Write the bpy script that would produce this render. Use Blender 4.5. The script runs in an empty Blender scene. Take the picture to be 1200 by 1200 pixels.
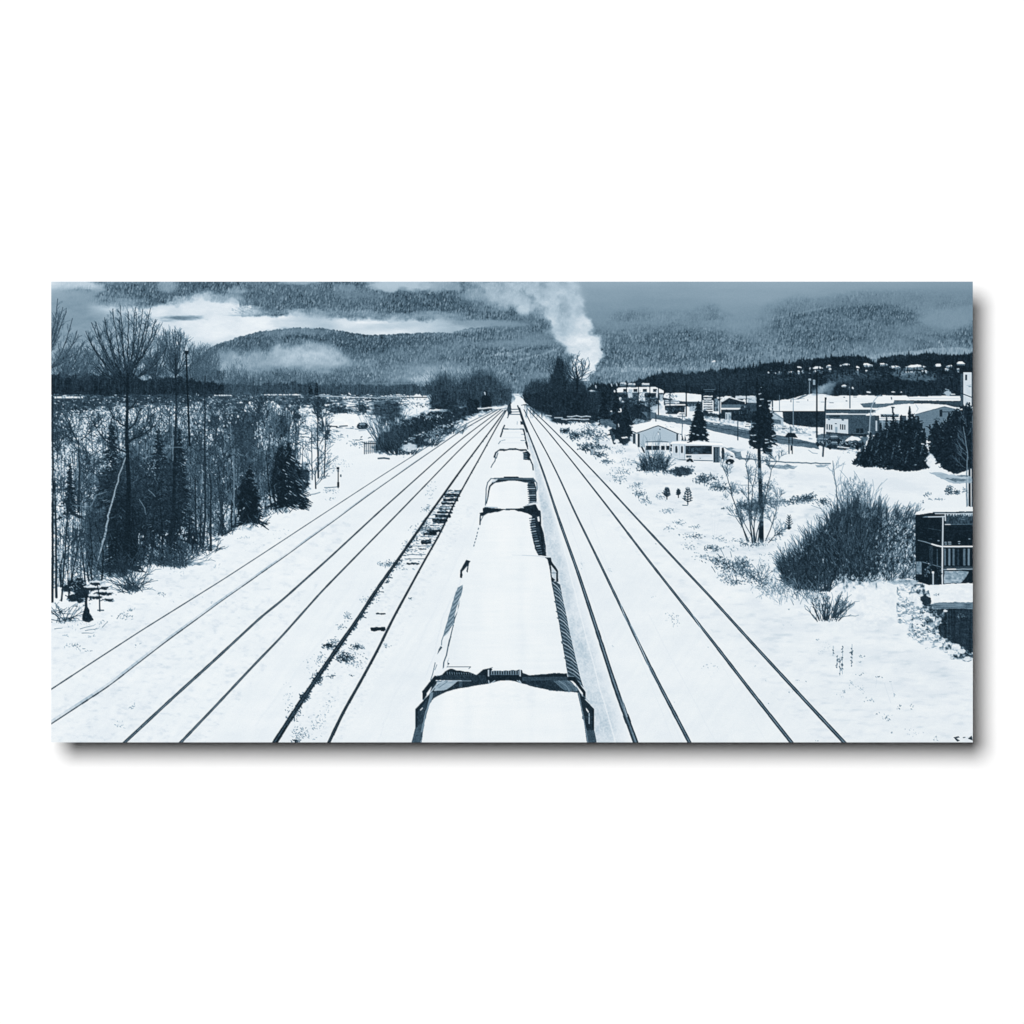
# A snow scene printed on a thin panel that hangs off a white wall.
# The panel is one thing; every item of its printed picture is a flat part of it.
import math
import numpy as np

# ---------------------------------------------------------------- printing core
K = 3                                   # dots per millimetre of print while composing
PX, PY, PW, PH = 60, 330, 1080, 540     # where the print sits on the 1200 x 1200 mm wall piece
H, W = PH * K, PW * K
INK = np.full((H, W), 0.93, np.float32)     # luminance of the ink, 0..1
OWN = np.zeros((H, W), np.int16)            # which pictured item every dot belongs to
ITEMS = []
rng = np.random.default_rng(11)


def item(name, label=None, parent=None, group=None, kind=None):
    ITEMS.append(dict(name=name, label=label, parent=parent, group=group, kind=kind))
    return len(ITEMS) - 1


def rect(x0, y0, x1, y1):
    a = max(0, int(math.floor((x0 - PX) * K))); b = min(W, int(math.ceil((x1 - PX) * K)) + 1)
    c = max(0, int(math.floor((y0 - PY) * K))); d = min(H, int(math.ceil((y1 - PY) * K)) + 1)
    if a >= b or c >= d:
        return None
    return a, b, c, d


def grids(r):
    a, b, c, d = r
    X = (np.arange(a, b, dtype=np.float32) + .5) / K + PX
    Y = (np.arange(c, d, dtype=np.float32) + .5) / K + PY
    return X[None, :], Y[:, None]


def vnoise(X, Y, sx, sy, seed):
    x = X / sx + 1000.0; y = Y / sy + 1000.0
    ix = np.floor(x).astype(np.int64); iy = np.floor(y).astype(np.int64)
    fx = x - ix; fy = y - iy
    fx = fx * fx * (3 - 2 * fx); fy = fy * fy * (3 - 2 * fy)

    def h(i, j):
        n = (i * 374761393 + j * 668265263 + seed * 974711) & 0xffffffff
        n = ((n ^ (n >> 13)) * 1274126177) & 0xffffffff
        return ((n ^ (n >> 16)) & 0xffff).astype(np.float32) / 32767.5 - 1.0
    n00 = h(ix, iy); n10 = h(ix + 1, iy); n01 = h(ix, iy + 1); n11 = h(ix + 1, iy + 1)
    return ((n00 * (1 - fx) + n10 * fx) * (1 - fy) + (n01 * (1 - fx) + n11 * fx) * fy).astype(np.float32)


def fbm(X, Y, sx, sy, seed, octs=4, gain=.5):
    s = 0; a = 1.0; tot = 0
    for o in range(octs):
        s = s + a * vnoise(X, Y, sx / 2 ** o, sy / 2 ** o, seed + 17 * o)
        tot += a; a *= gain
    return s / tot


def sstep(v, lo, hi):
    t = np.clip((v - lo) / (hi - lo), 0, 1)
    return t * t * (3 - 2 * t)


def put(r, m, t, i, thr=.5):
    a, b, c, d = r
    v = INK[c:d, a:b]
    v += (t - v) * m
    if i is not None:
        o = OWN[c:d, a:b]
        o[np.broadcast_to(m > thr, o.shape)] = i


def inside(pts, X, Y):
    res = np.zeros((Y.shape[0], X.shape[1]), bool)
    n = len(pts)
    for k in range(n):
        x1, y1 = pts[k]; x2, y2 = pts[(k + 1) % n]
        if y1 == y2:
            continue
        c = ((y1 > Y) != (y2 > Y))
        xc = (x2 - x1) * (Y - y1) / (y2 - y1) + x1
        res ^= c & (X < xc)
    return res


def rough(pts, jit, step=4.0, closed=True):
    out = []
    n = len(pts)
    for k in range(n if closed else n - 1):
        p = pts[k]; q = pts[(k + 1) % n]
        L_ = math.hypot(q[0] - p[0], q[1] - p[1]); m = max(1, int(L_ / step))
        for s in range(m):
            f = s / m
            out.append((p[0] + (q[0] - p[0]) * f + rng.normal(0, jit), p[1] + (q[1] - p[1]) * f + rng.normal(0, jit)))
    if not closed:
        out.append(pts[-1])
    return out


def P(pts, t, i, a=1.0, jit=0, step=3.0, tex=None, seed=5):
    """filled polygon; tex = (amplitude, size_x, size_y)"""
    if jit:
        pts = rough(pts, jit, step)
    xs = [p[0] for p in pts]; ys = [p[1] for p in pts]
    r = rect(min(xs), min(ys), max(xs), max(ys))
    if r is None:
        return
    X, Y = grids(r)
    m = inside(pts, X, Y).astype(np.float32) * a
    if callable(t):
        t = t(X, Y)
    if tex:
        t = t + tex[0] * fbm(X, Y, tex[1], tex[2], seed, 3)
    put(r, m, t, i, .4 * a if a < 1 else .5)


def R(x0, y0, x1, y1, t, i, **k):
    P([(x0, y0), (x1, y0), (x1, y1), (x0, y1)], t, i, **k)


def S(x1, y1, x2, y2, w1, w2, t, i, a=1.0):
    """one tapered stroke"""
    if max(w1, w2) < .5:
        a = a * max(w1, w2) / .5
        w1 = w2 = .5
    w = max(w1, w2)
    r = rect(min(x1, x2) - w, min(y1, y2) - w, max(x1, x2) + w, max(y1, y2) + w)
    if r is None:
        return
    X, Y = grids(r)
    dx = x2 - x1; dy = y2 - y1; l2 = dx * dx + dy * dy + 1e-9
    u = np.clip(((X - x1) * dx + (Y - y1) * dy) / l2, 0, 1)
    dist = np.sqrt((X - x1 - u * dx) ** 2 + (Y - y1 - u * dy) ** 2)
    m = np.clip((w1 + (w2 - w1) * u) * .5 - dist, -.17, .17) * 3 + .5
    put(r, np.clip(m, 0, 1) * a, t, i, .3)


def L(pts, w, t, i, a=1.0, jit=0, step=5.0):
    if jit:
        n0 = len(pts)
        pts = rough(pts, jit, step, closed=False)
    n = len(pts) - 1
    w0, w1 = (w if isinstance(w, tuple) else (w, w))
    for k in range(n):
        S(*pts[k], *pts[k + 1], w0 + (w1 - w0) * k / n, w0 + (w1 - w0) * (k + 1) / n, t, i, a)


def blob(cx, cy, rx, ry, t, i, a=1.0, amp=.5, sc=None, hard=.15, seed=1, ang=0, tex=0, octs=4):
    """ragged soft patch: cloud puff, foliage mass, drift"""
    g = 1.0 + amp
    e = max(rx, ry) if ang else None
    r = rect(cx - (e or rx) * g, cy - (e or ry) * g, cx + (e or rx) * g, cy + (e or ry) * g)
    if r is None:
        return
    X, Y = grids(r)
    sc = sc or (rx * .5, ry * .5)
    n = fbm(X, Y, sc[0], sc[1], seed, octs)
    ca, sa = math.cos(ang), math.sin(ang)
    U = (X - cx) * ca + (Y - cy) * sa; V = -(X - cx) * sa + (Y - cy) * ca
    d = 1 - np.sqrt((U / rx) ** 2 + (V / ry) ** 2) + amp * n
    m = sstep(d, -hard, hard) * a
    if tex:
        t = t + tex * fbm(X, Y, 2.2, 2.2, seed + 3, 2)
    put(r, m, t, i, .45)


def specks(cx, cy, rx, ry, n, size, t, i, a=.9, elong=1.5, ang=0.0, spread=.5, thr_own=True):
    for _ in range(n):
        u, v = rng.normal(0, spread, 2)
        if u * u + v * v > 1.6:
            continue
        x = cx + u * rx; y = cy + v * ry
        l = size * rng.uniform(.2, 1.3) * elong * .75; th = ang + rng.normal(0, .9)
        tt = t + rng.normal(0, .07)
        S(x, y, x + l * math.cos(th), y + l * math.sin(th), size * rng.uniform(.5, 1), size * .4, tt, i if thr_own else None, a * rng.uniform(.5, 1))


def grow(x, y, ang, ln, w, t, i, depth, spread=.45, curl=.12, up=.15, shrink=.74, kids=2, a=1.0, wmin=.45):
    """branching bare wood; ang measured from straight up"""
    n = 3
    for k in range(n):
        ang += rng.normal(0, curl); ang *= (1 - up * .3)
        x2 = x + math.sin(ang) * ln / n; y2 = y - math.cos(ang) * ln / n
        w2 = w * (1 - .28 / n)
        S(x, y, x2, y2, max(w, wmin), max(w2, wmin), t, i, a)
        x, y, w = x2, y2, w2
        if depth > 0 and k < n - 1 and rng.random() < .75:
            s = 1 if rng.random() < .5 else -1
            grow(x, y, ang + s * spread * rng.uniform(.8, 1.4), ln * shrink * rng.uniform(.55, .85), w * .55, t, i, depth - 1, spread, curl, up, shrink, kids, a, wmin)
    if depth > 0:
        for k in range(kids):
            s = (k - (kids - 1) / 2) * 2 / max(kids - 1, 1)
            grow(x, y, ang + s * spread * rng.uniform(.5, 1.1), ln * shrink * rng.uniform(.8, 1.1), w * .68, t, i, depth - 1, spread, curl, up, shrink, kids, a, wmin)


def bush(cx, yb, rx, h, n, t, i, w=.7, fan=.9, tw=.12, a=.95):
    """many thin stems rising from a short base line"""
    for _ in range(n):
        u = rng.uniform(-1, 1)
        x = cx + u * rx * .45; y = yb + rng.normal(0, h * .03)
        ang = u * fan * .7 + rng.normal(0, .22); ln = h * rng.uniform(.45, 1.0) / 5 * (1 - .25 * abs(u))
        tt = t + rng.normal(0, .05); ww = w * rng.uniform(.7, 1.2)
        for k in range(5):
            ang += rng.normal(0, tw)
            x2 = x + math.sin(ang) * ln; y2 = y - math.cos(ang) * ln
            S(x, y, x2, y2, ww, ww * .85, tt, i, a)
            if k > 1 and rng.random() < .6:
                b = ang + rng.choice([-1, 1]) * rng.uniform(.3, .7)
                S(x2, y2, x2 + math.sin(b) * ln * .9, y2 - math.cos(b) * ln * .9, ww * .7, ww * .5, tt, i, a)
            x, y, ww = x2, y2, ww * .85


def conifer(cx, yb, yt, hw, t, i, trunk=None, snow=.25, dens=1.0, droop=.35, ragged=.35, tex=1.0):
    h = yb - yt
    L([(cx, yb + 2), (cx, yt)], (max(1.2, hw * .12), .6), t, i)
    lv = max(6, int(h / 2.2 * dens))
    for k in range(lv):
        f = k / (lv - 1.0)
        y = yt + f * h
        wd = hw * (f ** .8) * rng.uniform(1 - ragged, 1.05) + .8
        for s in (-1, 1):
            m = max(2, int(3 + wd / 3))
            for j in range(m):
                q = (j + rng.random()) / m
                x1 = cx + s * wd * q * .75; l = wd * rng.uniform(.25, .55)
                y1 = y + q * wd * droop + rng.normal(0, .8)
                tt = t + rng.normal(0, .035)
                S(x1, y1, x1 + s * l, y1 + l * (droop + rng.normal(0, .2)), 1.9 * tex, .8 * tex, tt, i)
                if rng.random() < snow:
                    S(x1, y1 - 1.0, x1 + s * l * .6, y1 - 1.0 + l * droop * .6, .8, .5, rng.uniform(.45, .85), i, .8)
            if wd > 3:
                P([(cx - .3 * s, y - 2), (cx + s * wd * .6, y + wd * droop * .5), (cx + s * wd * .45, y + wd * droop * .5 + 2.5), (cx, y + 3)], t + rng.normal(0, .02), i, a=.9)


def interp_grid(rows, X, Y):
    """rows: {y: [(x, v), ...]} -> smooth field"""
    ys = sorted(rows)
    xs = X[0] if X.shape[0] == 1 else X
    tab = np.array([np.interp(np.broadcast_to(xs, xs.shape), [p[0] for p in rows[y]], [p[1] for p in rows[y]]) for y in ys])
    yy = Y[:, 0]
    j = np.clip(np.searchsorted(ys, yy) - 1, 0, len(ys) - 2)
    f = np.clip((yy - np.array(ys)[j]) / (np.array(ys)[j + 1] - np.array(ys)[j]), 0, 1)
    f = f * f * (3 - 2 * f)
    return (tab[j] * (1 - f)[:, None] + tab[j + 1] * f[:, None]).astype(np.float32)


def curve(pts, X):
    return np.interp(X[0], [p[0] for p in pts], [p[1] for p in pts])[None, :].astype(np.float32)
# ---------------------------------------------------------------- the printed picture, far to near
i_ground = item('snow_ground', 'white snow covering the rail yard and banks', kind='structure')
i_hill = item('mountain_forest', 'snow dusted forested mountain slopes', kind='structure')
i_cloud = item('cloud_bank', 'bright cloud bank lying along the slope')
i_over = item('overcast_sky', 'grey low overcast above the right slope', kind='structure')
i_mist = item('mist_patch', 'pale mist drifting over the near hill')
i_plume = item('steam_plume', 'white steam plume rising behind the bare tree')


def forest(x0, y0, x1, y1, n, hmin, hmax, lo, hi, seed, dark=.5):
    """field of small snow-dusted conifers"""
    r = rect(x0, y0, x1, y1); X, Y = grids(r)
    F = np.full((r[3] - r[2], r[1] - r[0]), (lo + hi) / 2 - .05, np.float32)
    F += .05 * fbm(X, Y, 1.6, 2.6, seed, 2)
    g = np.random.default_rng(seed)
    ys = np.sort(g.uniform(0, F.shape[0], n)); xs = g.uniform(-3, F.shape[1] + 3, n)
    for k in range(n):
        hh = g.uniform(hmin, hmax) * K; ww = hh * g.uniform(.5, .8)
        yb = int(ys[k]); yt = int(yb - hh); xa = int(xs[k] - ww / 2); xb = int(xs[k] + ww / 2) + 1
        c0 = max(yt, 0); c1 = min(yb, F.shape[0]); a0 = max(xa, 0); a1 = min(xb, F.shape[1])
        if c0 >= c1 or a0 >= a1:
            continue
        yy = (np.arange(c0, c1) - yt)[:, None] / hh; xx = (np.arange(a0, a1) - xs[k])[None, :] / (ww / 2)
        m = np.abs(xx) < yy
        v = g.normal(0, .065)
        val = (hi + lo) / 2 + v + (hi - lo) * .5 * np.clip(-xx * 1.6 + .1, -1, 1) - .05 * (yy > .8)
        sub = F[c0:c1, a0:a1]
        sub[m] = (sub * .2 + val * .8)[m]
    return r, X, Y, F


def far_scene():
    r, X, Y, F = forest(60, 328, 1142, 474, 30000, 2.4, 5.4, .31, .55, 3)
    big = fbm(X, Y, 60, 22, 21, 4)
    mean = interp_grid({
        335: [(60, .5), (150, .44), (300, .44), (420, .45), (540, .42), (620, .42), (720, .5), (1140, .47)],
        360: [(60, .45), (180, .42), (270, .46), (330, .43), (450, .41), (560, .42), (620, .40), (720, .45), (900, .40), (1040, .38), (1140, .43)],
        395: [(60, .4), (290, .36), (340, .42), (400, .38), (460, .37), (540, .43), (620, .44), (720, .44), (850, .45), (960, .44), (1140, .42)],
        418: [(60, .4), (400, .43), (470, .43), (540, .43), (600, .44), (650, .45), (720, .46), (840, .47), (960, .48), (1140, .52)],
        440: [(60, .4), (400, .45), (470, .5), (500, .58), (530, .55), (600, .46), (650, .47), (700, .5), (780, .55), (860, .5), (1140, .5)],
        470: [(60, .35), (400, .4), (600, .5), (700, .5), (1140, .4)]}, X, Y)
    con = np.clip(.8 - .6 * big + .5 * fbm(X, Y, 14, 6, 9, 3), .25, 1.5)
    T = mean + .02 + (F - .43) * con * 1.05 + .075 * big + .06 * fbm(X, Y, 14, 6, 12, 4) + .03 * fbm(X, Y, 3, 2.5, 14, 2)
    # snowy logging cuts
    for (cx, cy, rx, ry, am) in [(286, 363, 19, 6, .38), (278, 340, 14, 5, .12), (545, 388, 40, 3, .10), (600, 415, 30, 3, .1), (735, 433, 35, 4, .1), (500, 444, 24, 5, .1), (420, 425, 30, 6, .06)]:
        d = 1 - np.sqrt(((X - cx) / rx) ** 2 + ((Y - cy) / ry) ** 2) + .4 * fbm(X, Y, 6, 3, int(cx), 3)
        T = T + am * sstep(d, 0, .5)
    # faint bench roads
    for pts in ([(560, 419), (600, 413), (625, 405)], [(905, 374), (940, 366), (970, 360)], [(600, 424), (640, 414), (660, 405)]):
        yy = curve([(pts[0][0] - 1, -999)] + pts + [(pts[-1][0] + 1, -999)], X)
        T = T + .12 * np.exp(-((Y - yy) / 1.2) ** 2)
    put(r, np.ones_like(T), T, i_hill)
    g = np.random.default_rng(77)
    bands = [([(378, 388), (400, 390), (420, 394), (450, 395), (500, 393), (545, 388), (600, 384)], 14, 620), ([(250, 404), (300, 392), (340, 388), (380, 392)], 12, 240), ([(110, 350), (200, 348), (270, 345), (330, 358), (420, 352), (500, 358), (600, 365)], 18, 760),
             ([(400, 362), (520, 366)], 8, 160), ([(860, 386), (900, 372), (960, 362), (1040, 356), (1130, 366)], 30, 800), ([(540, 398), (640, 392), (660, 400)], 30, 420), ([(710, 398), (800, 384), (880, 392), (1000, 392)], 30, 420), ([(600, 425), (700, 415), (860, 412)], 14, 240)]
    for pts, dy, n in bands:
        for _ in range(n):
            x = g.uniform(pts[0][0], pts[-1][0]); y = np.interp(x, [p[0] for p in pts], [p[1] for p in pts]) + dy * g.random() ** 1.3
            h = g.uniform(3.5, 8); t = .33 + g.normal(0, .04)
            P([(x - h * .17, y + h * .5), (x, y - h * .5), (x + h * .17, y + h * .5)], t, None, a=.5)
            if g.random() < .6: S(x - h * .2, y, x - h * .08, y - h * .3, .8, .6, .66, None, .6)

    # ---- cloud bank between the upper slope and the near ridge
    U = curve([(60, 318), (75, 338), (88, 347), (110, 351), (128, 357), (150, 359), (170, 358), (188, 357), (200, 354), (213, 353), (224, 352), (236, 347), (246, 351), (262, 353), (272, 350), (280, 354), (283, 370), (305, 370),
               (325, 370), (345, 367), (362, 369), (390, 372), (432, 373), (480, 373), (520, 373), (545, 378), (620, 379), (640, 383), (700, 400)], X)
    U = U + 3.2 * fbm(X, Y, 11, 9, 41, 4)
    Rg = curve([(60, 450), (200, 450), (225, 425), (245, 408), (258, 402), (280, 395), (300, 389.5), (318, 387), (335, 385), (355, 384), (380, 385), (400, 388), (418, 391.5), (440, 393), (452, 392), (475, 391), (500, 390), (530, 390), (545, 385), (575, 383), (600, 381), (640, 380), (700, 380)], X)
    Rg = Rg + .8 * vnoise(X, Y * 0, 1.6, 1, 5) + .6 * vnoise(X, Y * 0, 4, 1, 6)
    usoft = curve([(60, 6), (180, 2.2), (300, 1.6), (440, 1.8), (520, 3), (600, 5), (700, 6)], X)
    usoft = usoft * (1.3 + .9 * fbm(X, Y, 22, 10, 43, 3)) + .3
    m = sstep(Y - U + 2.2 * fbm(X, Y, 4, 3, 44, 3), -usoft, usoft * 1.5) * sstep(Rg - Y, -.5, .9) * sstep(700 - X, 40, 130)
    tone = interp_grid({
        330: [(60, .90), (80, .84), (110, .7), (140, .62), (200, .6), (500, .7)],
        345: [(60, .66), (90, .60), (120, .62), (160, .7), (200, .8), (240, .86), (330, .88), (400, .8), (700, .6)],
        360: [(60, .60), (100, .58), (118, .72), (135, .84), (160, .88), (200, .86), (240, .90), (280, .88), (330, .88), (400, .8), (700, .6)],
        371: [(60, .58), (100, .57), (130, .62), (160, .76), (185, .86), (200, .82), (250, .9), (300, .9), (335, .93), (350, .86), (375, .74), (400, .86), (425, .90), (450, .84), (500, .80), (540, .70), (590, .64), (640, .52)],
        382: [(60, .58), (100, .58), (150, .66), (185, .84), (240, .90), (300, .91), (345, .86), (380, .74), (405, .84), (440, .82), (470, .80), (500, .80), (540, .70), (590, .60), (640, .50)],
        391: [(60, .60), (100, .60), (150, .68), (200, .84), (260, .92), (300, .91), (345, .84), (380, .74), (405, .82), (440, .90), (470, .88), (500, .78), (540, .66), (590, .56), (640, .48)],
        410: [(60, .64), (120, .66), (180, .72), (220, .76), (260, .78), (400, .7), (700, .5)],
        440: [(60, .70), (120, .72), (200, .74), (260, .7), (700, .5)]}, X, Y)
    n = fbm(X, Y, 30, 9, 51, 5)
    tone = tone + .05 * n + .025 * fbm(X, Y, 9, 4, 77, 3)
    # grey shadowed streak inside the cloud
    for (cx, cy, rx, ry, am) in [(214, 372.5, 26, 3.4, -.34), (195, 376, 14, 2, -.15), (150, 352, 20, 3, .0), (285, 369.5, 22, 1.6, -.2), (345, 376, 25, 2.2, -.05), (440, 378, 30, 2, .05)]:
        d = 1 - np.sqrt(((X - cx) / rx) ** 2 + ((Y - cy) / ry) ** 2) + .5 * fbm(X, Y, 9, 3, int(cx) + 7, 3)
        tone = tone + am * sstep(d, -.2, .8)
    put(r, m, tone, i_cloud)

    # ---- bright patch of cleared slope
    blob(287, 364, 18, 5.5, .84, i_hill, .8, .45, (7, 3), .5, 91, tex=.12)
    for _ in range(70):
        x = rng.normal(289, 9); y = rng.normal(363.5, 2.6); S(x, y, x + rng.uniform(1, 3.5), y + rng.uniform(0, 1.2), .6, .5, .55, None, .6)

    # ---- overcast on the right
    C = curve([(60, 300), (560, 300), (640, 345), (680, 392), (700, 384), (722, 374), (760, 371), (800, 371), (835, 366), (862, 376), (885, 378), (900, 362), (925, 354), (960, 352), (1000, 350), (1040, 347), (1075, 351), (1100, 357), (1140, 358)], X)
    C = C + 9 * fbm(X, Y, 26, 12, 61, 4)
    m = 1 - sstep(Y - C, -13, 11)
    tone = interp_grid({330: [(560, .62), (700, .635), (800, .63), (900, .64), (1000, .615), (1060, .60), (1140, .59)],
                        345: [(560, .6), (700, .59), (800, .595), (900, .61), (1000, .575), (1060, .55), (1140, .54)],
                        365: [(560, .6), (700, .555), (760, .56), (860, .585), (900, .56), (1000, .52), (1060, .50), (1140, .52)],
                        400: [(560, .5), (700, .50), (1140, .5)]}, X, Y) + .02 * fbm(X, Y, 50, 8, 8, 4)
    put(r, m * sstep(X, 600, 690), tone, i_over)
    mist = [(1108, 374, 34, 15, .575, .92, 11), (1135, 366, 22, 9, .57, .8, 12), (1075, 385, 30, 7, .52, .55, 13), (884, 386, 22, 9, .55, .5, 14),
            (876, 372, 26, 12, .57, .75, 15), (893, 398, 20, 5, .53, .45, 16), (745, 384, 50, 7, .52, .42, 17), (1060, 352, 50, 9, .52, .5, 18), (950, 358, 30, 8, .54, .4, 19),
            (640, 396, 24, 9, .52, .7, 20), (590, 403, 36, 4.5, .55, .5, 21), (570, 380, 40, 4, .6, .5, 22), (1010, 390, 30, 5, .5, .3, 23)]
    ML = ['large soft mist patch on the upper right slope', 'mist patch touching the right edge of the picture', 'mist hanging below the middle of the overcast', 'thin mist right behind the steam plume']
    for (cx, cy, rx, ry, t, a, sd) in mist:
        blob(cx, cy, rx, ry, t, item('mist_patch', ML.pop(0)) if a > .65 else None, a, .55, (rx * .45, ry * .6), .55, sd)
    for (cx, cy, rx, ry, t, a, sd) in [(478, 331, 42, 8, .76, .95, 31), (455, 336, 18, 6, .75, .85, 32), (520, 335, 22, 7, .66, .8, 33), (352, 328, 24, 5, .66, .9, 34), (405, 337, 14, 4, .58, .7, 35),
                                       (196, 334, 11, 8, .68, .7, 36), (114, 338, 9, 5, .68, .8, 37), (96, 346, 14, 7, .60, .8, 38), (72, 332, 36, 7, .84, .85, 39), (145, 330, 22, 3, .6, .5, 29),
                                       (425, 345, 30, 3, .5, .4, 28), (508, 368, 28, 3, .6, .5, 27), (280, 352, 12, 5, .68, .5, 26)]:
        blob(cx, cy, rx, ry, t, i_cloud, a, .5, (rx * .4, ry * .7), .45, sd)

    for k, (cx, cy, rx, ry, t, a) in enumerate([(150, 354, 16, 4, .72, .5), (214, 352, 12, 5, .84, .6), (238, 348, 12, 6, .86, .7), (262, 350, 16, 4, .78, .6), (275, 343, 9, 6, .62, .5), (300, 366, 22, 4, .74, .5), (345, 366, 14, 4, .8, .6), (372, 368, 22, 6, .72, .6), (350, 377, 26, 5, .78, .6),
                                              (430, 368, 24, 4, .72, .5), (470, 371, 22, 4, .74, .5), (505, 370, 14, 4, .66, .6), (530, 372, 16, 5, .64, .6), (560, 378, 30, 3, .62, .6), (595, 379, 30, 3, .58, .5), (345, 388, 26, 4, .6, .55), (322, 392, 14, 4, .52, .4), (375, 390, 16, 4, .56, .4), (100, 350, 20, 6, .6, .6), (80, 342, 20, 6, .64, .6),
                                              (585, 352, 26, 8, .62, .6), (555, 345, 20, 6, .62, .6), (620, 362, 10, 8, .6, .5), (540, 404, 24, 3, .55, .4), (612, 401, 30, 3.5, .57, .5), (628, 412, 18, 2, .52, .4), (770, 376, 24, 6, .58, .6), (820, 378, 26, 6, .56, .6), (720, 380, 20, 8, .57, .6), (700, 394, 14, 7, .52, .5),
                                              (905, 368, 14, 6, .56, .5), (940, 358, 22, 6, .56, .5), (985, 354, 26, 5, .54, .5), (1030, 352, 22, 4, .53, .5), (1075, 358, 18, 7, .54, .5), (1085, 370, 14, 8, .56, .5), (1130, 352, 20, 7, .54, .6), (865, 385, 20, 8, .57, .6), (1000, 378, 18, 3, .5, .4), (1060, 386, 26, 3.5, .53, .4)]):
        blob(cx, cy, rx, ry, t, None, a, .7, (rx * .4, ry * .6), .7, 900 + k)

    # ---- mist over the near left hill
    r2 = rect(225, 396, 425, 442); X2, Y2 = grids(r2)
    top = curve([(225, 405), (245, 408), (262, 409), (285, 411), (300, 405), (312, 410), (325, 403), (340, 402), (352, 396), (362, 397), (380, 401), (396, 406), (408, 414), (416, 424), (425, 440)], X2) + 6.5 * fbm(X2, Y2, 13, 12, 71, 5, .6)
    bot = curve([(225, 440), (300, 437), (330, 434), (360, 436), (380, 437), (400, 432), (412, 428), (425, 420)], X2) + 4 * fbm(X2, Y2, 12, 6, 72, 3)
    m = sstep(Y2 - top, -5, 11) * sstep(bot - Y2, -7, 9) * (.85 + .2 * fbm(X2, Y2, 9, 6, 74, 3)) * sstep(X2, 226, 250)
    tn = .69 + .08 * fbm(X2, Y2, 26, 10, 73, 4) + .13 * np.exp(-((X2 - 365) / 40) ** 2 - ((Y2 - 416) / 12) ** 2)
    put(r2, m * .93, tn, i_mist)

    # ---- steam plume
    r3 = rect(545, 329, 712, 446); X3, Y3 = grids(r3)
    ball = [(682, 440, 12), (684, 428, 17), (686, 416, 20), (683, 404, 22), (678, 394, 22), (670, 383, 24), (663, 371, 26), (658, 358, 29), (653, 346, 33), (643, 336, 38), (618, 330, 36), (598, 332, 30), (583, 336, 22), (566, 332, 22), (612, 347, 22)]
    D = np.full((Y3.shape[0], X3.shape[1]), -9., np.float32)
    for (cx, cy, rr) in ball:
        D = np.maximum(D, (rr - np.sqrt((X3 - cx) ** 2 + (Y3 - cy) ** 2)) / 10)
    nn = fbm(X3, Y3, 15, 13, 81, 5, .55)
    softn = interp_grid({330: [(545, 1.3), (640, 1.0), (712, .9)], 380: [(545, .7), (712, .4)], 440: [(545, .22), (712, .2)]}, X3, Y3)
    m = sstep(D + 1.0 * nn, -softn + .15, softn + .15)
    tn = interp_grid({330: [(545, .73), (600, .77), (640, .75), (690, .72)], 360: [(545, .72), (640, .78), (690, .76)], 385: [(640, .78), (660, .77), (680, .84), (700, .85)],
                      405: [(640, .8), (665, .84), (680, .88), (705, .86)], 425: [(640, .9), (680, .93), (712, .85)], 446: [(640, .9), (712, .8)]}, X3, Y3)
    pf = fbm(X3, Y3, 12, 11, 83, 5, .55)
    tn = tn + .09 * pf + .05 * (np.roll(pf, 5, 0) - pf) * 3 - .05 * sstep(.5 - D, 0, .6)
    put(r3, m * np.clip(1 - .35 * sstep(400 - Y3, 0, 60) * sstep(-pf, -.1, .5), 0, 1) * interp_grid({330: [(545, .7), (640, .88), (712, .85)], 380: [(545, .95), (712, .97)], 440: [(545, 1), (712, 1)]}, X3, Y3), tn, i_plume)


far_scene()

# ---------------------------------------------------------------- ground tone
def ground():
    r = rect(60, 461, 1141, 871); X, Y = grids(r)
    far = sstep(Y, 461, 560)
    T = .930 + .018 * fbm(X, Y, 60, 18, 201, 4) + (.004 + .010 * (1 - far)) * fbm(X, Y, 2.2, 1.6, 202, 2) + .006 * fbm(X, Y, 9, 4, 205, 3)
    # the cleaner yard bed lies a little flatter than the shoulders
    T = T + .012 * fbm(X * .8 + Y * .55, Y, 5, 30, 203, 3) * sstep(Y, 560, 700)
    base = sstep(Y, 459.5, 463)
    put(r, np.broadcast_to(base, T.shape), T, i_ground)


ground()

# ---------------------------------------------------------------- middle distance tree lines
i_lwood = item('tree_line', 'dark wooded strip across the left plain', kind='stuff')


def wood_band(top, bottom, t, i, seed, rag=3.0, streak=.07, a=1.0, spike=1.0):
    x0 = top[0][0]; x1 = top[-1][0]
    r = rect(x0, min(p[1] for p in top) - 8, x1, max(p[1] for p in bottom) + 4)
    X, Y = grids(r)
    tp = curve(top, X) + rag * vnoise(X, Y * 0, 5, 1, seed) + spike * rag * .7 * np.abs(vnoise(X, Y * 0, 1.7, 1, seed + 1))
    bt = curve(bottom, X) + 1.2 * vnoise(X, Y * 0, 7, 1, seed + 2) + .8 * vnoise(X, Y * 0, 2, 1, seed + 4)
    m = sstep(Y - tp, -.7, 1.6) * (Y < bt)
    tt = t + streak * vnoise(X, Y, .9, 7, seed + 5) + streak * .6 * fbm(X, Y, 3, 3, seed + 6, 3) + .03 * fbm(X, Y, 25, 14, seed + 7, 2)
    put(r, m * a, tt, i)


def twig_haze(x0, x1, top, bot, n, t, i, a=.5, ln=9, w=.5, lean=.18):
    for _ in range(n):
        x = rng.uniform(x0, x1); f = rng.random()
        yt = np.interp(x, [p[0] for p in top], [p[1] for p in top]); yb = np.interp(x, [p[0] for p in bot], [p[1] for p in bot])
        y = yt + (yb - yt) * f
        an = rng.normal(0, lean); l = ln * rng.uniform(.5, 1.3)
        S(x, y, x + math.sin(an) * l, y - math.cos(an) * l * min(1, .35 + f), w, w * .8, t + rng.normal(0, .05), i, a)


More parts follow.
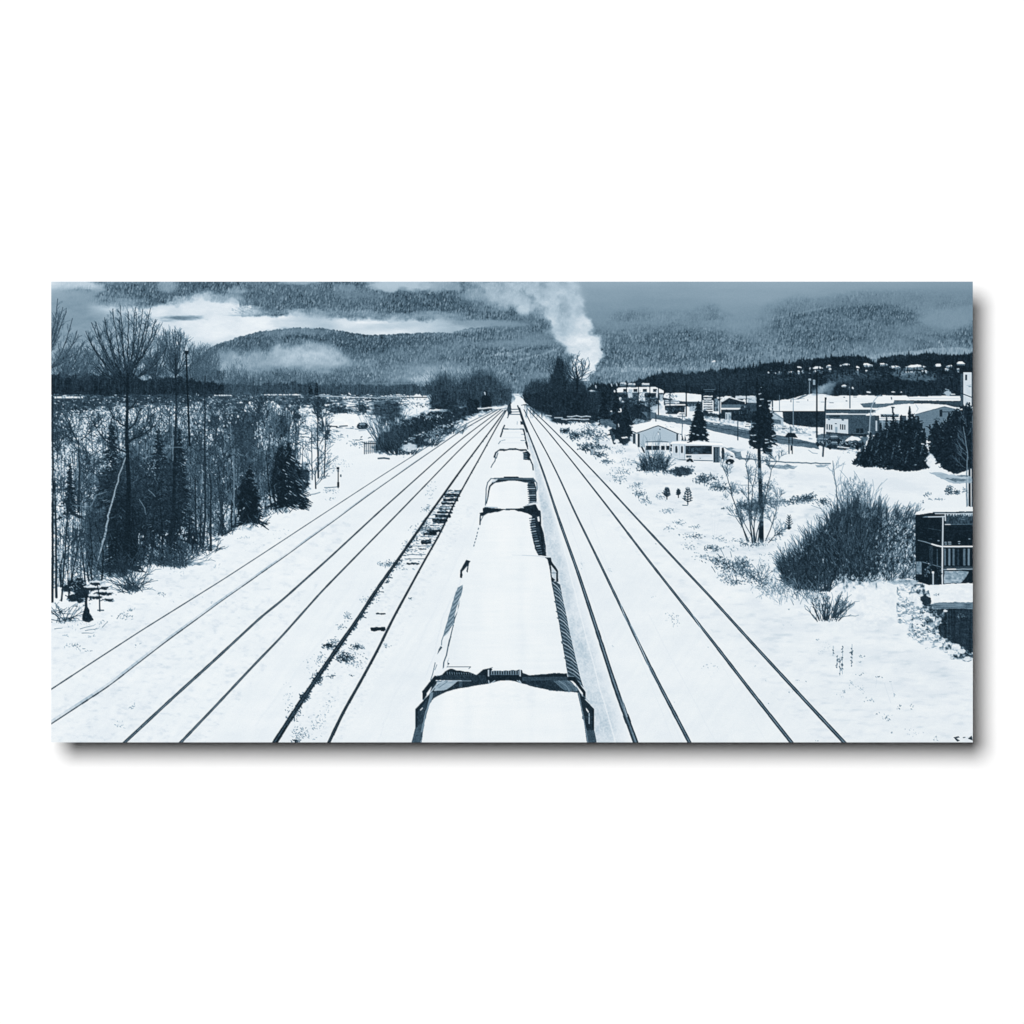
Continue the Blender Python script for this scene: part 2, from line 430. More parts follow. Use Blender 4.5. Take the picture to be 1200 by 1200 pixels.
# bare trees in haze at the foot of the slope
twig_haze(225, 400, [(225, 436), (260, 430), (300, 437), (335, 432), (365, 436), (400, 443)], [(225, 458), (400, 458)], 900, .30, i_lwood, .42, 8)
twig_haze(268, 290, [(268, 428), (278, 420), (290, 430)], [(268, 455), (290, 455)], 160, .33, i_lwood, .4, 8)
wood_band([(215, 445), (260, 447), (300, 449), (340, 446), (400, 450), (460, 450), (520, 450)], [(215, 464), (400, 463), (520, 463)], .27, i_lwood, 101, 2.5, .06, .93)
twig_haze(380, 515, [(380, 448), (515, 448)], [(380, 463), (515, 463)], 500, .36, i_lwood, .4, 7)
S(400, 450, 480, 449.5, .6, .6, .55, i_lwood, .5)
wood_band([(58, 436), (75, 438), (100, 437), (120, 440), (140, 438), (170, 442), (200, 441), (235, 444), (262, 450)], [(58, 462), (120, 465), (200, 468), (262, 466)], .19, i_lwood, 111, 2.6, .05)
for _ in range(120):
    x = rng.uniform(60, 240); y = rng.uniform(444, 462)
    S(x, y, x + rng.normal(0, 1), y - rng.uniform(2, 7), .7, .5, .19 + rng.normal(0, .06), i_lwood, .6)
for (x, yt) in [(364, 452), (371, 450)]:
    conifer(x, 463, yt, 3, .17, i_lwood, snow=0)

# ---------------------------------------------------------------- left plain
i_scrub = item('plain_scrub', 'dark scrub and brush on the snowy plain', kind='stuff')
for _ in range(2600):
    y = 463 + 57 * rng.random() ** 1.35; x = rng.uniform(60, 470)
    if y > 486 and x > 375 and rng.random() < .8: continue
    if 478 < y < 505 and x < 230 and rng.random() < .35: continue
    l = rng.uniform(2, 11) * (1.2 - (y - 463) / 90)
    S(x, y, x + l, y + rng.normal(0, .8), rng.uniform(.5, 1.5), .5, rng.uniform(.2, .42), i_scrub, rng.uniform(.5, .95))
for (x, y, rx, ry, n, t) in [(120, 469, 60, 3, 160, .24), (300, 467, 90, 2.2, 160, .25), (440, 467.5, 60, 2.2, 190, .24), (100, 495, 40, 4, 80, .4), (90, 480, 30, 8, 200, .24), (200, 483, 20, 5, 60, .35), (395, 479, 12, 5, 150, .22), (425, 478, 7, 5, 90, .22),
                             (385, 512, 20, 7, 100, .6), (420, 520, 14, 4, 40, .5), (370, 503, 16, 5, 110, .5), (500, 474, 40, 3, 120, .3), (270, 476, 50, 3, 90, .4)]:
    specks(x, y, rx, ry, n, 1.3, t, i_scrub, .9, 2.2)
blob(92, 474, 40, 7, .22, i_scrub, .9, .9, (9, 3), .25, 301, tex=.1)
blob(160, 469, 60, 3.2, .24, i_scrub, .9, 1.0, (9, 2), .25, 302, tex=.1)
blob(350, 470, 40, 4, .26, i_scrub, .85, 1.1, (8, 2), .25, 303, tex=.1)
blob(398, 480, 13, 4, .24, i_scrub, .9, .8, (4, 2), .2, 304, tex=.1)
blob(425, 479, 6, 6, .24, i_scrub, .9, .9, (3, 3), .2, 305, tex=.1)

r_ = rect(60, 462, 400, 500); X_, Y_ = grids(r_)
den_ = interp_grid({462: [(60, .2), (400, .2)], 470: [(60, .9), (120, .6), (220, .7), (400, .4)], 480: [(60, .9), (100, .3), (140, -.3), (210, -.3), (240, .2), (340, .3), (400, -.2)], 500: [(60, .2), (100, -.4), (210, -.4), (240, .1), (400, -.8)]}, X_, Y_)
m_ = sstep(.9 * fbm(X_, Y_, 8, 3, 291, 4) + .5 * fbm(X_, Y_, 2, 1.5, 293, 2) + den_, .0, .6)
put(r_, m_ * .85, .25 + .07 * fbm(X_, Y_, 2, 2, 292, 2), i_scrub)
for _ in range(700):
    x = rng.uniform(60, 380); y = 463 + 40 * rng.random(); S(x, y, x + rng.uniform(-1, 2), y + rng.normal(0, .4), rng.uniform(.6, 1.5), .6, rng.uniform(.6, .95), i_scrub, .75)
for _ in range(900):
    x = rng.uniform(60, 345); y = 466 + 40 * rng.random(); an = rng.normal(0, .5); l = rng.uniform(2, 7); S(x, y, x + math.sin(an) * l, y - math.cos(an) * l * .9, .7, .5, rng.uniform(.18, .38), i_scrub, .7)
for (cx, cy, rx, ry, n) in [(140, 484, 60, 4, 260), (185, 492, 40, 5, 200), (120, 494, 30, 4, 120), (240, 486, 40, 6, 160), (80, 492, 12, 6, 50), (345, 486, 24, 6, 160), (370, 492, 14, 6, 160)]:
    specks(cx, cy, rx, ry, n, 1.7, .93, i_scrub, .95, 2.6)
i_lowshed = [item('long_shed', l, group='long low sheds across the plain') for l in
             ('snow roofed long shed at the far left edge', 'short snow roofed shed beyond the utility pole', 'longest snow roofed shed below the misty hill', 'thin snow roofed shed left of the bare trees')]
for k, (x0, x1, y) in enumerate([(64, 97, 464.5), (251, 271, 462.8), (306, 352, 462), (450, 501, 463.8)]):
    R(x0, y, x1, y + 1.2 + (k == 0) * 1.3, .9, i_lowshed[k], jit=.15)
    R(x0 + 1, y + 1.2 + (k == 0), x1, y + 2.6 + (k == 0), .3, i_lowshed[k])
    for _ in range(int((x1 - x0) / 3)):
        x = rng.uniform(x0, x1)
        S(x, y, x + 1, y + 2.2, .8, .5, rng.choice([.3, .5, .75]), i_lowshed[k], .8)
L([(370, 464), (450, 466.5), (470, 466)], .9, .8, i_ground, .8, .3)
S(409, 461, 411, 462.5, 1.4, 1, .9, i_ground)

i_mound = [item('snow_mound', l, group='ploughed snow mounds on the plain') for l in
           ('small snow mound beside a wider one', 'wide striped snow mound among thin trunks', 'smooth round snow mound behind the dark car')]
P([(284, 482), (288, 474), (293, 470.5), (297, 471), (303, 477), (306, 484)], lambda X, Y: .95 - .02 * (X > 298), i_mound[0], jit=.3)
P([(300, 484), (305, 474), (313, 469.5), (320, 470), (328, 476), (334, 485)], lambda X, Y: .90 + .09 * vnoise(X, Y, 1.6, 8, 4), i_mound[1], jit=.3)
P([(382, 499), (390, 492), (397, 487), (404, 484.6), (412, 484.3), (419, 487), (426, 492), (437, 497), (445, 500)], lambda X, Y: .955 - .045 * fbm(X, Y, 7, 4, 31, 3) - .05 * sstep(X - 415, 0, 14), i_mound[2], jit=.3)
L([(383, 499.3), (395, 499.8)], 1.4, .26, i_scrub); L([(398, 499.6), (407, 499)], 1.4, .3, i_scrub)

i_car0 = item('parked_car', 'dark parked car beside the round snow mound')
i_c0w = item('window', parent=i_car0)
P([(418, 501), (418.5, 498), (420.5, 495.6), (427, 494.8), (430, 496.5), (431.5, 499.5), (430, 502), (421, 503)], .2, i_car0, jit=.15)
P([(421, 496.6), (427, 495.8), (428.5, 497.6), (421.5, 498.4)], .6, i_c0w, a=.9)
P([(418, 498), (420, 494.6), (428, 493.8), (430, 495.2), (421, 495.8)], .9, i_car0, a=.6, jit=.2)
specks(406, 482, 26, 2.4, 110, 1.4, .25, i_scrub, .9, 2)
specks(424, 500, 4, 1.5, 9, .9, .75, i_car0, .8)
R(416, 502.5, 434, 503.4, .35, i_car0, a=.6)

# ---- bare tree clump and thicket beyond the fence
i_clump = [item('bare_tree', l, group='bare trees beside the far tracks') for l in
           ('dark dense bare tree left of a lighter gap', 'twiggy bare tree standing over the shrubs by the fence', 'wide bare tree clump next to the far tracks')]
i_thick = item('shrub_thicket', 'dark leafless thicket along the left side of the tracks', kind='stuff')
for (cx, yb, hw, h, n, w, it) in [(520, 480, 13, 50, 210, .7, 0), (566, 474, 22, 46, 200, .7, 2), (545, 474, 12, 34, 80, .6, 2)]:
    blob(cx, yb - h * .4, hw * .9, h * .42, .21, i_clump[it], .8, .35, (5, 9), .35, 310 + it, tex=.05)
    bush(cx, yb, hw * 1.9, h, int(n * 1.3), .24, i_clump[it], w * .9, .22, .06, .55)
blob(575, 464, 22, 13, .25, i_clump[2], .92, .35, (6, 6), .25, 331, tex=.06)
blob(545, 466, 30, 12, .24, i_clump[2], .92, .35, (6, 6), .25, 332, tex=.06)
blob(592, 466, 10, 10, .24, i_clump[2], .9, .3, (4, 6), .25, 333, tex=.06)
blob(520, 474, 17, 14, .2, i_thick, .95, .4, (6, 5), .2, 334, tex=.06)
for _ in range(260):
    x = rng.uniform(505, 600); y = rng.uniform(448, 476)
    S(x, y, x + rng.normal(0, .8), y - rng.uniform(3, 9), .6, .5, rng.uniform(.14, .42), i_clump[2], .5)
i_dcon = [item('conifer', l) for l in ('small dark conifer at the end of the left thicket', 'small round conifer left of the far tracks')]
blob(570, 472, 6, 11, .15, i_dcon[0], 1, .3, (3, 3), .15, 335, tex=.05)
P([(563, 480), (566, 466), (570, 458), (574, 466), (577, 480)], .15, i_dcon[0], jit=.8)
S(568, 460, 568.6, 462.5, 1.6, 1, .8, i_dcon[0], .9)
blob(554, 476, 8, 9, .17, i_dcon[1], 1, .3, (3, 3), .15, 336, tex=.05)
i_roofs = item('shed', 'snow covered low shed hidden in the left thicket')
P([(498, 482), (502, 479.5), (530, 479.5), (531, 483), (500, 484)], .85, i_roofs, jit=.4, tex=(.2, 2, 1.5)); R(524, 480, 529, 485, .92, i_roofs)
for (cx, cy, rx, ry, sd) in [(545, 482, 22, 5, 341), (520, 490, 26, 8, 342), (505, 497, 26, 12, 343), (483, 505, 22, 15, 344), (463, 515, 20, 12, 345), (450, 522, 12, 9, 346), (487, 518, 14, 7, 347), (508, 504, 22, 8, 348)]:
    blob(cx, cy, rx, ry, .19, i_thick, .95, .45, (5, 4), .2, sd, tex=.07)
bush(457, 524, 30, 56, 150, .26, i_clump[1], .7, .42, .08, .7)
blob(455, 481, 19, 13, .21, i_clump[1], .85, .55, (5, 4), .3, 349, tex=.08)
bush(470, 532, 40, 20, 120, .2, i_thick, .7, .8, .12, .8)
bush(490, 522, 50, 24, 120, .22, i_thick, .7, 1.0, .12, .8)
bush(520, 508, 50, 20, 90, .24, i_thick, .6, 1.0, .12, .7)
specks(505, 488, 24, 5, 60, 1.2, .8, i_ground, .8, 1.6); specks(478, 494, 15, 6, 30, 1, .75, i_ground, .7)
specks(508, 509, 10, 5, 80, 1.3, .62, i_ground, .7); specks(515, 503, 9, 5, 40, 1.1, .8, i_ground, .7)
blob(480, 524, 9, 4.5, .9, i_ground, .85, .6, (4, 2), .3, 350)
specks(470, 530, 14, 5, 40, 1.3, .3, i_thick, .8)
L([(443, 537), (450, 536.4), (456, 537.6)], 2.0, .3, i_thick, .9, .3); L([(454, 533), (470, 532)], 1.3, .35, i_thick, .8, .3)
# bank edge leading to the vanishing point
for k in range(150):
    f = rng.random(); x = 470 + 125 * f; y = 520 - 43 * f ** .8 + rng.normal(0, 1.5)
    S(x, y, x + rng.uniform(1, 3), y + rng.normal(0, .5), rng.uniform(.5, 1.3), .5, rng.choice([.3, .5, .7, .97, .97]), None, .6)

i_fence = item('picket_fence', 'short dark picket fence against the left thicket')
R(426.5, 519, 443, 520.2, .3, i_fence)
for k in range(8):
    x = 427 + k * 2.25
    S(x, 518 - k * .15, x, 532 - k * .35, 1.1, 1.0, .26, i_fence)
R(427, 528, 443, 529, .5, i_fence, a=.6)

i_signal = item('track_signal', 'short signal post with dark head beside the left tracks')
i_sigh = item('signal_head', parent=i_signal)
S(396.3, 549, 396.3, 571.5, 1.3, 1.5, .18, i_signal)
R(394.2, 547.5, 397.6, 550, .16, i_sigh); R(395.2, 551, 397.4, 553, .2, i_sigh)
R(395, 565, 397.6, 571, .16, i_signal); R(398.2, 556, 400.3, 559, .3, i_sigh, a=.8)
L([(380, 572), (390, 570.5), (396, 570.5)], 1, .35, i_scrub, .8, .3)
specks(389, 545, 12, 12, 90, .9, .45, i_scrub, .8, 2.0); specks(406, 544, 6, 4, 16, .8, .5, i_scrub, .7)
specks(386, 575, 9, 3, 40, 1, .5, i_scrub, .7, 2); L([(345, 588), (360, 581), (375, 577)], 1.2, .45, i_scrub, .7, .5)

# ---------------------------------------------------------------- left woods
i_under = item('undergrowth', 'tangled leafless undergrowth along the left bank', kind='stuff')
bot = [(60, 690), (100, 688), (130, 676), (150, 664), (175, 662), (200, 662), (225, 655), (250, 636), (275, 622), (300, 612), (330, 598), (350, 592), (372, 574), (384, 566)]


def yb_at(x):
    return float(np.interp(x, [p[0] for p in bot], [p[1] for p in bot]))


def haze_mass():
    r = rect(60, 468, 392, 700); X, Y = grids(r)
    B = curve(bot, X)
    n = fbm(X, Y, 16, 22, 401, 4) + .5 * fbm(X, Y, 2.4, 3.5, 402, 3)
    den = interp_grid({476: [(60, -.4), (100, -.9), (160, -1), (220, -.9), (300, -.7), (392, -1)],
                       505: [(60, .05), (110, -.35), (150, -.4), (190, .2), (215, -.25), (240, .0), (290, .6), (330, .15), (350, -.3), (392, -1)],
                       540: [(60, -.1), (85, .05), (120, .4), (160, .5), (190, .7), (250, .6), (330, .5), (352, -.2), (392, -1.2)],
                       580: [(60, -.2), (80, .1), (110, .6), (160, .9), (210, .9), (260, .65), (330, .5), (352, -.3), (392, -1.2)],
                       620: [(60, -.25), (80, .0), (110, .5), (155, .8), (175, .2), (210, .1), (260, .15), (300, -.2), (392, -1)],
                       650: [(60, -.25), (90, .0), (120, .3), (150, .5), (175, -.2), (200, -.1), (230, -.3), (392, -1)],
                       690: [(60, -.7), (100, -.3), (150, -.5), (392, -1)]}, X, Y)
    m = sstep(Y, 470, 490) * sstep(n * 1.15 + den, -.2, .4) * sstep(B - Y, -2, 12)
    tt = .205 + .07 * vnoise(X, Y, 1.1, 5, 403) + .08 * fbm(X, Y, 1.8, 2.2, 404, 2)
    put(r, m * (.72 + .25 * fbm(X, Y, 12, 14, 405, 3)), tt, i_under)


haze_mass()
# slim vertical stems
for _ in range(1150):
    x = rng.uniform(60, 352); B = yb_at(x)
    y0 = rng.uniform(B - 90, B - 2) if rng.random() < .8 else B - rng.uniform(90, 150)
    l = rng.uniform(14, 52); an = rng.normal(0, .07)
    if y0 - l < 478: l = max(4, y0 - 478)
    w = rng.uniform(.5, 1.05); t = rng.choice([.2, .24, .3, .36, .48], p=[.3, .3, .2, .12, .08])
    S(x, y0, x + math.sin(an) * l, y0 - l, w, .5, t, i_under, .85)
# crossing twigs
for _ in range(6500):
    x = rng.uniform(60, 350); B = yb_at(x)
    y0 = B - 205 * rng.random() ** 1.15
    if y0 < 480: continue
    an = rng.choice([-1, 1]) * rng.uniform(.35, 1.25); l = rng.uniform(2.5, 9)
    t = rng.choice([.18, .25, .33, .45, .62], p=[.32, .3, .2, .12, .06])
    S(x, y0, x + math.sin(an) * l, y0 - math.cos(an) * l, rng.uniform(.5, .8), .45, t, i_under, .75)
# snow showing through
for _ in range(900):
    x = rng.uniform(60, 350); B = yb_at(x); y0 = B - 190 * rng.random()
    if y0 < 482: continue
    S(x, y0, x + rng.normal(0, 1.2), y0 + rng.normal(0, 1.5), rng.uniform(.6, 1.5), .5, rng.uniform(.6, .95), i_under, .8)

# distinct dark crowns within the wood
i_crown = [item('bare_tree', l, group='bare trees in the left woods') for l in
           ('squarish dark tree crown between two pale gaps', 'dark twiggy crown near the middle of the left woods', 'small squarish tree crown beside the utility pole')]
blob(329, 500, 10, 14, .19, i_crown[0], .93, .35, (4, 4), .2, 411, tex=.06)
blob(292, 505, 19, 20, .27, i_crown[1], .8, .45, (6, 6), .3, 412, tex=.08)
blob(252, 494, 8, 7, .25, i_crown[2], .85, .4, (4, 4), .25, 413, tex=.07)
blob(296, 530, 18, 22, .27, i_crown[1], .6, .5, (6, 6), .3, 414, tex=.08)
# pale gaps with upright stems
for (x0, x1, y0, y1) in [(301, 320, 497, 528), (321, 337, 512, 520), (205, 218, 480, 500), (221, 238, 470, 505), (347, 378, 484, 500)]:
    for _ in range(int((x1 - x0) * (y1 - y0) / 9)):
        x = rng.uniform(x0, x1); y = rng.uniform(y0, y1)
        S(x, y, x + rng.normal(0, .3), y + rng.uniform(1, 5), rng.uniform(.6, 1.3), .5, rng.uniform(.75, .95), i_ground, .75)

i_pine = []


def pine(label, *a, **k):
    n = item('conifer', label, group='conifers in the left woods'); i_pine.append(n)
    conifer(*a, t=k.pop('t', .17), i=n, **k)


pine('dark conifer with snow on its tip left of the tallest tree', 131, 610, 487, 23, snow=.35, ragged=.8)
pine('broad dark conifer behind the leaning birch', 143, 662, 556, 24, snow=.05, t=.15, ragged=.3)
pine('slim dark conifer near the left edge of the picture', 82, 600, 545, 15, snow=.1, ragged=.8)
pine('bushy conifer left of the utility pole', 186, 640, 498, 28, snow=.2, t=.17, ragged=.8)
pine('ragged conifer just right of the tallest bare tree', 210, 630, 505, 23, snow=.12, t=.17, ragged=.8)
pine('low dark spruce with drooping boughs at the woods edge', 293, 609, 546, 21, snow=.2, t=.14, ragged=.75, droop=.32, dens=1.3)
pine('broad dark spruce at the right end of the woods', 338, 590, 520, 23, snow=.1, t=.14, ragged=.75, droop=.32, dens=1.3)
blob(333, 560, 17, 34, .14, i_pine[-1], .95, .35, (5, 5), .2, 421, tex=.04)
blob(350, 560, 14, 18, .15, i_pine[-1], .9, .5, (4, 3), .2, 422, tex=.05)
for _ in range(200):
    x = 330 + rng.uniform(0, 30); y = rng.uniform(535, 595); l = rng.uniform(4, 10)
    if x > 345 + (y - 535) * .3: continue
    S(x, y, x + l, y + l * .45, 1.5, .6, .13 + rng.normal(0, .02), i_pine[-1])
    if rng.random() < .2: S(x + l * .4, y - 1.5, x + l, y + l * .35 - 1.4, .9, .5, .85, i_pine[-1], .8)
blob(290, 590, 13, 26, .13, i_pine[-2], .95, .3, (4, 4), .2, 423, tex=.04)
blob(150, 620, 26, 42, .16, i_pine[1], .93, .4, (8, 8), .25, 424, tex=.06)
blob(190, 575, 26, 42, .2, i_pine[3], .8, .5, (7, 7), .3, 425, tex=.07)
blob(145, 560, 34, 24, .21, i_pine[1], .75, .5, (8, 7), .3, 426, tex=.07)
blob(112, 628, 14, 46, .24, i_under, .8, .5, (6, 6), .3, 427, tex=.08)
specks(150, 610, 26, 50, 170, .7, .4, None, .6, 2.5, .5); specks(190, 580, 24, 40, 170, .7, .48, None, .6, 2.5, -.6)
specks(130, 545, 22, 14, 60, 1, .8, None, .7); specks(178, 545, 14, 12, 60, 1.1, .8, None, .7, 2.2, .6)

twig_haze(60, 262, [(60, 428), (100, 430), (150, 434), (200, 430), (262, 436)], [(60, 446), (262, 448)], 1500, .24, i_under, .5, 8, .55, .45)
for _ in range(3400):
    x = rng.uniform(60, 350); B = yb_at(x); y0 = B - 190 * rng.random()
    if y0 < 486: continue
    an = rng.choice([-1, 1]) * rng.uniform(.1, 1.3); l = rng.uniform(2, 7)
    S(x, y0, x + math.sin(an) * l, y0 - math.cos(an) * l, rng.uniform(.5, .9), .4, rng.choice([.13, .18, .3, .5], p=[.4, .3, .2, .1]), i_under, .65)
for (cx, cy, rx, ry, n) in [(75, 530, 12, 14, 60), (95, 500, 14, 8, 60), (130, 492, 16, 6, 60), (175, 500, 14, 10, 60), (70, 600, 8, 22, 60), (72, 650, 10, 18, 60), (190, 640, 12, 12, 60), (166, 632, 5, 6, 26), (215, 625, 14, 12, 50), (270, 600, 12, 8, 36), (318, 585, 7, 8, 30), (225, 500, 10, 20, 50), (262, 490, 14, 8, 50), (308, 505, 9, 18, 60), (120, 545, 10, 6, 20), (98, 575, 6, 10, 24)]:
    for _ in range(n):
        x = rng.normal(cx, rx * .6); y = rng.normal(cy, ry * .6); S(x, y, x + rng.normal(0, 1), y + rng.uniform(-2.5, 2.5), rng.uniform(.8, 2), .6, rng.uniform(.7, .95), i_under, .75)
for _ in range(70):         # saplings poking above the thicket
    x = rng.uniform(66, 350); y = rng.uniform(486, 520)
    grow(x, y, rng.normal(0, .12), rng.uniform(9, 16), .9, .24, i_under, 2, spread=.35, a=.75)
for _ in range(40):         # darker trunks low in the wood
    x = rng.uniform(70, 345); B = yb_at(x); h = rng.uniform(30, 80)
    L([(x, B - rng.uniform(0, 8)), (x + rng.normal(0, 2), B - h * .5), (x + rng.normal(0, 4), B - h)], (rng.uniform(1.2, 2.6), .6), .13, i_under, .85, .2)
# ---- the tall bare trees
i_big = item('bare_tree', 'tallest bare tree with a wide fan crown on the left', group='bare trees in the left woods')
i_bt = item('trunk', parent=i_big); i_bc = item('crown', parent=i_big)


def fan_crown(x, y, tops, t, i, w=2.4, n=5, tw=.5, sub=3):
    """limbs that leave the trunk and sweep upwards to given tip points"""
    for (tx, ty, wx) in tops:
        # quadratic bow: leaves sideways, ends upright
        cxp = x + (tx - x) * rng.uniform(.55, .75); cyp = y + (ty - y) * rng.uniform(.25, .4)
        pts = []
        for k in range(11):
            f = k / 10
            px = (1 - f) ** 2 * x + 2 * f * (1 - f) * cxp + f * f * tx + rng.normal(0, .45)
            py = (1 - f) ** 2 * y + 2 * f * (1 - f) * cyp + f * f * ty
            pts.append((px, py))
        for k in range(10):
            ww = wx * (1 - k / 10) + .55
            S(*pts[k], *pts[k + 1], ww, ww * .93, t + rng.normal(0, .02), i)
            if k >= 1:
                for _ in range(sub):
                    if rng.random() < .72:
                        px, py = pts[k]; qx, qy = pts[k + 1]
                        base = math.atan2(qx - px, py - qy)
                        s = rng.choice([-1, 1]); l = rng.uniform(7, 18) * (1.15 - k / 14)
                        an = base + s * rng.uniform(.3, .65)
                        ax, ay = px, py; w2 = .9 * (1 - k / 16)
                        for j in range(4):
                            an += -an * .13 + rng.normal(0, .13)
                            bx = ax + math.sin(an) * l / 4; by = ay - math.cos(an) * l / 4
                            S(ax, ay, bx, by, w2, w2 * .85, t + .04 + rng.normal(0, .04), i, .85)
                            if j > 0 and rng.random() < .8:
                                a3 = an + rng.choice([-1, 1]) * rng.uniform(.35, .7); l3 = rng.uniform(2.5, 6.5)
                                S(bx, by, bx + math.sin(a3) * l3, by - math.cos(a3) * l3, .55, .4, t + .1, i, .7)
                            ax, ay = bx, by; w2 *= .85



def crown_fill(cx, cy, rx, ry, n, bx, by, t, i, a=.6, l0=3.0, l1=8.0):
    """fine outer twigs, all leaning away from the fork of the tree"""
    for _ in range(n):
        u = rng.uniform(0, 2 * math.pi); q = math.sqrt(rng.random())
        x = cx + rx * q * math.cos(u); y = cy + ry * q * math.sin(u)
        an = math.atan2(x - bx, by - y) * .75 + rng.normal(0, .38); l = rng.uniform(l0, l1)
        S(x, y, x + math.sin(an) * l, y - math.cos(an) * l, .62, .4, t + rng.normal(0, .06), i, a * rng.uniform(.5, 1))
        if rng.random() < .5:
            x += math.sin(an) * l * .5; y -= math.cos(an) * l * .5; an += rng.choice([-.6, .6])
            S(x, y, x + math.sin(an) * l * .5, y - math.cos(an) * l * .5, .5, .4, t + .06, i, a * .7)


T0 = .17
fan_crown(149, 452, [(132, 362, 1.6), (141, 358, 1.4), (158, 360, 1.5), (167, 362, 1.8), (176, 361, 1.7), (122, 372, 1.4), (112, 377, 1.4)], T0, i_bc, sub=3)
fan_crown(150, 437, [(150, 365, 1.6), (160, 366, 1.6), (172, 370, 2.2), (182, 374, 1.4), (186, 380, 1.2), (140, 372, 1.3)], T0, i_bc, sub=3)
fan_crown(146, 447, [(100, 388, 1.3), (104, 395, 1.3), (108, 378, 1.4), (116, 390, 1.5), (128, 392, 1.3), (123, 376, 1.3)], T0, i_bc, sub=3)
fan_crown(133, 445, [(99, 408, 1.0), (110, 404, 1.0), (104, 418, .9)], T0, i_bc, sub=2)
fan_crown(162, 441, [(182, 412, 1.2), (190, 405, 1.0), (186, 420, .8)], T0, i_bc, sub=2)
L([(149.5, 436), (149, 470), (148.5, 520), (151, 560), (150, 610), (146, 668)], (2.6, 7.0), .14, i_bt, 1, .3, 9)
for (x, y, tx, ty) in [(149, 505, 165, 478), (149, 520, 180, 485), (148, 500, 128, 478), (149, 517, 186, 492), (148, 530, 108, 492), (150, 480, 160, 468)]:
    fan_crown(x, y, [(tx, ty, 1.5)], .16, i_bc, sub=2)

crown_fill(145, 408, 44, 34, 430, 149, 462, .27, i_bc, .5); crown_fill(150, 385, 32, 22, 200, 149, 462, .25, i_bc, .5); crown_fill(130, 432, 30, 12, 150, 149, 462, .25, i_bc, .6)
i_t2 = item('bare_tree', 'tall bare tree immediately left of the utility pole', group='bare trees in the left woods')
i_t2c = item('crown', parent=i_t2)
fan_crown(206, 440, [(193, 386, 1.3), (198, 388, 1.2), (206, 388, 1.3), (212, 392, 1.2), (218, 398, 1.0), (190, 402, 1.0), (222, 408, .9)], .2, i_t2c, sub=2)
fan_crown(206, 432, [(203, 386, 1.0), (209, 394, 1.0)], .2, i_t2c, sub=2)
crown_fill(206, 412, 18, 24, 300, 206, 455, .28, i_t2c, .6)
L([(206, 420), (206.5, 470), (205, 540), (203, 600), (196, 655)], (1.6, 5.2), .16, i_t2, 1, .3, 9)
i_t3 = item('bare_tree', 'thin bare tree between the tallest tree and its neighbour', group='bare trees in the left woods')
fan_crown(180, 445, [(192, 384, 1.2), (186, 392, 1.0), (196, 398, 1.0), (176, 408, .9), (202, 408, 1.0), (170, 418, .8)], .22, i_t3, sub=2)
fan_crown(163, 441, [(184, 416, 1.6), (196, 404, 1.2)], .2, i_t3, sub=2)
crown_fill(186, 420, 18, 26, 260, 180, 460, .3, i_t3, .6)
i_t4 = item('bare_tree', 'bare tree cut off by the left edge of the picture', group='bare trees in the left woods')
i_t4c = item('crown', parent=i_t4)
fan_crown(52, 420, [(68, 350, 1.1), (74, 360, .9), (70, 368, 1.0), (64, 372, .9), (78, 361, .9)], .25, i_t4c, sub=2)
fan_crown(58, 432, [(85, 373, 1.3), (92, 392, 1.0), (90, 388, .8), (82, 410, .9), (97, 402, .8)], .24, i_t4c, sub=2)
fan_crown(70, 444, [(92, 410, 1.0), (98, 402, 1.0), (86, 408, .9), (78, 418, .8), (103, 412, .8)], .26, i_t4c, sub=3)
fan_crown(92, 444, [(100, 410, .8), (110, 412, .8), (88, 414, .8), (104, 418, .8)], .27, i_t4c, sub=3)
crown_fill(88, 428, 28, 18, 420, 80, 470, .32, i_t4c, .5); crown_fill(64, 395, 12, 30, 120, 55, 440, .32, i_t4c, .5)
L([(61.5, 440), (62, 560), (61.3, 705)], (1.5, 3.0), .15, i_t4, 1, .2, 12)
i_t5 = item('bare_tree', 'hazy bare tree just right of the utility pole', group='bare trees in the left woods')
fan_crown(238, 450, [(232, 410, .8), (242, 406, .9), (250, 412, .8), (226, 412, .8), (256, 420, .7), (248, 408, .7)], .3, i_t5, sub=3)
fan_crown(222, 434, [(228, 404, .9), (236, 408, .8), (240, 416, .7)], .25, i_t5, sub=2)
crown_fill(240, 428, 18, 20, 420, 240, 470, .36, i_t5, .5)
blob(240, 430, 16, 16, .34, i_t5, .2, .5, (5, 6), .4, 431)
L([(240, 440), (240, 520), (241, 600), (238, 640)], (1.2, 2.8), .2, i_t5, 1, .3, 9)
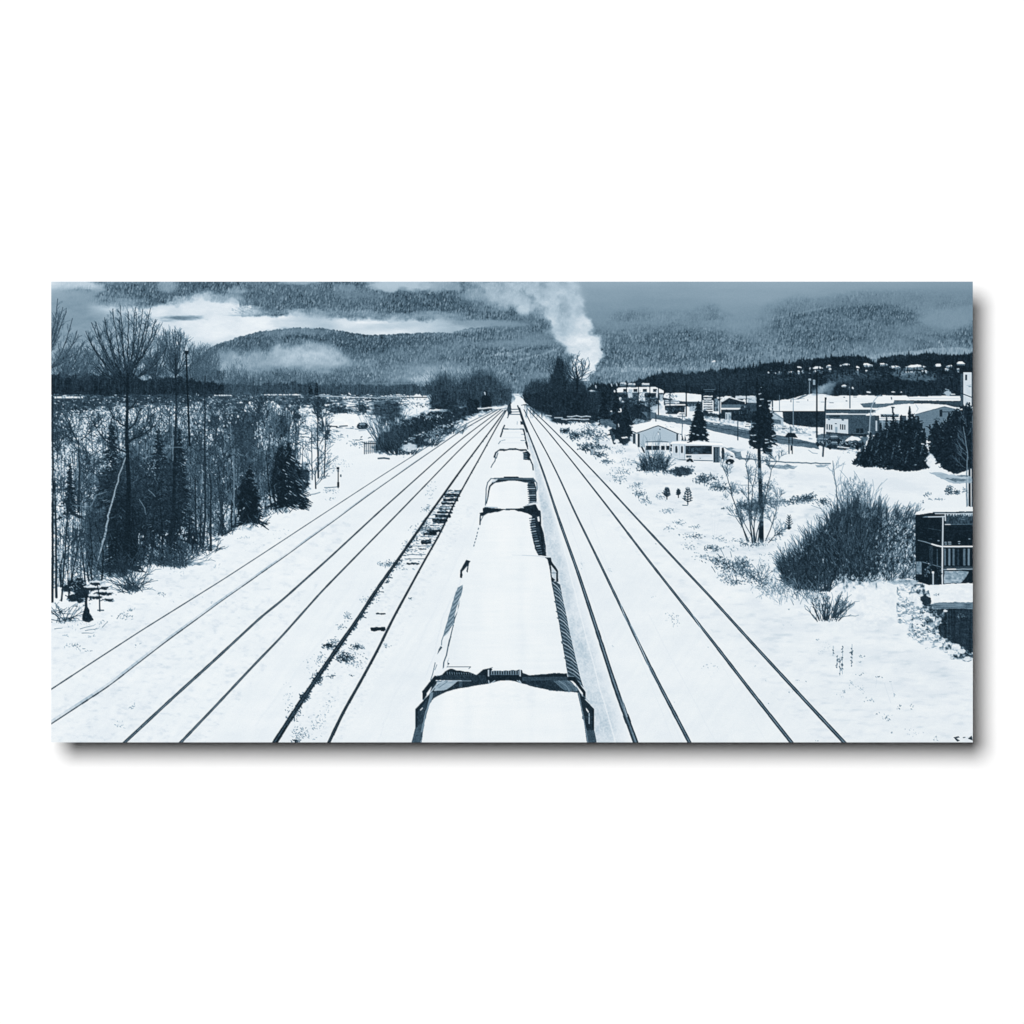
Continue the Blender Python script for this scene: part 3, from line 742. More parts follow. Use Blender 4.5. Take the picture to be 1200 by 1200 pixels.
# more trunks inside the wood
trunks = [(66, 700, 64, 560, 3.0, .18), (72, 704, 84, 560, 2.2, .2), (80, 700, 95, 620, 2.0, .2), (92, 520, 78, 492, 1.6, .2), (92, 600, 92, 515, 2.6, .2), (96, 540, 132, 520, .8, .2),
          (170, 650, 171, 590, 2.8, .16), (162, 645, 176, 600, 1.4, .2), (196, 655, 207, 600, 5.5, .14), (222, 636, 222, 600, 3.2, .15), (230, 630, 229, 560, 2.4, .18), (247, 645, 247, 560, 2.8, .17), (262, 620, 255, 560, 2.0, .2),
          (258, 620, 268, 590, 1.6, .18), (274, 610, 274, 510, 1.4, .4), (298, 500, 298, 460, 1.0, .25), (373, 560, 372, 470, 2.2, .2), (380, 558, 382, 478, 1.6, .22), (366, 562, 365, 505, 1.4, .25), (355, 580, 355, 520, 1.2, .25), (370, 572, 369, 548, 1.8, .2),
          (331, 520, 331, 460, .9, .3), (315, 520, 315, 474, .9, .3), (322, 530, 322, 480, .8, .4), (309, 530, 308, 490, .8, .35), (235, 640, 236, 590, 2.2, .17), (206, 520, 206.5, 470, 2.4, .18), (199, 520, 199, 480, 1.6, .25)]
i_trk = [item('tree_trunk', 'slim bare trunk in the left woods', group='slim bare trunks in the left woods') for _ in trunks]
for k, (x1, y1, x2, y2, w, t) in enumerate(trunks):
    L([(x1, y1), ((x1 + x2) / 2 + rng.normal(0, .6), (y1 + y2) / 2), (x2, y2)], (w, max(.6, w * .5)), t, i_trk[k], 1, .15, 8)
    for j in range(5):
        f = rng.random(); sx = x1 + (x2 - x1) * f; sy = y1 + (y2 - y1) * f
        grow(sx, sy, rng.choice([-1, 1]) * rng.uniform(.4, .9), rng.uniform(6, 14), .8, t + .04, i_trk[k], 2, a=.8)
for (x, y, l, an) in [(66, 540, 26, .5), (90, 520, 34, -.75), (95, 515, 30, .9), (85, 600, 30, .6), (100, 560, 26, .4), (75, 650, 26, .6), (372, 500, 26, .3), (380, 500, 24, -.3), (375, 520, 20, .5), (246, 560, 40, -.1), (262, 560, 40, .15), (228, 560, 42, .05),
                      (252, 520, 36, .1), (300, 505, 30, .1), (310, 500, 26, -.1), (340, 500, 20, .3), (350, 510, 18, -.2), (282, 520, 30, 0)]:
    grow(x, y, an, l * .5, 1.3, .22, i_under, 4, spread=.4, a=.85)
# pale leaning birch
i_birch = item('birch_trunk', 'pale leaning birch trunk in front of the dark conifers')
L([(147, 536), (140, 556), (134, 580), (128, 600), (124, 622), (119, 640), (112, 664)], (1.0, 2.6), .66, i_birch, .9, .35, 4)
for _ in range(22):
    f = rng.random(); x = 147 - 35 * f; y = 536 + 128 * f
    S(x - 1, y, x + 1.4, y + .8, .8, .5, .25, i_birch, .8)
L([(111, 664), (115, 650), (119, 635)], (3, 1.5), .3, i_birch, .7)
for pts in ([(202, 470), (202.5, 540)], [(197, 524), (214, 524.5)], [(163, 585), (169, 595), (171, 603)], [(106, 594), (113, 580), (125, 576)], [(174, 574), (182, 582)], [(85, 592), (105, 594)], [(242, 596), (243, 610)], [(274, 545), (274.5, 612)]):
    L(pts, .9, .55, i_under, .7, .3)
# twigs at the foot of the wood
def arch(x, y, l, an, t=.25, w=.8, bend=.35, it=None, a=.85):
    for k in range(6):
        x2 = x + math.sin(an) * l / 6; y2 = y - math.cos(an) * l / 6
        S(x, y, x2, y2, w, w * .9, t, it if it is not None else i_under, a)
        if k > 2 and rng.random() < .5:
            b = an + rng.choice([-1, 1]) * .5
            S(x2, y2, x2 + math.sin(b) * l / 5, y2 - math.cos(b) * l / 5, .5, .4, t + .05, it if it is not None else i_under, a * .9)
        x, y = x2, y2; an += bend / 6 * (1 if an > 0 else -1); w *= .92


for (cx, cy, n, h, f) in [(156, 690, 60, 34, 1.3), (145, 672, 40, 26, 1.1), (190, 662, 70, 34, 1.1), (210, 664, 60, 34, 1.2), (228, 650, 30, 22, 1.1), (172, 664, 24, 30, .9), (245, 646, 26, 14, 1.3), (75, 728, 26, 24, 1.4), (66, 720, 20, 18, 1.5), (300, 616, 20, 10, 1.3), (262, 626, 30, 18, 1.2), (120, 668, 26, 22, 1.0),
                          (330, 600, 14, 10, 1.2), (152, 694, 20, 20, 1.45)]:
    for _ in range(n):
        arch(cx + rng.normal(0, 6), cy + rng.normal(0, 1.5), h * rng.uniform(.5, 1.1), rng.uniform(-f, f), .22 + rng.normal(0, .06), rng.uniform(.5, .95))
blob(155, 690, 9, 3.5, .25, i_under, .8, .6, (4, 2), .3, 441); blob(140, 668, 14, 8, .2, i_under, .8, .6, (5, 4), .3, 442)
blob(205, 660, 26, 3.5, .28, i_under, .7, .7, (6, 2), .3, 443)
specks(90, 728, 22, 8, 40, .8, .5, i_ground, .7, 3, .1)
# snowy little pines at the left edge
i_sp = [item('small_pine', 'dark small pine with a bent trunk at the lower left'), item('small_pine', 'tiny pine with tiers of snow beside the bent one')]
P([(97, 728), (100, 712), (103, 711), (106, 722), (110, 727), (101, 729)], .17, i_sp[0], jit=.8, tex=(.06, 2, 2))
for _ in range(60):
    x = rng.normal(92, 8); y = rng.normal(694, 8); S(x, y, x + rng.uniform(-4, 4), y + rng.uniform(-1, 2.5), 1.3, .5, .17, i_sp[0], .9)
L([(98, 726), (101, 712), (101, 700), (98, 688), (90, 680)], (4.0, 1.6), .16, i_sp[0], 1, .3)
for (cx, cy, rx, ry) in [(89, 684, 11, 6), (96, 694, 11, 7), (85, 701, 6, 4), (94, 704, 5, 3), (101, 722, 6, 4), (78, 690, 6, 4)]:
    blob(cx, cy, rx, ry, .15, i_sp[0], .95, .5, (3, 2.5), .2, int(cx * 3), tex=.05)
for (cx, cy, rx) in [(112, 684, 7), (107, 690, 9), (122, 689, 7), (126, 696, 8), (112, 700, 9), (128, 703, 7), (118, 695, 8)]:
    L([(116.6, cy + 1.5), ((cx + 116) / 2, cy - .5), (cx, cy)], 1.0, .17, i_sp[1])
    blob(cx, cy, rx * .9, 2.2, .16, i_sp[1], .95, .8, (2, 1.2), .2, int(cx * 5 + cy), tex=.05)
    blob(cx, cy - 2.4, rx * .85, 1.2, .9, i_sp[1], .85, .5, (3, 1), .2, int(cx * 7 + cy))
L([(117, 716), (116.5, 700), (114, 684)], (1.8, 1.0), .18, i_sp[1]); R(114, 714.5, 122, 716, .25, i_sp[1], a=.8)
specks(88, 682, 10, 8, 26, 1.2, .85, None, .8, 2)

# utility pole on the left
i_lp = item('utility_pole', 'dark utility pole rising out of the left woods')
i_lpt = item('crossarm', parent=i_lp)
L([(218, 412), (219.5, 450), (221, 490), (222.3, 522)], (2.0, 2.4), .13, i_lp)
P([(216.3, 411), (221.3, 411), (220.5, 415), (217, 415)], .12, i_lpt)

# shoulder marks and weeds on the left snow
for (cx, cy, rx, ry, n, t) in [(145, 722, 12, 4, 26, .35), (190, 697, 8, 2.5, 12, .3), (155, 716, 5, 2, 10, .4), (85, 757, 10, 2.5, 18, .4), (108, 746, 8, 2, 9, .6), (118, 730, 6, 4, 9, .5), (75, 745, 6, 2, 6, .6), (95, 760, 14, 4, 10, .55), (140, 850, 6, 4, 12, .6), (154, 829, 5, 5, 14, .55), (212, 670, 12, 4, 12, .75),
                               (255, 664, 9, 2, 8, .6), (230, 700, 40, 14, 16, .8), (284, 630, 8, 2, 8, .5), (300, 640, 14, 6, 10, .8), (328, 625, 16, 6, 12, .7), (385, 585, 8, 2, 9, .5), (160, 756, 8, 3, 4, .5), (247, 706, 3, 1.5, 2, .4)]:
    specks(cx, cy, rx, ry, n, 1.1, t, i_ground, .85, 2.6, -.45)
for (x, y, l, an) in [(94, 737, 16, 1.25), (100, 739, 14, 1.35), (120, 735, 9, .7), (137, 725, 8, .6), (64, 737, 8, 1.4), (96, 742, 12, 1.5)]:
    arch(x, y, l, an, .4, .8, .2, i_ground)
blob(200, 662, 60, 5, .84, i_ground, .0, .3)
# ---------------------------------------------------------------- right: dark hillside and its houses
i_rhill = item('wooded_hillside', 'dark wooded hillside behind the town', kind='structure')
r_ = rect(1005, 404, 1141, 420); X_, Y_ = grids(r_)
tp_ = curve([(1005, 418), (1020, 416), (1045, 413), (1075, 411), (1090, 408), (1110, 407), (1140, 407.5)], X_) + .8 * vnoise(X_, Y_ * 0, 2, 1, 3)
put(r_, sstep(Y_ - tp_, -.5, .8) * .9, .60 + .1 * vnoise(X_, Y_, 1.1, 3, 4), i_rhill)
ridge = [(688, 452), (700, 449), (715, 450), (740, 447), (760, 441), (775, 437), (790, 435), (800, 436), (806, 437), (812, 435), (830, 434), (850, 431), (862, 430), (885, 428), (895, 425), (910, 423), (930, 423), (940, 420), (960, 418), (980, 416.5), (1000, 416), (1014, 417), (1021, 422), (1026, 423), (1032, 418), (1045, 415), (1060, 414), (1080, 414), (1100, 413.5), (1141, 413)]
wood_band(ridge, [(688, 470), (1141, 466)], .175, i_rhill, 501, 1.6, .035, 1.0, 1.6)
for _ in range(900):
    x = rng.uniform(690, 1140); yt = np.interp(x, [p[0] for p in ridge], [p[1] for p in ridge]); y = yt + 2 + (466 - yt) * rng.random() ** 1.2
    h = rng.uniform(3, 7)
    P([(x - h * .25, y), (x, y - h), (x + h * .25, y)], .165 + rng.normal(0, .035), i_rhill, a=.8)
blob(830, 446, 60, 9, .24, None, .6, .5, (14, 5), .6, 503); blob(900, 443, 30, 6, .22, None, .5, .5, (10, 4), .6, 504)
blob(985, 443, 12, 7, .38, None, .6, .7, (5, 4), .5, 505, tex=.1); blob(1010, 440, 20, 5, .3, None, .6, .7, (5, 4), .5, 506, tex=.1)
blob(1075, 441, 20, 5, .5, None, .55, .9, (5, 3), .4, 507, tex=.2); blob(1058, 436, 12, 4, .55, None, .6, .9, (4, 3), .4, 508, tex=.2)
blob(1083, 425, 40, 5, .155, None, .8, .5, (9, 4), .5, 509)

hh = [(901, 436, 3, 0, 1), (908, 436.4, 4, 0, 1), (914, 436, 3, 1, 2), (926, 435.4, 7, 0, 2), (937, 429.6, 6, 0, 1), (936, 435, 3, 1, 3), (941, 434.6, 3, 1, 2), (949, 431.5, 3, 1, 2), (949, 435, 3, 1, 2), (958.5, 430.8, 13, 2, 1), (958.5, 434.8, 12, 1, 2), (971, 428.6, 6, 1.4, 2), (972, 433, 6, 2, 2.4),
      (985, 428, 3, .6, 1), (991, 426.8, 9, 1, 1), (1005, 430, 5, 1, 1), (1004.5, 433.6, 3, 1, 5), (1017.5, 427, 12, 1.8, 2.2), (1016, 433.8, 4, .5, 2), (1036, 426.4, 10, 1.2, 2), (1049, 429.8, 14, 2, 1), (1072.5, 429.4, 26, 3, 3), (1070, 435.5, 20, 0, 2.2), (1084, 434.6, 9, 1, 2), (1098, 428, 10, 3, 1), (1112, 428.6, 8, 1, 2), (1110, 432, 6, 0, 2), (1126, 425.5, 11, 3.5, 2), (1122.5, 432, 4, 0, 3.4), (989, 451.6, 6, 1, 1.5), (995.5, 454, 2.4, 1, 1.5), (999.5, 454, 2.4, 1, 1.5), (1018, 459, 6, 0, 1), (1047, 459.4, 6, .6, 0), (1056, 459.2, 3, .5, 0), (817, 431.0, 0, 0, 0), (836, 423.4, 5, 1.2, 1)]
hl = ['tiny pale hillside house at the left of the row', 'tiny hillside house second from the left of the row', 'narrow hillside house with a pale front', 'wide flat roofed hillside house left of the pole', 'snow roofed house higher than its left neighbours', 'tiny pale house below the higher snow roof', 'small house with two bright patches', 'narrow upper house left of the broad roof', 'narrow lower house left of the broad roof', 'broad snow roofed house above the steam puff',
      'pale walled house under the broad snow roof', 'steep snow roofed house right of the broad roof', 'pale house below the steep snow roof', 'tiny dark walled house between two roofs', 'long thin snow roof on the hillside', 'small snow roof above a pale slope', 'tall narrow pale house on the slope', 'bright snow roofed house at the notch in the trees', 'tiny pale house under the bright roof', 'flat snow roofed house right of the notch', 'low house with a sloping snow roof',
      'largest snow roofed house on the hillside', 'terrace of pale walls below the largest house', 'pale house at the right end of the terrace', 'house with a steep one sided snow roof', 'small house left of the tower', 'pale wall below the small house left of the tower', 'tall roofed house just left of the tower', 'white gable below the tall roofed house', 'small white house above the warehouse steam', 'left one of two tiny white sheds', 'right one of two tiny white sheds', 'low snow roof behind the warehouse', 'thin snow roof behind the long hall', 'tiny snow roof behind the long hall', '', 'lone snow roofed cabin on the forest slope']
for k, (cx, cy, w, rf, wl) in enumerate(hh):
    if w == 0: continue
    it = item('hillside_house', hl[k], group='snow roofed houses on the dark hillside')
    ro = item('roof', parent=it)
    if wl: R(cx - w * .42, cy + .6, cx + w * .42, cy + .6 + wl, rng.uniform(.4, .75), it, jit=.2)
    if wl > 1.5 and w > 4:
        for j in range(int(w / 2.5)):
            x = cx - w * .4 + (j + .5) * w * .8 / int(w / 2.5)
            S(x, cy + 1.5, x + .4, cy + 2.2, .8, .7, .2, it, .8)
    sk = rng.uniform(-.25, .25) * w
    P([(cx - w / 2, cy + .7 + rng.normal(0, .2)), (cx - w * .2 + sk, cy - rf * .5 - .2), (cx + w * .2 + sk, cy - rf * .5 - .4), (cx + w / 2, cy + .7 + rng.normal(0, .2))], rng.uniform(.9, .97) if w > 4 else rng.uniform(.75, .92), ro, jit=.2)

for _ in range(230):        # dark firs standing in front of the houses
    x = rng.uniform(896, 1136); y = np.interp(x, [896, 960, 1000, 1136], [440, 437, 436, 437]) + rng.normal(0, 3.5); h = rng.uniform(2.5, 6.5)
    P([(x - h * .22, y + 1), (x, y - h), (x + h * .22, y + 1)], .17 + rng.normal(0, .03), i_rhill, a=.8)
for _ in range(160):
    x = rng.uniform(900, 1130); y = rng.uniform(433, 446); S(x, y, x + rng.uniform(1, 3), y + .2, .8, .5, rng.uniform(.3, .5), i_rhill, .5)

# ---------------------------------------------------------------- right: town cluster behind the road
i_rwood = item('tree_line', 'dark trees on the right side beyond the tracks', kind='stuff')
for (cx, cy, rx, ry, sd) in [(702, 472, 16, 20, 511), (690, 480, 14, 14, 512), (716, 480, 10, 20, 513), (735, 482, 18, 14, 514), (752, 478, 12, 10, 515), (745, 490, 16, 8, 516), (728, 494, 10, 12, 517), (765, 473, 8, 8, 518), (682, 466, 10, 12, 519)]:
    blob(cx, cy, rx, ry, .18, i_rwood, .95, .45, (5, 5), .2, sd, tex=.07)
bush(702, 492, 26, 42, 90, .2, i_rwood, .7, .4, .06, .7); bush(745, 492, 40, 24, 90, .22, i_rwood, .6, .8, .1, .7); bush(682, 492, 20, 34, 50, .22, i_rwood, .6, .4, .06, .7)

def building(label, wall, roof=None, wt=.3, rt=.93, name='building', tex=None, jit=.12):
    it = item(name, label)
    P(wall, wt, it, jit=jit, tex=tex)
    ro = None
    if roof:
        ro = item('roof', parent=it)
        P(roof, rt, ro, jit=jit, tex=(.03, 6, 2))
    return it, ro


def win(par, x0, y0, x1, y1, t=.17, name='window', **k):
    w = item(name, parent=par); R(x0, y0, x1, y1, t, w, **k); return w


b1, _ = building('long house row with a snowy roof and square dark windows', [(721, 459), (777, 459), (777, 468), (721, 468)], [(719.5, 457.5), (725, 454), (768, 453.5), (777.5, 457.5), (777.5, 460.5), (719.5, 459.6)], .3)
for x in (730.5, 742.5, 753.5, 765.5): win(b1, x, 455.8, x + 4.6, 459.4, .2)
for (x0, y0, x1, y1, t) in [(736, 456, 741, 466, .75), (748, 460.5, 756, 469.5, .85), (769, 457, 771, 466, .8), (756, 462, 768, 465, .15), (721, 462, 735, 467, .2), (773, 462, 777, 470, .7)]:
    R(x0, y0, x1, y1, t, b1, jit=.3, tex=(.15, 2, 2))
specks(750, 463, 14, 5, 60, 1.1, .25, b1, .9, 1.6); specks(738, 462, 8, 4, 30, .9, .7, b1, .8)
for (x0, y0, w, l) in [(726.5, 448.4, 7, 'small snow roof above the long house row, leftmost'), (736, 449, 8, 'small snow roof above the long house row, middle'), (752, 449, 9, 'small snow roof above the long house row, rightmost')]:
    q, _ = building(l, [(x0, y0 + 1), (x0 + w, y0 + 1), (x0 + w, y0 + 4), (x0, y0 + 4)], [(x0 - .5, y0 + 1.6), (x0 + 1, y0), (x0 + w, y0 - .2), (x0 + w + .5, y0 + 2)], .4, .88, 'house')
    specks(x0 + w / 2, y0 + 2, w / 2, 1.5, 8, .9, .25, q, .8)
for (x, y) in [(698, 452), (716.5, 450), (722.5, 449.5), (694, 461), (699, 470)]:
    S(x, y, x + .5, y + 2.5, 1.4, 1, .8, i_rwood, .9)
S(727, 467, 727.6, 469.5, 3.0, 2, .85, b1); S(727.6, 469, 728, 471, 1, 1, .2, b1)
b2, _ = building('wide snow roofed building behind the dark utility poles', [(778, 466), (822, 470), (822, 477), (778, 475)], [(777.5, 463), (780, 460.8), (800, 460.2), (822.5, 462.6), (822.5, 470.8), (800, 470.5), (777.5, 466)], .28, .93)
specks(788, 464.5, 7, 3, 34, 1.1, .3, b2, .85, 2); R(779, 469, 796, 472.5, .75, b2, jit=.3, tex=(.2, 2, 1)); R(779, 470.4, 795, 471.1, .3, b2)
win(b2, 808, 476, 816, 482, .72); 
b3, _ = building('dark flat roofed workshop with a snow edge', [(779, 475), (803, 475), (802, 486), (780, 485)], [(778, 475.6), (781, 473.6), (803, 473.6), (804, 475), (780, 475.4)], .19, .9, tex=(.08, 3, 3))
blob(770, 478, 7, 3, .8, i_ground, .9, .7, (3, 1.5), .3, 523); blob(774, 482, 9, 2, .88, i_ground, .9, .5, (3, 1.5), .3, 524)
b4, _ = building('small cabin under trees with a heaped snow roof', [(716, 483), (727, 483), (727, 489), (716, 489)], [(714.5, 482), (719, 480.3), (722, 478), (728, 478.5), (728.5, 482.6), (720, 483.8)], .3, .9, 'cabin')
b5, _ = building('dim shed behind the trackside trees', [(688, 461), (700, 460), (700, 466), (688, 466)], [(685, 459.5), (693, 457), (700, 458.5), (698, 461), (687, 461.5)], .25, .8, 'shed')
b6, _ = building('dark open sided hut at the edge of the right trees', [(702, 491.5), (718, 491), (720, 500), (704, 498)], None, .42, tex=(.12, 3, 2), name='hut')
for (x, y, w) in [(683, 479, 6), (688.5, 475, 4), (659, 471, 6), (648, 474, 7), (640.5, 472, 4)]:
    P([(x, y + 2), (x + w * .4, y - .5), (x + w, y), (x + w, y + 1.6)], .88, i_ground, jit=.3)

# yard with layered snowy goods and road sign
i_goods = item('stacked_goods', 'snow topped stacked goods behind the conifer')
for k in range(7):
    y = 464 + k * 2.7
    R(824.5, y, 835 - (k % 2), y + 1.5, .88 - .05 * (k % 3), i_goods, jit=.25); R(824.5, y + 1.5, 835, y + 2.7, .22, i_goods, jit=.2)
R(836.5, 467, 842, 482, .4, i_goods, tex=(.2, 2, 2)); specks(839, 474, 3, 7, 26, .9, .75, i_goods, .8)
i_board = item('billboard', 'dark billboard frame standing behind the road')
R(823, 456.4, 839.5, 461.2, .15, i_board); R(824, 456.2, 838.5, 457, .42, i_board); R(826, 458, 836, 459.2, .3, i_board)
L([(822.6, 458), (822.6, 481)], 1.3, .14, i_board); L([(836.8, 461), (836.8, 481)], 1.3, .16, i_board)
b7, rf7 = building('gabled shop with a dark front and white canopy edge', [(845, 470.5), (854.5, 465.6), (873, 471), (873, 494), (845, 492)], None, .19, name='shop')
P([(845, 469.6), (854.5, 464.8), (873.5, 470.3), (873, 471.4), (854.5, 466.3), (845.5, 471.6)], .85, b7, jit=.1)
P([(846, 468), (850, 464), (858, 464.5), (850, 467)], .93, b7)
R(845, 474, 873, 478, .42, b7); R(845, 478, 872.5, 480, .94, b7, jit=.1); R(872, 475.5, 873, 479, .8, b7)
win(b7, 850, 483.5, 857, 493, .75, 'door'); R(851, 485, 852, 492, .4, b7); R(854, 485, 855, 492, .5, b7)
R(840, 465.3, 850, 467, .9, b7, jit=.2); R(862, 464, 886, 467.4, .8, i_ground, jit=.3, tex=(.1, 4, 1)); R(876, 468, 886, 472.5, .72, i_ground, jit=.5, tex=(.2, 3, 1.5))
b8, _ = building('dark side wall of the shop beside the conifer', [(873.5, 471.5), (888, 472.5), (888, 494), (873.5, 492)], None, .27, name='annex')
for (cx, cy, rx, ry, sd) in [(845, 488, 4, 4, 526), (866, 489, 9, 7, 527), (872, 484, 7, 8, 528), (880, 491, 8, 5, 529), (826, 484, 3, 4, 530), (830, 486, 8, 2.2, 531), (838, 487, 4, 2.5, 532)]:
    blob(cx, cy, rx, ry, .18, i_rwood, .92, .5, (3, 3), .2, sd, tex=.07)

i_road = item('road', 'wet grey road curving past the town', kind='structure')
P([(752, 482.5), (765, 483), (772, 486.5), (800, 490), (827, 494), (860, 500), (880, 505.5), (912, 510), (935, 514.5), (958, 520), (960, 526), (935, 523.4), (905, 518.5), (870, 513), (835, 505), (806, 497.5), (780, 494), (758, 489)],
  lambda X, Y: .40 + .06 * vnoise(X + Y * 4, Y, 18, 1.1, 541) + .03 * fbm(X, Y, 3, 1.2, 542, 2), i_road, jit=.25)
L([(830, 499), (880, 508.5), (955, 521)], .9, .27, i_road, .7, .2)
for _ in range(90):
    f = rng.random(); x = 775 + 110 * f; y = 487.5 + (x - 775) * .145 + rng.normal(0, 1.1) - 1
    S(x, y, x + rng.uniform(1, 3), y + .3, rng.uniform(1, 2.4), 1, rng.choice([.95, .9, .6, .85]), i_ground, .85)
for k in range(34):
    x = 826 + k * 1.75; y = 489.5 + (x - 826) * .155
    blob(x, y, 2.6, 1.9, .9 - .1 * (k % 3), i_ground, .95, .4, (2, 1.5), .2, 550 + k)
L([(826, 494.2), (860, 499.6), (885, 506)], .8, .32, i_road, .8, .3)
for _ in range(60):
    x = rng.uniform(905, 958); y = 508 + (x - 905) * .14 + rng.normal(0, 2.2)
    S(x, y - 6, x + 3, y - 5.6, 2, 1.2, rng.choice([.92, .85, .6]), i_ground, .8)

cars = [('snow covered white car left of the conifer', 793, 483, 13, 4.5, .93, .3), ('snow covered pale car beside the gabled shop', 872, 495.5, 8, 3.6, .95, .3), ('snow covered car parked by the warehouse wall', 915, 498, 8, 3.4, .85, .35)]
for (l, x, y, w, h, t, d) in cars:
    c_ = item('parked_car', l, group='snow covered cars in the town')
    P([(x, y + h), (x, y + h * .5), (x + w * .25, y), (x + w * .7, y), (x + w, y + h * .5), (x + w, y + h)], t, c_, jit=.25)
    q = item('window', parent=c_); P([(x + w * .2, y + h * .6), (x + w * .3, y + h * .3), (x + w * .7, y + h * .3), (x + w * .8, y + h * .6)], d, q, a=.8)
    R(x + 1, y + h, x + w - 1, y + h + .8, .25, c_, a=.8)

for (x0, x1, y, n, t) in [(779, 803, 478, 7, .34), (806, 822, 474, 5, .5), (846, 872, 482, 6, .35), (874, 888, 480, 4, .4), (919, 966, 488, 12, .27), (919, 966, 494, 10, .26), (1049, 1126, 472.4, 18, .34), (996, 1018, 491, 5, .42)]:
    for k in range(n):
        x = x0 + (x1 - x0) * (k + rng.uniform(.2, .8)) / n; S(x, y, x + rng.uniform(0, .4), y + rng.uniform(1.2, 3), .9, .8, t + rng.normal(0, .06), None, .7)
specks(790, 480, 10, 4, 40, 1, .4, b3, .7, 2); specks(812, 476, 9, 4, 40, 1, .35, b2, .7, 2); specks(760, 472, 14, 6, 90, 1.1, .75, i_rwood, .7, 2); specks(742, 470, 18, 5, 70, 1.1, .28, b1, .8, 2); specks(700, 470, 12, 12, 60, .8, .4, i_rwood, .6, 2, 1.4)
specks(830, 488, 14, 3, 60, 1.2, .3, i_ground, .8, 2); specks(900, 500, 18, 3, 50, 1.1, .35, i_ground, .7, 2); specks(930, 503, 16, 3, 60, 1.1, .4, i_ground, .7, 2.4)
# utility poles of the town
poles = [(734.2, 451, 478, 1.0, .2, 'thin pole in front of the long house row, leftmost'), (748.2, 448, 490, 1.0, .18, 'thin pole crossing the middle of the long house row'), (761.5, 446, 494, 1.1, .16, 'thin dark pole right of the row centre'), (759.5, 470, 494, 1.3, .2, 'short post beside the garage roof'), (768.6, 484, 496, 1.0, .22, 'short thin post above the garage roof'),
         (771.6, 449, 486, 1.1, .16, 'dark pole at the right end of the long house row'), (785.2, 448, 476, 1.0, .2, 'pole in front of the wide snow roof, left'), (804.2, 450, 487, 1.5, .13, 'thick dark pole over the wide snow roof'), (843.4, 447, 492, 1.3, .14, 'dark pole at the left corner of the gabled shop'), (874.6, 446, 474, 1.2, .14, 'dark pole at the right corner of the gabled shop'),
         (799.6, 486, 500, .9, .35, 'thin post on the near side of the road, left'), (864.6, 494, 515.5, 1.2, .24, 'short dark post by the road'), (880.6, 494, 505, 1, .5, 'pale short post behind the conifer'), (905.2, 441, 480, 1.4, .16, 'dark pole right of the tall conifer'), (913.4, 463, 481, .8, .45, 'thin grey pole on the warehouse roof, left'), (929.6, 466, 500, .9, .55, 'thin pale pole before the warehouse roof'),
         (957.2, 436, 512.5, 1.9, .12, 'tall black pole before the warehouse'), (996.0, 441, 478, 1.2, .3, 'slim pole behind the flat warehouse roof')]
late_poles = poles[13:]


def pole_list(pl):
    for (x, y0, y1, w, t, l) in pl:
        p_ = item('utility_pole', l, group='utility poles in the town')
        S(x, y0, x, y1, w * .85, w * 1.1, t, p_)
        if y1 - y0 > 25:
            ca = item('crossarm', parent=p_); S(x - 2.6, y0 + 2, x + 2.6, y0 + 2, .8, .8, t, ca, .85)


# ---------------------------------------------------------------- warehouse and long halls
wh = item('warehouse', 'large warehouse with a wide snowy roof and dark front')
whr = item('roof', parent=wh); whf = item('wall', parent=wh)
P([(904, 481.5), (904, 475), (917, 469.5), (932, 466), (944, 462.5), (953, 461.2), (968, 462), (976, 464), (981, 464.8), (986, 463), (1004, 464.2), (1007, 463.2), (1048, 463.4), (1048, 470), (1010, 473), (1013, 479), (968, 479.5), (968, 481.6)],
  lambda X, Y: .93 - .03 * fbm(X, Y, 12, 3, 561, 3) - .04 * (np.abs(Y - 470.8) < .4), whr, jit=.2)
P([(917, 481.8), (967, 481.8), (967, 501), (950, 500.5), (925, 497.5), (918, 494)], lambda X, Y: .20 + .04 * fbm(X, Y, 3, 8, 562, 2), whf)
R(906, 481.6, 967, 482.8, .16, whf)
for (x, y, a_, b_) in [(926.5, 468.5, 1, 3), (946.2, 468, .8, 2), (937, 467, 6, .5), (988.5, 465, 2, 1), (991, 469.5, 2, 1), (1000, 465, 4, .7), (962, 471, 4, .5), (972, 471.8, 5, .5), (933, 471, 4, .4)]:
    R(x, y, x + a_, y + b_, .25, whr, a=.85)
P([(932, 468), (940, 464), (948, 461.8), (946, 463.6), (936, 468)], .3, whr, a=.8)
P([(905, 483), (909, 483), (918, 490), (918, 499), (914, 498), (905, 497)], .72, i_ground, jit=.3, tex=(.12, 3, 2)); L([(906, 484), (918, 491)], .9, .4, i_ground, .8); P([(905, 491), (915, 492), (915, 497), (905, 496)], .3, i_ground, a=.8, tex=(.1, 3, 2))
i_office = item('shop_front', 'grey and white shop front joined to the warehouse')
P([(968, 479.5), (1026, 480.2), (1026, 510), (968, 508)], .33, i_office)
R(968, 480, 1018, 481, .2, i_office); R(968, 484.2, 1018, 486, .92, i_office, jit=.1)
R(972, 486.5, 984, 489, .24, i_office)
P([(968, 490.5), (994, 491.5), (994, 508.3), (968, 506)], .83, i_office)
P([(994, 480.4), (994, 510), (1019, 510), (1019, 480.6)], lambda X, Y: .31 + .05 * (Y < 484) * 0, i_office); R(994, 484.6, 1018, 486, .85, i_office); P([(1014, 487), (1018, 484), (1030, 483), (1030, 486.5)], .93, i_office)
for x0 in (968.6, 984.2):
    for k in range(3): win(i_office, x0 + k * 2.6, 497 + .3 * k, x0 + k * 2.6 + 1.4, 503.4 + .2 * k)
win(i_office, 978.6, 500.5, 981.4, 507, .62, 'door'); R(978.4, 496, 980.6, 497, .2, i_office); R(970.5, 491, 973, 492.5, .4, i_office); R(986.5, 491.5, 989, 493, .4, i_office)
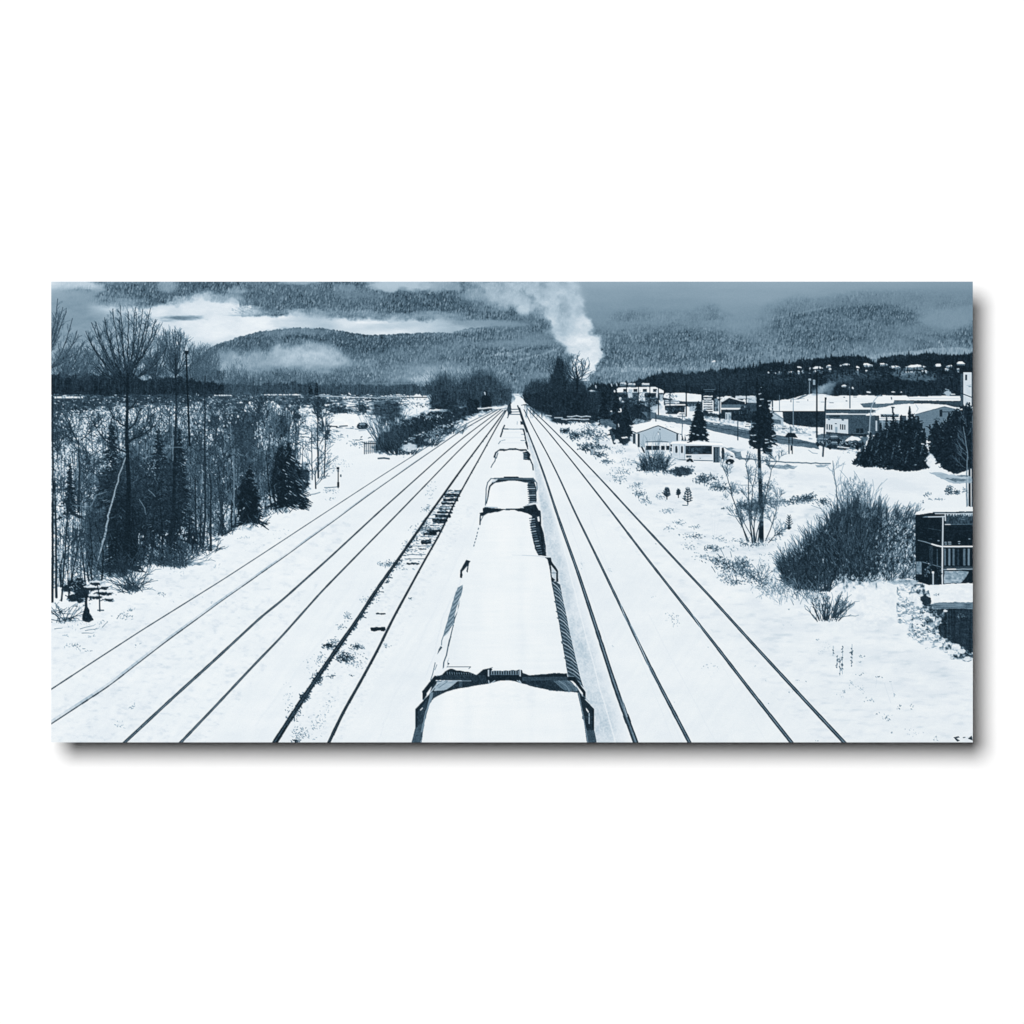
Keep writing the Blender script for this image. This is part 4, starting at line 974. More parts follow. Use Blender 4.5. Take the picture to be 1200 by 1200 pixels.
win(i_office, 1003, 502, 1007, 507.6, .17); win(i_office, 1008, 502, 1012, 507.6, .17); R(1000, 508, 1014, 508.8, .5, i_office)
P([(968, 506.2), (994, 508.4), (1016, 508.4), (1016, 512), (968, 510)], .2, i_office)
for k, (cx, cy, s) in enumerate([(962, 457, 6), (968, 454, 5), (974, 451, 5), (956, 459.6, 4), (971, 458, 5)]):
    blob(cx, cy, s, s * .8, .72 - .06 * k, i_mist, .75, .6, (3, 3), .6, 570 + k)
hall = item('long_hall', 'long flat snow roofed hall in front of the dark hillside')
hr = item('roof', parent=hall)
P([(1047, 468), (1127, 469), (1128, 477.5), (1047, 474)], .27, hall)
P([(1008, 473), (1047, 469.5), (1072, 470), (1070, 473.5), (1045, 476), (1028, 478), (1012, 477.5)], .40, hall)
P([(1026, 464), (1062, 463.5), (1064, 465), (1107, 463.8), (1125.2, 464), (1125.2, 469.8), (1048, 469), (1047, 472.4), (1026, 473.2)], .94, hr, jit=.12)
L([(1064, 465), (1066, 467), (1125, 467.5)], .5, .75, hr)
S(1044.6, 466, 1044.8, 468, 1.4, 1, .25, hr); S(1084, 464.2, 1087, 464.6, 1.2, .8, .3, hr); R(1025, 463, 1034, 464.4, .25, hr, a=.8)
blob(1110, 460.5, 4, 3, .8, i_ground, .85, .7, (2, 2), .3, 581); S(1115, 462, 1119, 462, 1.5, 1, .85, i_ground); S(1108, 456, 1112, 457, 1.2, .8, .6, i_ground)

dn = item('restaurant', 'gabled grey restaurant behind the conifer group')
dr = item('roof', parent=dn)
P([(1072, 485), (1107, 476), (1128, 481), (1128, 514), (1072, 514)], lambda X, Y: .47 + .035 * (np.sin(Y * 2.6) > .5), dn)
P([(1022, 487), (1028, 482), (1042, 475.5), (1060, 473.2), (1090, 473.2), (1108, 474.2), (1129, 480), (1121, 480.4), (1107, 476.2), (1090, 480.5), (1073, 485.4), (1063, 487), (1040, 487), (1028, 486)], lambda X, Y: .94 - .03 * fbm(X, Y, 8, 3, 585, 3), dr, jit=.15)
L([(1073, 485.6), (1107, 476.6), (1128, 481.2)], .7, .3, dn, .8); win(dn, 1101, 480, 1104.2, 488.5, .2); R(1104.2, 482, 1120, 483.2, .28, dn)
L([(1073, 474), (1076, 479), (1074, 482)], .6, .5, dr, .6)
S(1046.2, 477.5, 1046.2, 484, 1.8, 1.8, .17, dr); S(1045, 477.4, 1048, 477.6, 1.6, 1.4, .2, dr)
R(1025, 487, 1062, 514, .28, dn); R(1031, 492, 1054, 510, .5, dn, tex=(.2, 2, 3)); R(1026, 493, 1028, 505, .75, dn); R(1022, 492, 1024, 506, .3, dn)
sg = item('shop_sign', 'white framed sign with dark lettering above the conifers')
R(1030.5, 484.4, 1054.5, 490.4, .92, sg); R(1032, 485.4, 1053.5, 489, .55, sg); R(1030.5, 490.8, 1054.5, 492.2, .88, sg)
sgl = item('lettering', parent=sg)


def glyph(x, y, h, strokes, t, i, w=.6):
    for (a_, b_, c_, d_) in strokes:
        S(x + a_ * h * .6, y + b_ * h, x + c_ * h * .6, y + d_ * h, w, w, t, i, .9)


G = {'M': [(0, 1, 0, 0), (0, 0, .5, .6), (.5, .6, 1, 0), (1, 0, 1, 1)], 'c': [(.9, .4, .2, .5), (.2, .5, .1, .9), (.1, .9, .9, 1)], 'D': [(0, 0, 0, 1), (0, 0, .9, .3), (.9, .3, .9, .7), (.9, .7, 0, 1)], 'o': [(0, .45, 1, .45), (1, .45, 1, 1), (1, 1, 0, 1), (0, 1, 0, .45)],
     'n': [(0, .4, 0, 1), (0, .45, .9, .45), (.9, .45, .9, 1)], 'a': [(0, .45, .9, .45), (.9, .45, .9, 1), (.9, 1, 0, 1), (0, 1, 0, .7), (0, .7, .9, .7)], 'l': [(.4, 0, .4, 1)], 'd': [(.9, 0, .9, 1), (.9, 1, 0, 1), (0, 1, 0, .5), (0, .5, .9, .5)], 's': [(1, .45, 0, .5), (0, .5, 1, .8), (1, .8, 0, 1)]}
for k, ch in enumerate('McDonalds'):
    glyph(1032.8 + k * 2.25, 485.8, 2.9, G[ch], .12, sgl, .65)

tw = item('white_tower', 'pale square tower at the right edge with one dark window')
R(1129, 436, 1138.6, 478, .84, tw, tex=(.03, 3, 5)); R(1125.6, 438, 1129, 477, .30, tw); R(1138.6, 432, 1141, 477, .24, tw)
tc = item('cap', parent=tw); R(1124, 430.6, 1141, 436.2, .14, tc); win(tw, 1131, 439, 1133.4, 445.6, .2)
S(1133, 452, 1138, 451, .5, .5, .5, tw, .6); R(1135, 452.5, 1138, 453.6, .4, tw, a=.6)
lm = item('street_lamp', 'dark lamp arm reaching across the pale tower')
L([(1117, 456.5), (1128, 461.5), (1138.5, 465.5)], 1.0, .2, lm)
pole_list(poles[:13]); pole_list(late_poles)
i_pb = item('utility_pole', 'weathered leaning pole in front of the white shop wall')
L([(967.4, 466.5), (966.4, 500), (964.3, 534.5)], (1.9, 2.1), .2, i_pb); L([(965.6, 500), (964, 534)], .8, .5, i_pb, .6)
R(966.4, 465.6, 968.6, 468.4, .14, i_pb)
i_tank = item('water_tank', 'small pale tank and mast behind the warehouse')
R(952.8, 445, 955.4, 451, .62, i_tank); S(948.6, 447, 948.6, 462, 1.0, 1.2, .6, i_tank, .9); R(947.4, 443.8, 950.2, 446, .66, i_tank)
i_sl = item('street_lamp', 'curved pale street lamp beside the shop front')
L([(1018.6, 512), (1019.6, 490), (1021, 478), (1024, 470), (1028, 465), (1032, 463)], (1.3, .8), .66, i_sl, .95); L([(1020, 488), (1024, 483), (1030, 479)], .8, .75, i_sl, .8)
R(1017, 505.6, 1021, 507, .75, i_sl)

# yard cars by the shop
def car(label, x, y, w, h, t, snow=.5):
    c_ = item('parked_car', label, group='cars parked by the shop front')
    P([(x, y + h * .9), (x, y + h * .45), (x + w * .2, y + h * .35), (x + w * .32, y), (x + w * .72, y), (x + w * .85, y + h * .4), (x + w, y + h * .5), (x + w, y + h * .95)], t, c_, jit=.2)
    q = item('window', parent=c_); P([(x + w * .3, y + h * .38), (x + w * .36, y + h * .12), (x + w * .7, y + h * .12), (x + w * .78, y + h * .4)], .32, q)
    if snow:
        P([(x + w * .3, y + h * .1), (x + w * .36, y - h * .12), (x + w * .7, y - h * .12), (x + w * .75, y + h * .1)], .9, c_, a=snow, jit=.2)
    for u in (.22, .78):
        wq = item('wheel', parent=c_); blob(x + w * u, y + h * .92, h * .2, h * .2, .12, wq, 1, .1, hard=.2)
    return c_


P([(957, 509), (975, 508), (1018, 512), (1012, 526), (985, 528), (957, 522)], .3, i_ground, a=.85, jit=.6, tex=(.2, 3, 2))
c1 = car('small dark car at the road end beside the leaning pole', 956, 514.5, 12, 8, .2, .3); c2 = car('dark pickup behind the leaning pole', 967, 511.5, 20, 8, .19, .6)
c3 = car('dark car with a snow heaped bonnet by the conifers', 984, 513.5, 26, 12, .18, .0); c4 = car('low dark car in front of the pickup', 969, 518.5, 17, 7.5, .2, .5)
P([(990, 517), (994, 513), (998, 510.6), (1003, 511.4), (1009, 515), (1007, 517.6), (1002, 515.6), (996, 516.4)], .92, c3, jit=.4); specks(990, 520, 14, 5, 46, 1.1, .8, c3, .85, 2); specks(965, 518, 8, 4, 26, 1, .8, c1, .85, 1.6)
L([(982, 523.5), (995, 525)], 1.2, .85, c3)
specks(998, 529, 9, 3, 30, 1, .4, i_ground, .8)

i_kiosk = item('notice_board', 'small roofed notice board on two posts in the snow')
kr = item('roof', parent=i_kiosk)
for x in (924.6, 928.4):
    k_ = item('post', parent=i_kiosk); S(x, 512, x, 531.5, 1.3, 1.3, .18, k_)
P([(919.2, 512.6), (923, 507.2), (931.6, 507.2), (934.4, 513)], .15, kr, jit=.2); R(926.4, 522, 928.8, 528, .2, i_kiosk); R(925.8, 500, 927.6, 507, .4, i_kiosk, a=.8)

# ---------------------------------------------------------------- garage, van and bus
ga = item('garage', 'pale gabled garage with a thick snow roof')
gr = item('roof', parent=ga); gw = item('wall', parent=ga)
P([(737, 503), (750, 506), (750, 524.5), (738, 516)], .78, gw, jit=.1)
for (x0, x1, y0, y1) in [(741.6, 744.6, 508, 520)]: win(ga, x0, y0, x1, y1, .25, 'door')
win(ga, 747.2, 508, 749.8, 524, .18, 'door'); R(745.2, 508, 747, 522, .9, gw); R(736.6, 505, 738.6, 514, .35, gw)
P([(749.5, 506.6), (771.6, 498.6), (793.6, 508.6), (793.6, 524), (749.8, 524.5)], lambda X, Y: .735 + .012 * (np.sin(Y * 3) > .3), gw)
P([(733.6, 501.6), (744, 497), (757, 495), (763, 493.6), (769, 495), (772, 498.4), (746, 507.4), (742, 506)], .955, gr, jit=.2)
P([(762, 494), (778, 494.5), (792, 500), (807, 507), (806, 509.5), (771.6, 498.6)], .955, gr, jit=.2)
L([(733.8, 502), (746, 507.6), (771.6, 498.8), (795, 508.6), (798, 509)], 1.0, .2, gr, 1, .1)
R(792.8, 508.6, 794.8, 517.5, .2, gw); S(773.2, 503, 773.6, 503.2, 1.4, 1.2, .2, gw); S(771.4, 507.4, 771.6, 509.4, .8, .8, .9, gw); S(771.2, 506.4, 771.8, 506.4, .7, .7, .25, gw)
P([(795, 509), (797, 508), (797, 516), (795, 517)], .85, i_ground)
P([(740, 494.5), (746, 490), (758, 493), (757, 495), (744, 497)], .5, i_ground, tex=(.35, 2, 2), jit=.5)
specks(750, 491, 9, 4, 60, 1, .25, i_rwood, .85, 1.8, .8)
specks(780, 500, 9, 2, 12, .9, .5, i_ground, .7)
for (x, h) in [(799.6, 9), (803, 9)]:
    q = item('small_conifer', 'small dark cone shaped shrub behind the bus', group='small cone shaped shrubs behind the bus'); P([(x - 1.4, 517.5), (x, 517.5 - h), (x + 1.6, 517.5)], .17, q, jit=.25)
L([(799.6, 500), (799, 512)], .9, .3, i_ground, .7)

vn = item('white_van', 'white van half hidden behind the bare shrub by the garage')
P([(755, 528), (756, 520), (760, 518.4), (786, 518.8), (786, 530), (775, 531)], .9, vn, jit=.2)
for (x0, x1) in [(757, 764), (764.6, 772.6), (774.8, 779), (780.6, 784.8)]: win(vn, x0, 522.2, x1, 527.2, .17)
L([(757, 517.6), (775, 517.2), (783, 518)], .9, .28, vn, .8, .2)

bs = item('shuttle_bus', 'white shuttle bus parked in the snow facing right')
by = item('body', parent=bs)
P([(784.8, 520), (788, 518), (800, 517.4), (846, 520), (848.2, 523), (848.4, 541.6), (836, 542), (834, 539), (795, 538.4), (787, 534), (784.8, 528)], .88, by)
P([(785, 520.2), (788, 517.4), (800, 516.8), (846, 519.2), (848, 522), (836, 521.6), (800, 519.8), (790, 519.6)], .97, by)
P([(788.5, 520.5), (803, 521), (803, 538.4), (795, 538.4), (789, 534.6)], .83, by); L([(796.3, 521), (796.3, 538)], .5, .6, by, .7); L([(802.4, 521), (802.4, 538)], .6, .5, by, .8); L([(789.4, 521), (789.4, 535)], .5, .65, by, .6)
for (x0, y0, x1, y1) in [(785.6, 520.8, 787.6, 523.2), (785.2, 524.2, 787.4, 529)]: win(bs, x0, y0, x1, y1, .25)
for x in (792.6, 799.2):
    q = item('window', parent=bs); P([(x - 1.2, 523.4), (x, 522.4), (x + 1.2, 523.4), (x + 1.3, 530), (x, 531.2), (x - 1.3, 530)], .2, q)
q = win(bs, 803.2, 522.2, 834.4, 532.2, .16); R(804, 523, 833.6, 531.4, lambda X, Y: .2 + .10 * fbm(X, Y, 3, 2.5, 601, 3), q)
for x in (808, 815.6, 822.5): L([(x, 522.6), (x, 531.8)], .5, .34, q, .8)
P([(810, 526), (813, 525), (813, 529), (810, 529.6)], .4, q, a=.7); P([(816, 525), (821, 525), (821, 528.5), (817, 529)], .36, q, a=.7)
lt = item('lettering', parent=bs)
for k in range(5): R(804.2 + k * 1.25, 533.8, 805.2 + k * 1.25, 536.2, .2, lt)
R(804, 534.4, 810, 535.4, .3, lt)
L([(794, 538.6), (807, 539.2)], .9, .25, by); L([(813, 539.4), (835, 540)], .9, .3, by); S(820.4, 537, 820.8, 537.2, .9, .8, .3, by)
L([(787, 520.8), (846, 522.6)], .6, .72, by, .8); L([(785, 519), (784.6, 529), (788, 535), (794, 538.4)], .8, .6, by, .9); L([(788, 516.4), (802, 516), (846, 518.6)], .7, .78, by, .8)
q = item('wheel', parent=bs); P([(804.2, 541.4), (805.2, 538.4), (808.2, 536.8), (811.2, 538), (813, 541.6)], .13, q); P([(806.2, 541.6), (808.4, 539.8), (810.8, 541.8)], .7, q)
dd = item('door', parent=bs); R(836, 523.6, 843.2, 542, .27, dd)
for x, t in ((837.2, .2), (839.2, .55), (839.9, .15), (841.8, .5)): L([(x, 524.4), (x, 541.2)], .8, t, dd, .9)
R(843.4, 523, 845.4, 541.8, .88, by)
ws = item('windshield', parent=bs); P([(845.6, 525), (848, 524), (849, 529), (848.6, 538.4), (845.6, 538)], .17, ws)
hd = item('bonnet', parent=bs)
P([(848.6, 529.6), (853, 528.8), (857.5, 531), (861, 534.5), (861.4, 541), (858, 542.6), (850, 543), (845.5, 542.4), (848.6, 538)], .86, hd, jit=.15)
P([(853.6, 528), (857, 529.2), (860.4, 532.6), (856, 531.6)], .96, hd); specks(852.5, 533, 2.5, 2, 12, 1, .25, hd, .9); P([(855.6, 533.6), (859, 534.6), (859, 536), (856, 535.4)], .2, hd)
P([(850, 541.6), (851.4, 538.6), (855, 537.6), (859.6, 538.6), (860.8, 541), (858.6, 543.6), (851, 543.6)], .14, hd)
q = item('wheel', parent=bs); blob(854.4, 541.8, 3.3, 3.1, .13, q, 1, .05, hard=.15); blob(854.3, 542.6, 1.5, 1.3, .82, q, 1, .05, hard=.2)
L([(845.5, 542), (852, 544), (859, 544)], .7, .55, i_ground, .7)
# tyre tracks and ploughed lane behind the bus
P([(848, 523.6), (856, 525), (872, 527.5), (868, 530), (870, 537), (880, 538.6), (866, 538.8), (861.4, 536), (860, 531), (853, 527.6)], .45, i_ground, jit=.5, tex=(.2, 4, 1.2), a=.9)
blob(866, 527.2, 9, 1.8, .88, i_ground, .9, .6, (4, 1), .3, 602)
L([(862, 536.6), (885, 538.6), (905, 540.8), (950, 543), (973, 543.2)], 1.5, .42, i_ground, .9, .25)
P([(900, 545), (912, 544.5), (935, 546), (931, 549), (915, 549.6), (903, 547.6)], .52, i_ground, jit=.6, tex=(.3, 4, 1.2), a=.9); P([(955, 545), (972, 544.4), (966, 547.5), (957, 547)], .6, i_ground, jit=.4, a=.8, tex=(.2, 3, 1))
L([(888, 533), (900, 536), (903, 541)], .7, .5, i_ground, .7, .3); specks(915, 529, 9, 2, 26, .8, .55, i_ground, .8, 3, .1); L([(948, 528), (952, 531), (958, 531.5)], .7, .45, i_ground, .7, .3); L([(915, 529), (916.5, 534)], .8, .3, i_ground, .8)
specks(905, 525, 10, 2.5, 30, .9, .5, i_ground, .7, 3); specks(925, 521, 22, 1.4, 40, .9, .55, i_ground, .7, 3, .15)

# conifer by the bus
cb = item('conifer', 'small dense conifer directly behind the bus')
blob(818.5, 500, 9, 13, .14, cb, 1, .35, (3, 3), .15, 611, tex=.04)
conifer(818.5, 513, 471, 11.5, .14, cb, snow=.06, ragged=.2, dens=1.6, droop=.3)
P([(808, 511), (812, 497), (816, 483), (818.5, 473), (821.5, 484), (826, 497), (830.5, 510), (818, 513)], .14, cb, jit=.9, step=2)
for (x, y) in [(813.5, 499), (825, 500.5), (817, 509.6), (823.5, 509.4), (829.6, 506.6), (828, 507), (812, 508)]: S(x, y, x + 1.8, y + .4, 1.3, 1, .75, cb, .85)
# tall conifer behind the pole
ct = item('conifer', 'tall ragged conifer growing behind the long utility pole')
conifer(894, 522, 449, 15, .15, ct, snow=.12, ragged=.45, dens=1.4, droop=.25)
for (cx, cy, rx, ry, sd) in [(895, 470, 8, 16, 621), (895, 495, 12, 18, 622), (890, 505, 12, 10, 623), (884, 520, 6, 5, 624), (899, 528, 6, 3, 625), (903, 508, 7, 4, 626), (883, 512, 5, 9, 627)]:
    blob(cx, cy, rx, ry, .15, ct, 1, .5, (3.5, 2.5), .15, sd, tex=.05)
for (x, y, l) in [(889, 462, 3), (891, 468, 4), (889, 476, 3), (900, 470, 3), (902, 478, 4), (901, 474, 3), (903, 483, 3), (880, 510, 3), (884, 510, 2), (883, 517, 3), (897, 519, 4), (903, 517, 3), (905, 511, 4), (897, 515, 3)]:
    S(x, y, x + l, y - .4 + rng.normal(0, .6), 1.3, .7, .82, ct, .85)
L([(894, 526), (900, 528), (904, 534)], (3.2, 1.6), .16, ct, 1, .5); blob(899, 529, 6, 3, .17, ct, 1, .5, (2, 2), .2, 628); specks(899, 531, 5, 2, 14, 1, .75, ct, .7)
lpole = item('utility_pole', 'long black utility pole in front of the tall conifer')
L([(887, 444), (888.8, 500), (890, 545), (892.3, 600), (892.6, 634)], (2.6, 5.2), .13, lpole)
L([(888.0, 530), (889.8, 600)], 1.0, .25, lpole, .6)
lca = item('crossarm', parent=lpole); L([(876, 446), (898, 446.4)], 1.1, .15, lca, .9)
# faint wires
wr = item('power_lines', 'thin power lines strung between the town poles')
for pts in ([(748, 449), (785, 449.5), (804, 451), (843, 449), (887, 446)], [(887, 446), (930, 448), (957, 447), (1050, 452)], [(700, 450), (748, 449)]):
    L(pts, .5, .3, wr, .35)

# right conifer groups
g1 = [item('conifer', l, group='conifers beside the restaurant') for l in ('leftmost low conifer of the group before the restaurant', 'slanting conifer in the middle of the group before the restaurant', 'tallest conifer of the group before the restaurant')]
shapes = [([(1000, 546), (1004, 534), (1012, 520), (1018, 512), (1026, 503), (1033, 500), (1040, 510), (1040, 530), (1034, 549), (1015, 549)], 0),
          ([(1022, 548), (1026, 525), (1032, 505), (1040, 494), (1046, 487), (1052, 492), (1057, 500), (1060, 530), (1056, 552), (1035, 551)], 1),
          ([(1046, 552), (1050, 525), (1055, 500), (1060, 488), (1066, 481), (1072, 483), (1078, 490), (1082, 503), (1085, 520), (1089, 538), (1090, 550), (1075, 553), (1060, 554)], 2)]
for pts, k in shapes:
    pts = [(p[0] + 1 if p[1] < 530 else p[0], p[1] + (6 if p[1] < 530 else -2)) for p in pts]
    P(pts, .165, g1[k], jit=1.3, step=2.4, tex=(.10, 3.2, 3.6), seed=630 + k)
    xs = [p[0] for p in pts]; ys = [p[1] for p in pts]
    for _ in range(420):
        x = rng.uniform(min(xs), max(xs)); y = rng.uniform(min(ys), max(ys))
        if not inside(pts, np.array([[x]]), np.array([[y]]))[0, 0]: continue
        t = rng.choice([.11, .15, .2, .3, .42], p=[.3, .3, .22, .13, .05]); l = rng.uniform(1, 3.4)
        an = rng.uniform(-.5, .9)
        S(x, y, x + l * math.sin(an) * .8, y - l * math.cos(an), 1.2, .6, t, g1[k], .55)
    for _ in range(60):
        j = rng.integers(len(pts)); p = pts[j]; q = pts[(j + 1) % len(pts)]; f = rng.random()
        x = p[0] + (q[0] - p[0]) * f; y = p[1] + (q[1] - p[1]) * f
        S(x, y, x + rng.normal(0, 2.2), y - rng.uniform(0, 3.5), 1.6, .7, .14, g1[k])
for (cx, yb_, yt_, hw_, k) in [(1011, 548, 521, 8, 0), (1020, 549, 509, 9, 0), (1032, 550, 499, 9, 0), (1039, 551, 493, 9, 1), (1047, 552, 486, 9, 1), (1056, 553, 490, 9, 1), (1066, 554, 480, 10, 2), (1076, 553, 491, 9, 2), (1083, 551, 505, 7, 2), (1061, 554, 500, 9, 2)]:
    conifer(cx, yb_ - 6, yt_ - 2, hw_ * .8, .145, g1[k], snow=.02, ragged=.6, dens=1.2, droop=.35)
for (x, y, l) in [(1006, 540, 16), (1018, 540, 18), (1027, 530, 22), (1036, 528, 24), (1044, 540, 20), (1052, 530, 24), (1060, 545, 20), (1070, 530, 26), (1078, 535, 18)]:
    for _ in range(7): 
        f = rng.random(); S(x + f * 4, y - f * l, x + f * 4 + 1.5, y - f * l - 2, 1.0, .6, .42, g1[1], .55)
specks(1030, 540, 12, 12, 40, 1, .42, g1[0], .7, 2, -1); specks(1050, 530, 8, 14, 30, 1, .42, g1[1], .7, 2, -1)
g2 = item('conifer', 'broad dark conifer at the right edge of the picture', group='conifers beside the restaurant')
pts = [(1091, 536), (1088, 520), (1090, 508), (1089, 502), (1096, 494), (1101, 500), (1105, 497), (1112, 487), (1120, 482), (1128, 477), (1134, 474), (1139, 478), (1139, 548), (1128, 552), (1115, 553), (1106, 549), (1100, 541)]
P(pts, .17, g2, jit=1.4, step=2.4, tex=(.10, 3.5, 3.5), seed=640)
for _ in range(80):
    j = rng.integers(len(pts)); p = pts[j]; q = pts[(j + 1) % len(pts)]; f = rng.random()
    x = p[0] + (q[0] - p[0]) * f; y = p[1] + (q[1] - p[1]) * f
    S(x, y, x + rng.normal(0, 2.4), y - rng.uniform(0, 3.5), 1.7, .7, .14, g2)
for _ in range(260):
    x = rng.uniform(1092, 1138); y = rng.uniform(490, 548)
    S(x, y, x + rng.normal(0, 1.4), y - rng.uniform(1, 3), 1, .6, rng.choice([.11, .19, .25, .34]), g2, .5)
for (cx, yb_, yt_, hw_) in [(1097, 536, 493, 8), (1104, 545, 497, 8), (1112, 550, 485, 9), (1121, 552, 480, 9), (1129, 552, 476, 9), (1136, 550, 473, 6)]:
    conifer(cx, yb_ - 6, yt_, hw_, .15, g2, snow=.01, ragged=.6, dens=1.1, droop=.35)
i_wt = item('bare_tree', 'pale thin bare tree in front of the right conifer')
L([(1133.4, 596), (1132.6, 560), (1134, 530), (1131, 512), (1129, 500)], (2.0, .8), .5, i_wt, .9, .2)
for (x, y, an) in [(1133, 530, -.9), (1133, 524, -.7), (1132, 540, -1.0), (1133, 518, -.5), (1134, 510, .5), (1131, 548, -1.0), (1133, 500, -.2), (1134, 535, -.8)]:
    grow(x, y, an, 9, .7, .42, i_wt, 2, spread=.3, a=.6)
i_rp = item('utility_pole', 'dark pole at the right edge standing in the snow')
L([(1139, 480), (1139.4, 600)], 1.6, .22, i_rp); L([(1136.2, 545), (1136.4, 594)], (2.2, 2.8), .17, i_rp); L([(1135, 548), (1135, 592)], .7, .4, i_rp, .7)
blob(1091, 540, 5, 8, .93, i_ground, .95, .5, (3, 3), .2, 645); S(1080, 520, 1083, 520.5, 1.2, .8, .85, i_ground); S(1085, 522, 1086.5, 523, 1.2, .8, .85, i_ground); S(1084, 540, 1090, 536, 1, .6, .8, g1[2])
# shadowed dip in the snow below the conifers
P([(1088, 553), (1100, 553.6), (1112, 556), (1130, 557.5), (1139, 559), (1139, 565), (1125, 566.6), (1112, 565), (1100, 560)], lambda X, Y: .66 + .1 * fbm(X, Y, 12, 2, 646, 3), i_ground, a=.85, jit=.5)
P([(1107, 559.6), (1120, 560.6), (1133, 562), (1128, 564.4), (1116, 564)], .42, i_ground, a=.8, jit=.5, tex=(.15, 4, 1.5)); P([(1120, 556.6), (1134, 557), (1134, 558.8), (1124, 558.4)], .4, i_ground, a=.8, jit=.3)

# ploughed edges and soft banks on the waste ground
for k, (x0, y0, x1, y1, t, w) in enumerate([(700, 560, 800, 566, .88, 2), (745, 545, 800, 536, .86, 2), (800, 566, 860, 600, .89, 3), (820, 550, 900, 556, .88, 2), (900, 556, 1000, 566, .89, 2.4), (940, 600, 975, 596, .87, 2), (860, 610, 905, 604, .88, 3), (850, 645, 910, 640, .87, 2.4), (950, 575, 1060, 590, .9, 3), (1010, 560, 1090, 575, .88, 3), (700, 520, 745, 530, .87, 2), (760, 575, 850, 620, .9, 4), (880, 740, 960, 735, .89, 3), (960, 760, 1060, 770, .9, 4), (1000, 800, 1120, 815, .9, 4), (870, 700, 900, 716, .89, 3), (980, 720, 1040, 745, .86, 4), (1010, 700, 1050, 735, .87, 4), (1060, 770, 1135, 800, .88, 4)]):
    blob((x0 + x1) / 2, (y0 + y1) / 2, (x1 - x0) / 2, w * 2.2, t, None, .75, 1.0, (12, 3), .8, 1200 + k, ang=math.atan2(y1 - y0, x1 - x0))
# ---------------------------------------------------------------- snowy waste ground with weeds
i_weed = item('dry_weeds', 'dry weeds poking through the snow right of the tracks', kind='stuff')
for (cx, cy, rx, ry, n, t, s) in [(662, 505, 7, 3, 60, .3, 1.3), (672, 512, 8, 4, 70, .34, 1.4), (690, 506, 16, 6, 120, .42, 1.2), (700, 512, 14, 5, 90, .4, 1.2), (675, 508, 14, 3, 60, .35, 1.2), (690, 522, 14, 4, 90, .35, 1.3), (703, 524, 12, 3, 60, .4, 1.2), (685, 526, 8, 3, 40, .3, 1.4),
                                  (702, 533, 8, 4, 60, .36, 1.3), (712, 541, 8, 3, 46, .42, 1.1), (722, 528, 12, 5, 26, .6, 1.0), (735, 540, 12, 5, 22, .6, 1), (727, 553, 14, 6, 60, .55, 1), (725, 562, 9, 5, 40, .55, 1), (745, 570, 8, 6, 46, .5, 1), (750, 578, 7, 5, 40, .45, 1.2), (757, 586, 7, 6, 40, .5, 1.1),
                                  (765, 552, 16, 5, 20, .6, 1), (775, 582, 7, 4, 26, .5, 1.1), (783, 598, 10, 4, 30, .55, 1), (795, 612, 9, 4, 20, .5, 1.1), (785, 620, 12, 3, 16, .55, 1), (812, 628, 14, 4, 50, .42, 1.1), (808, 640, 10, 6, 26, .55, 1), (815, 617, 8, 2, 12, .45, 1.1), (835, 642, 10, 4, 70, .4, 1.2), (822, 652, 10, 6, 36, .5, 1),
                                  (840, 656, 14, 6, 90, .42, 1.2), (852, 664, 14, 8, 110, .36, 1.3), (868, 668, 14, 8, 110, .4, 1.3), (870, 660, 10, 8, 60, .36, 1.2), (850, 676, 10, 5, 50, .45, 1.1), (862, 682, 12, 4, 60, .4, 1.2), (880, 676, 12, 6, 70, .4, 1.2), (895, 682, 16, 8, 90, .4, 1.2), (905, 690, 16, 6, 60, .5, 1.1), (895, 665, 10, 8, 30, .5, 1),
                                  (865, 640, 20, 6, 26, .55, 1), (846, 632, 14, 6, 24, .55, 1), (900, 650, 14, 4, 12, .6, 1), (660, 495, 8, 1.5, 40, .3, 1.5), (685, 493, 24, 2.4, 120, .34, 1.4), (700, 498, 18, 1.5, 40, .5, 1.2), (672, 489, 22, 1.5, 60, .3, 1.3)]:
    specks(cx, cy, rx, ry, int(n * 1.25), s * 1.1, t - .1, i_weed, .9, 1.9, rng.uniform(-.5, .9))
for (cx, cy, rx, ry, n, t, s) in [(832, 560, 12, 4, 70, .36, 1.3), (823, 563, 9, 4, 60, .34, 1.3), (845, 572, 14, 4, 90, .36, 1.3), (838, 568, 12, 4, 60, .4, 1.2), (860, 576, 10, 4, 40, .45, 1.1), (850, 582, 4, 5, 26, .55, 1), (938, 585, 12, 5, 120, .38, 1.3), (948, 583, 8, 6, 80, .36, 1.3), (965, 588, 8, 5, 70, .36, 1.3), (925, 588, 10, 3, 46, .42, 1.2), (915, 590, 18, 3, 40, .5, 1.1),
                                  (898, 570, 14, 4, 50, .45, 1.1), (866, 590, 10, 3, 40, .45, 1.1), (912, 626, 6, 3, 30, .4, 1.2), (925, 619, 3, 1.5, 8, .2, 2), (884, 638, 18, 2.4, 60, .42, 1.2), (870, 634, 14, 3, 40, .5, 1), (905, 632, 10, 3, 30, .5, 1), (848, 596, 4, 1, 10, .4, 1.2), (1087, 580, 6, 3, 20, .45, 1.1), (1098, 585, 10, 1.2, 20, .5, 1), (1112, 574, 5, 5, 60, .3, 1.3), (1120, 577, 5, 4, 40, .36, 1.2), (1130, 576, 4, 4, 20, .45, 1), (1062, 594, 6, 4, 26, .6, 1), (1080, 588, 4, 3, 10, .5, 1)]:
    specks(cx, cy, rx, ry, int(n * 1.2), s * 1.1, t - .1, i_weed, .9, 1.8, rng.uniform(-.8, .8))
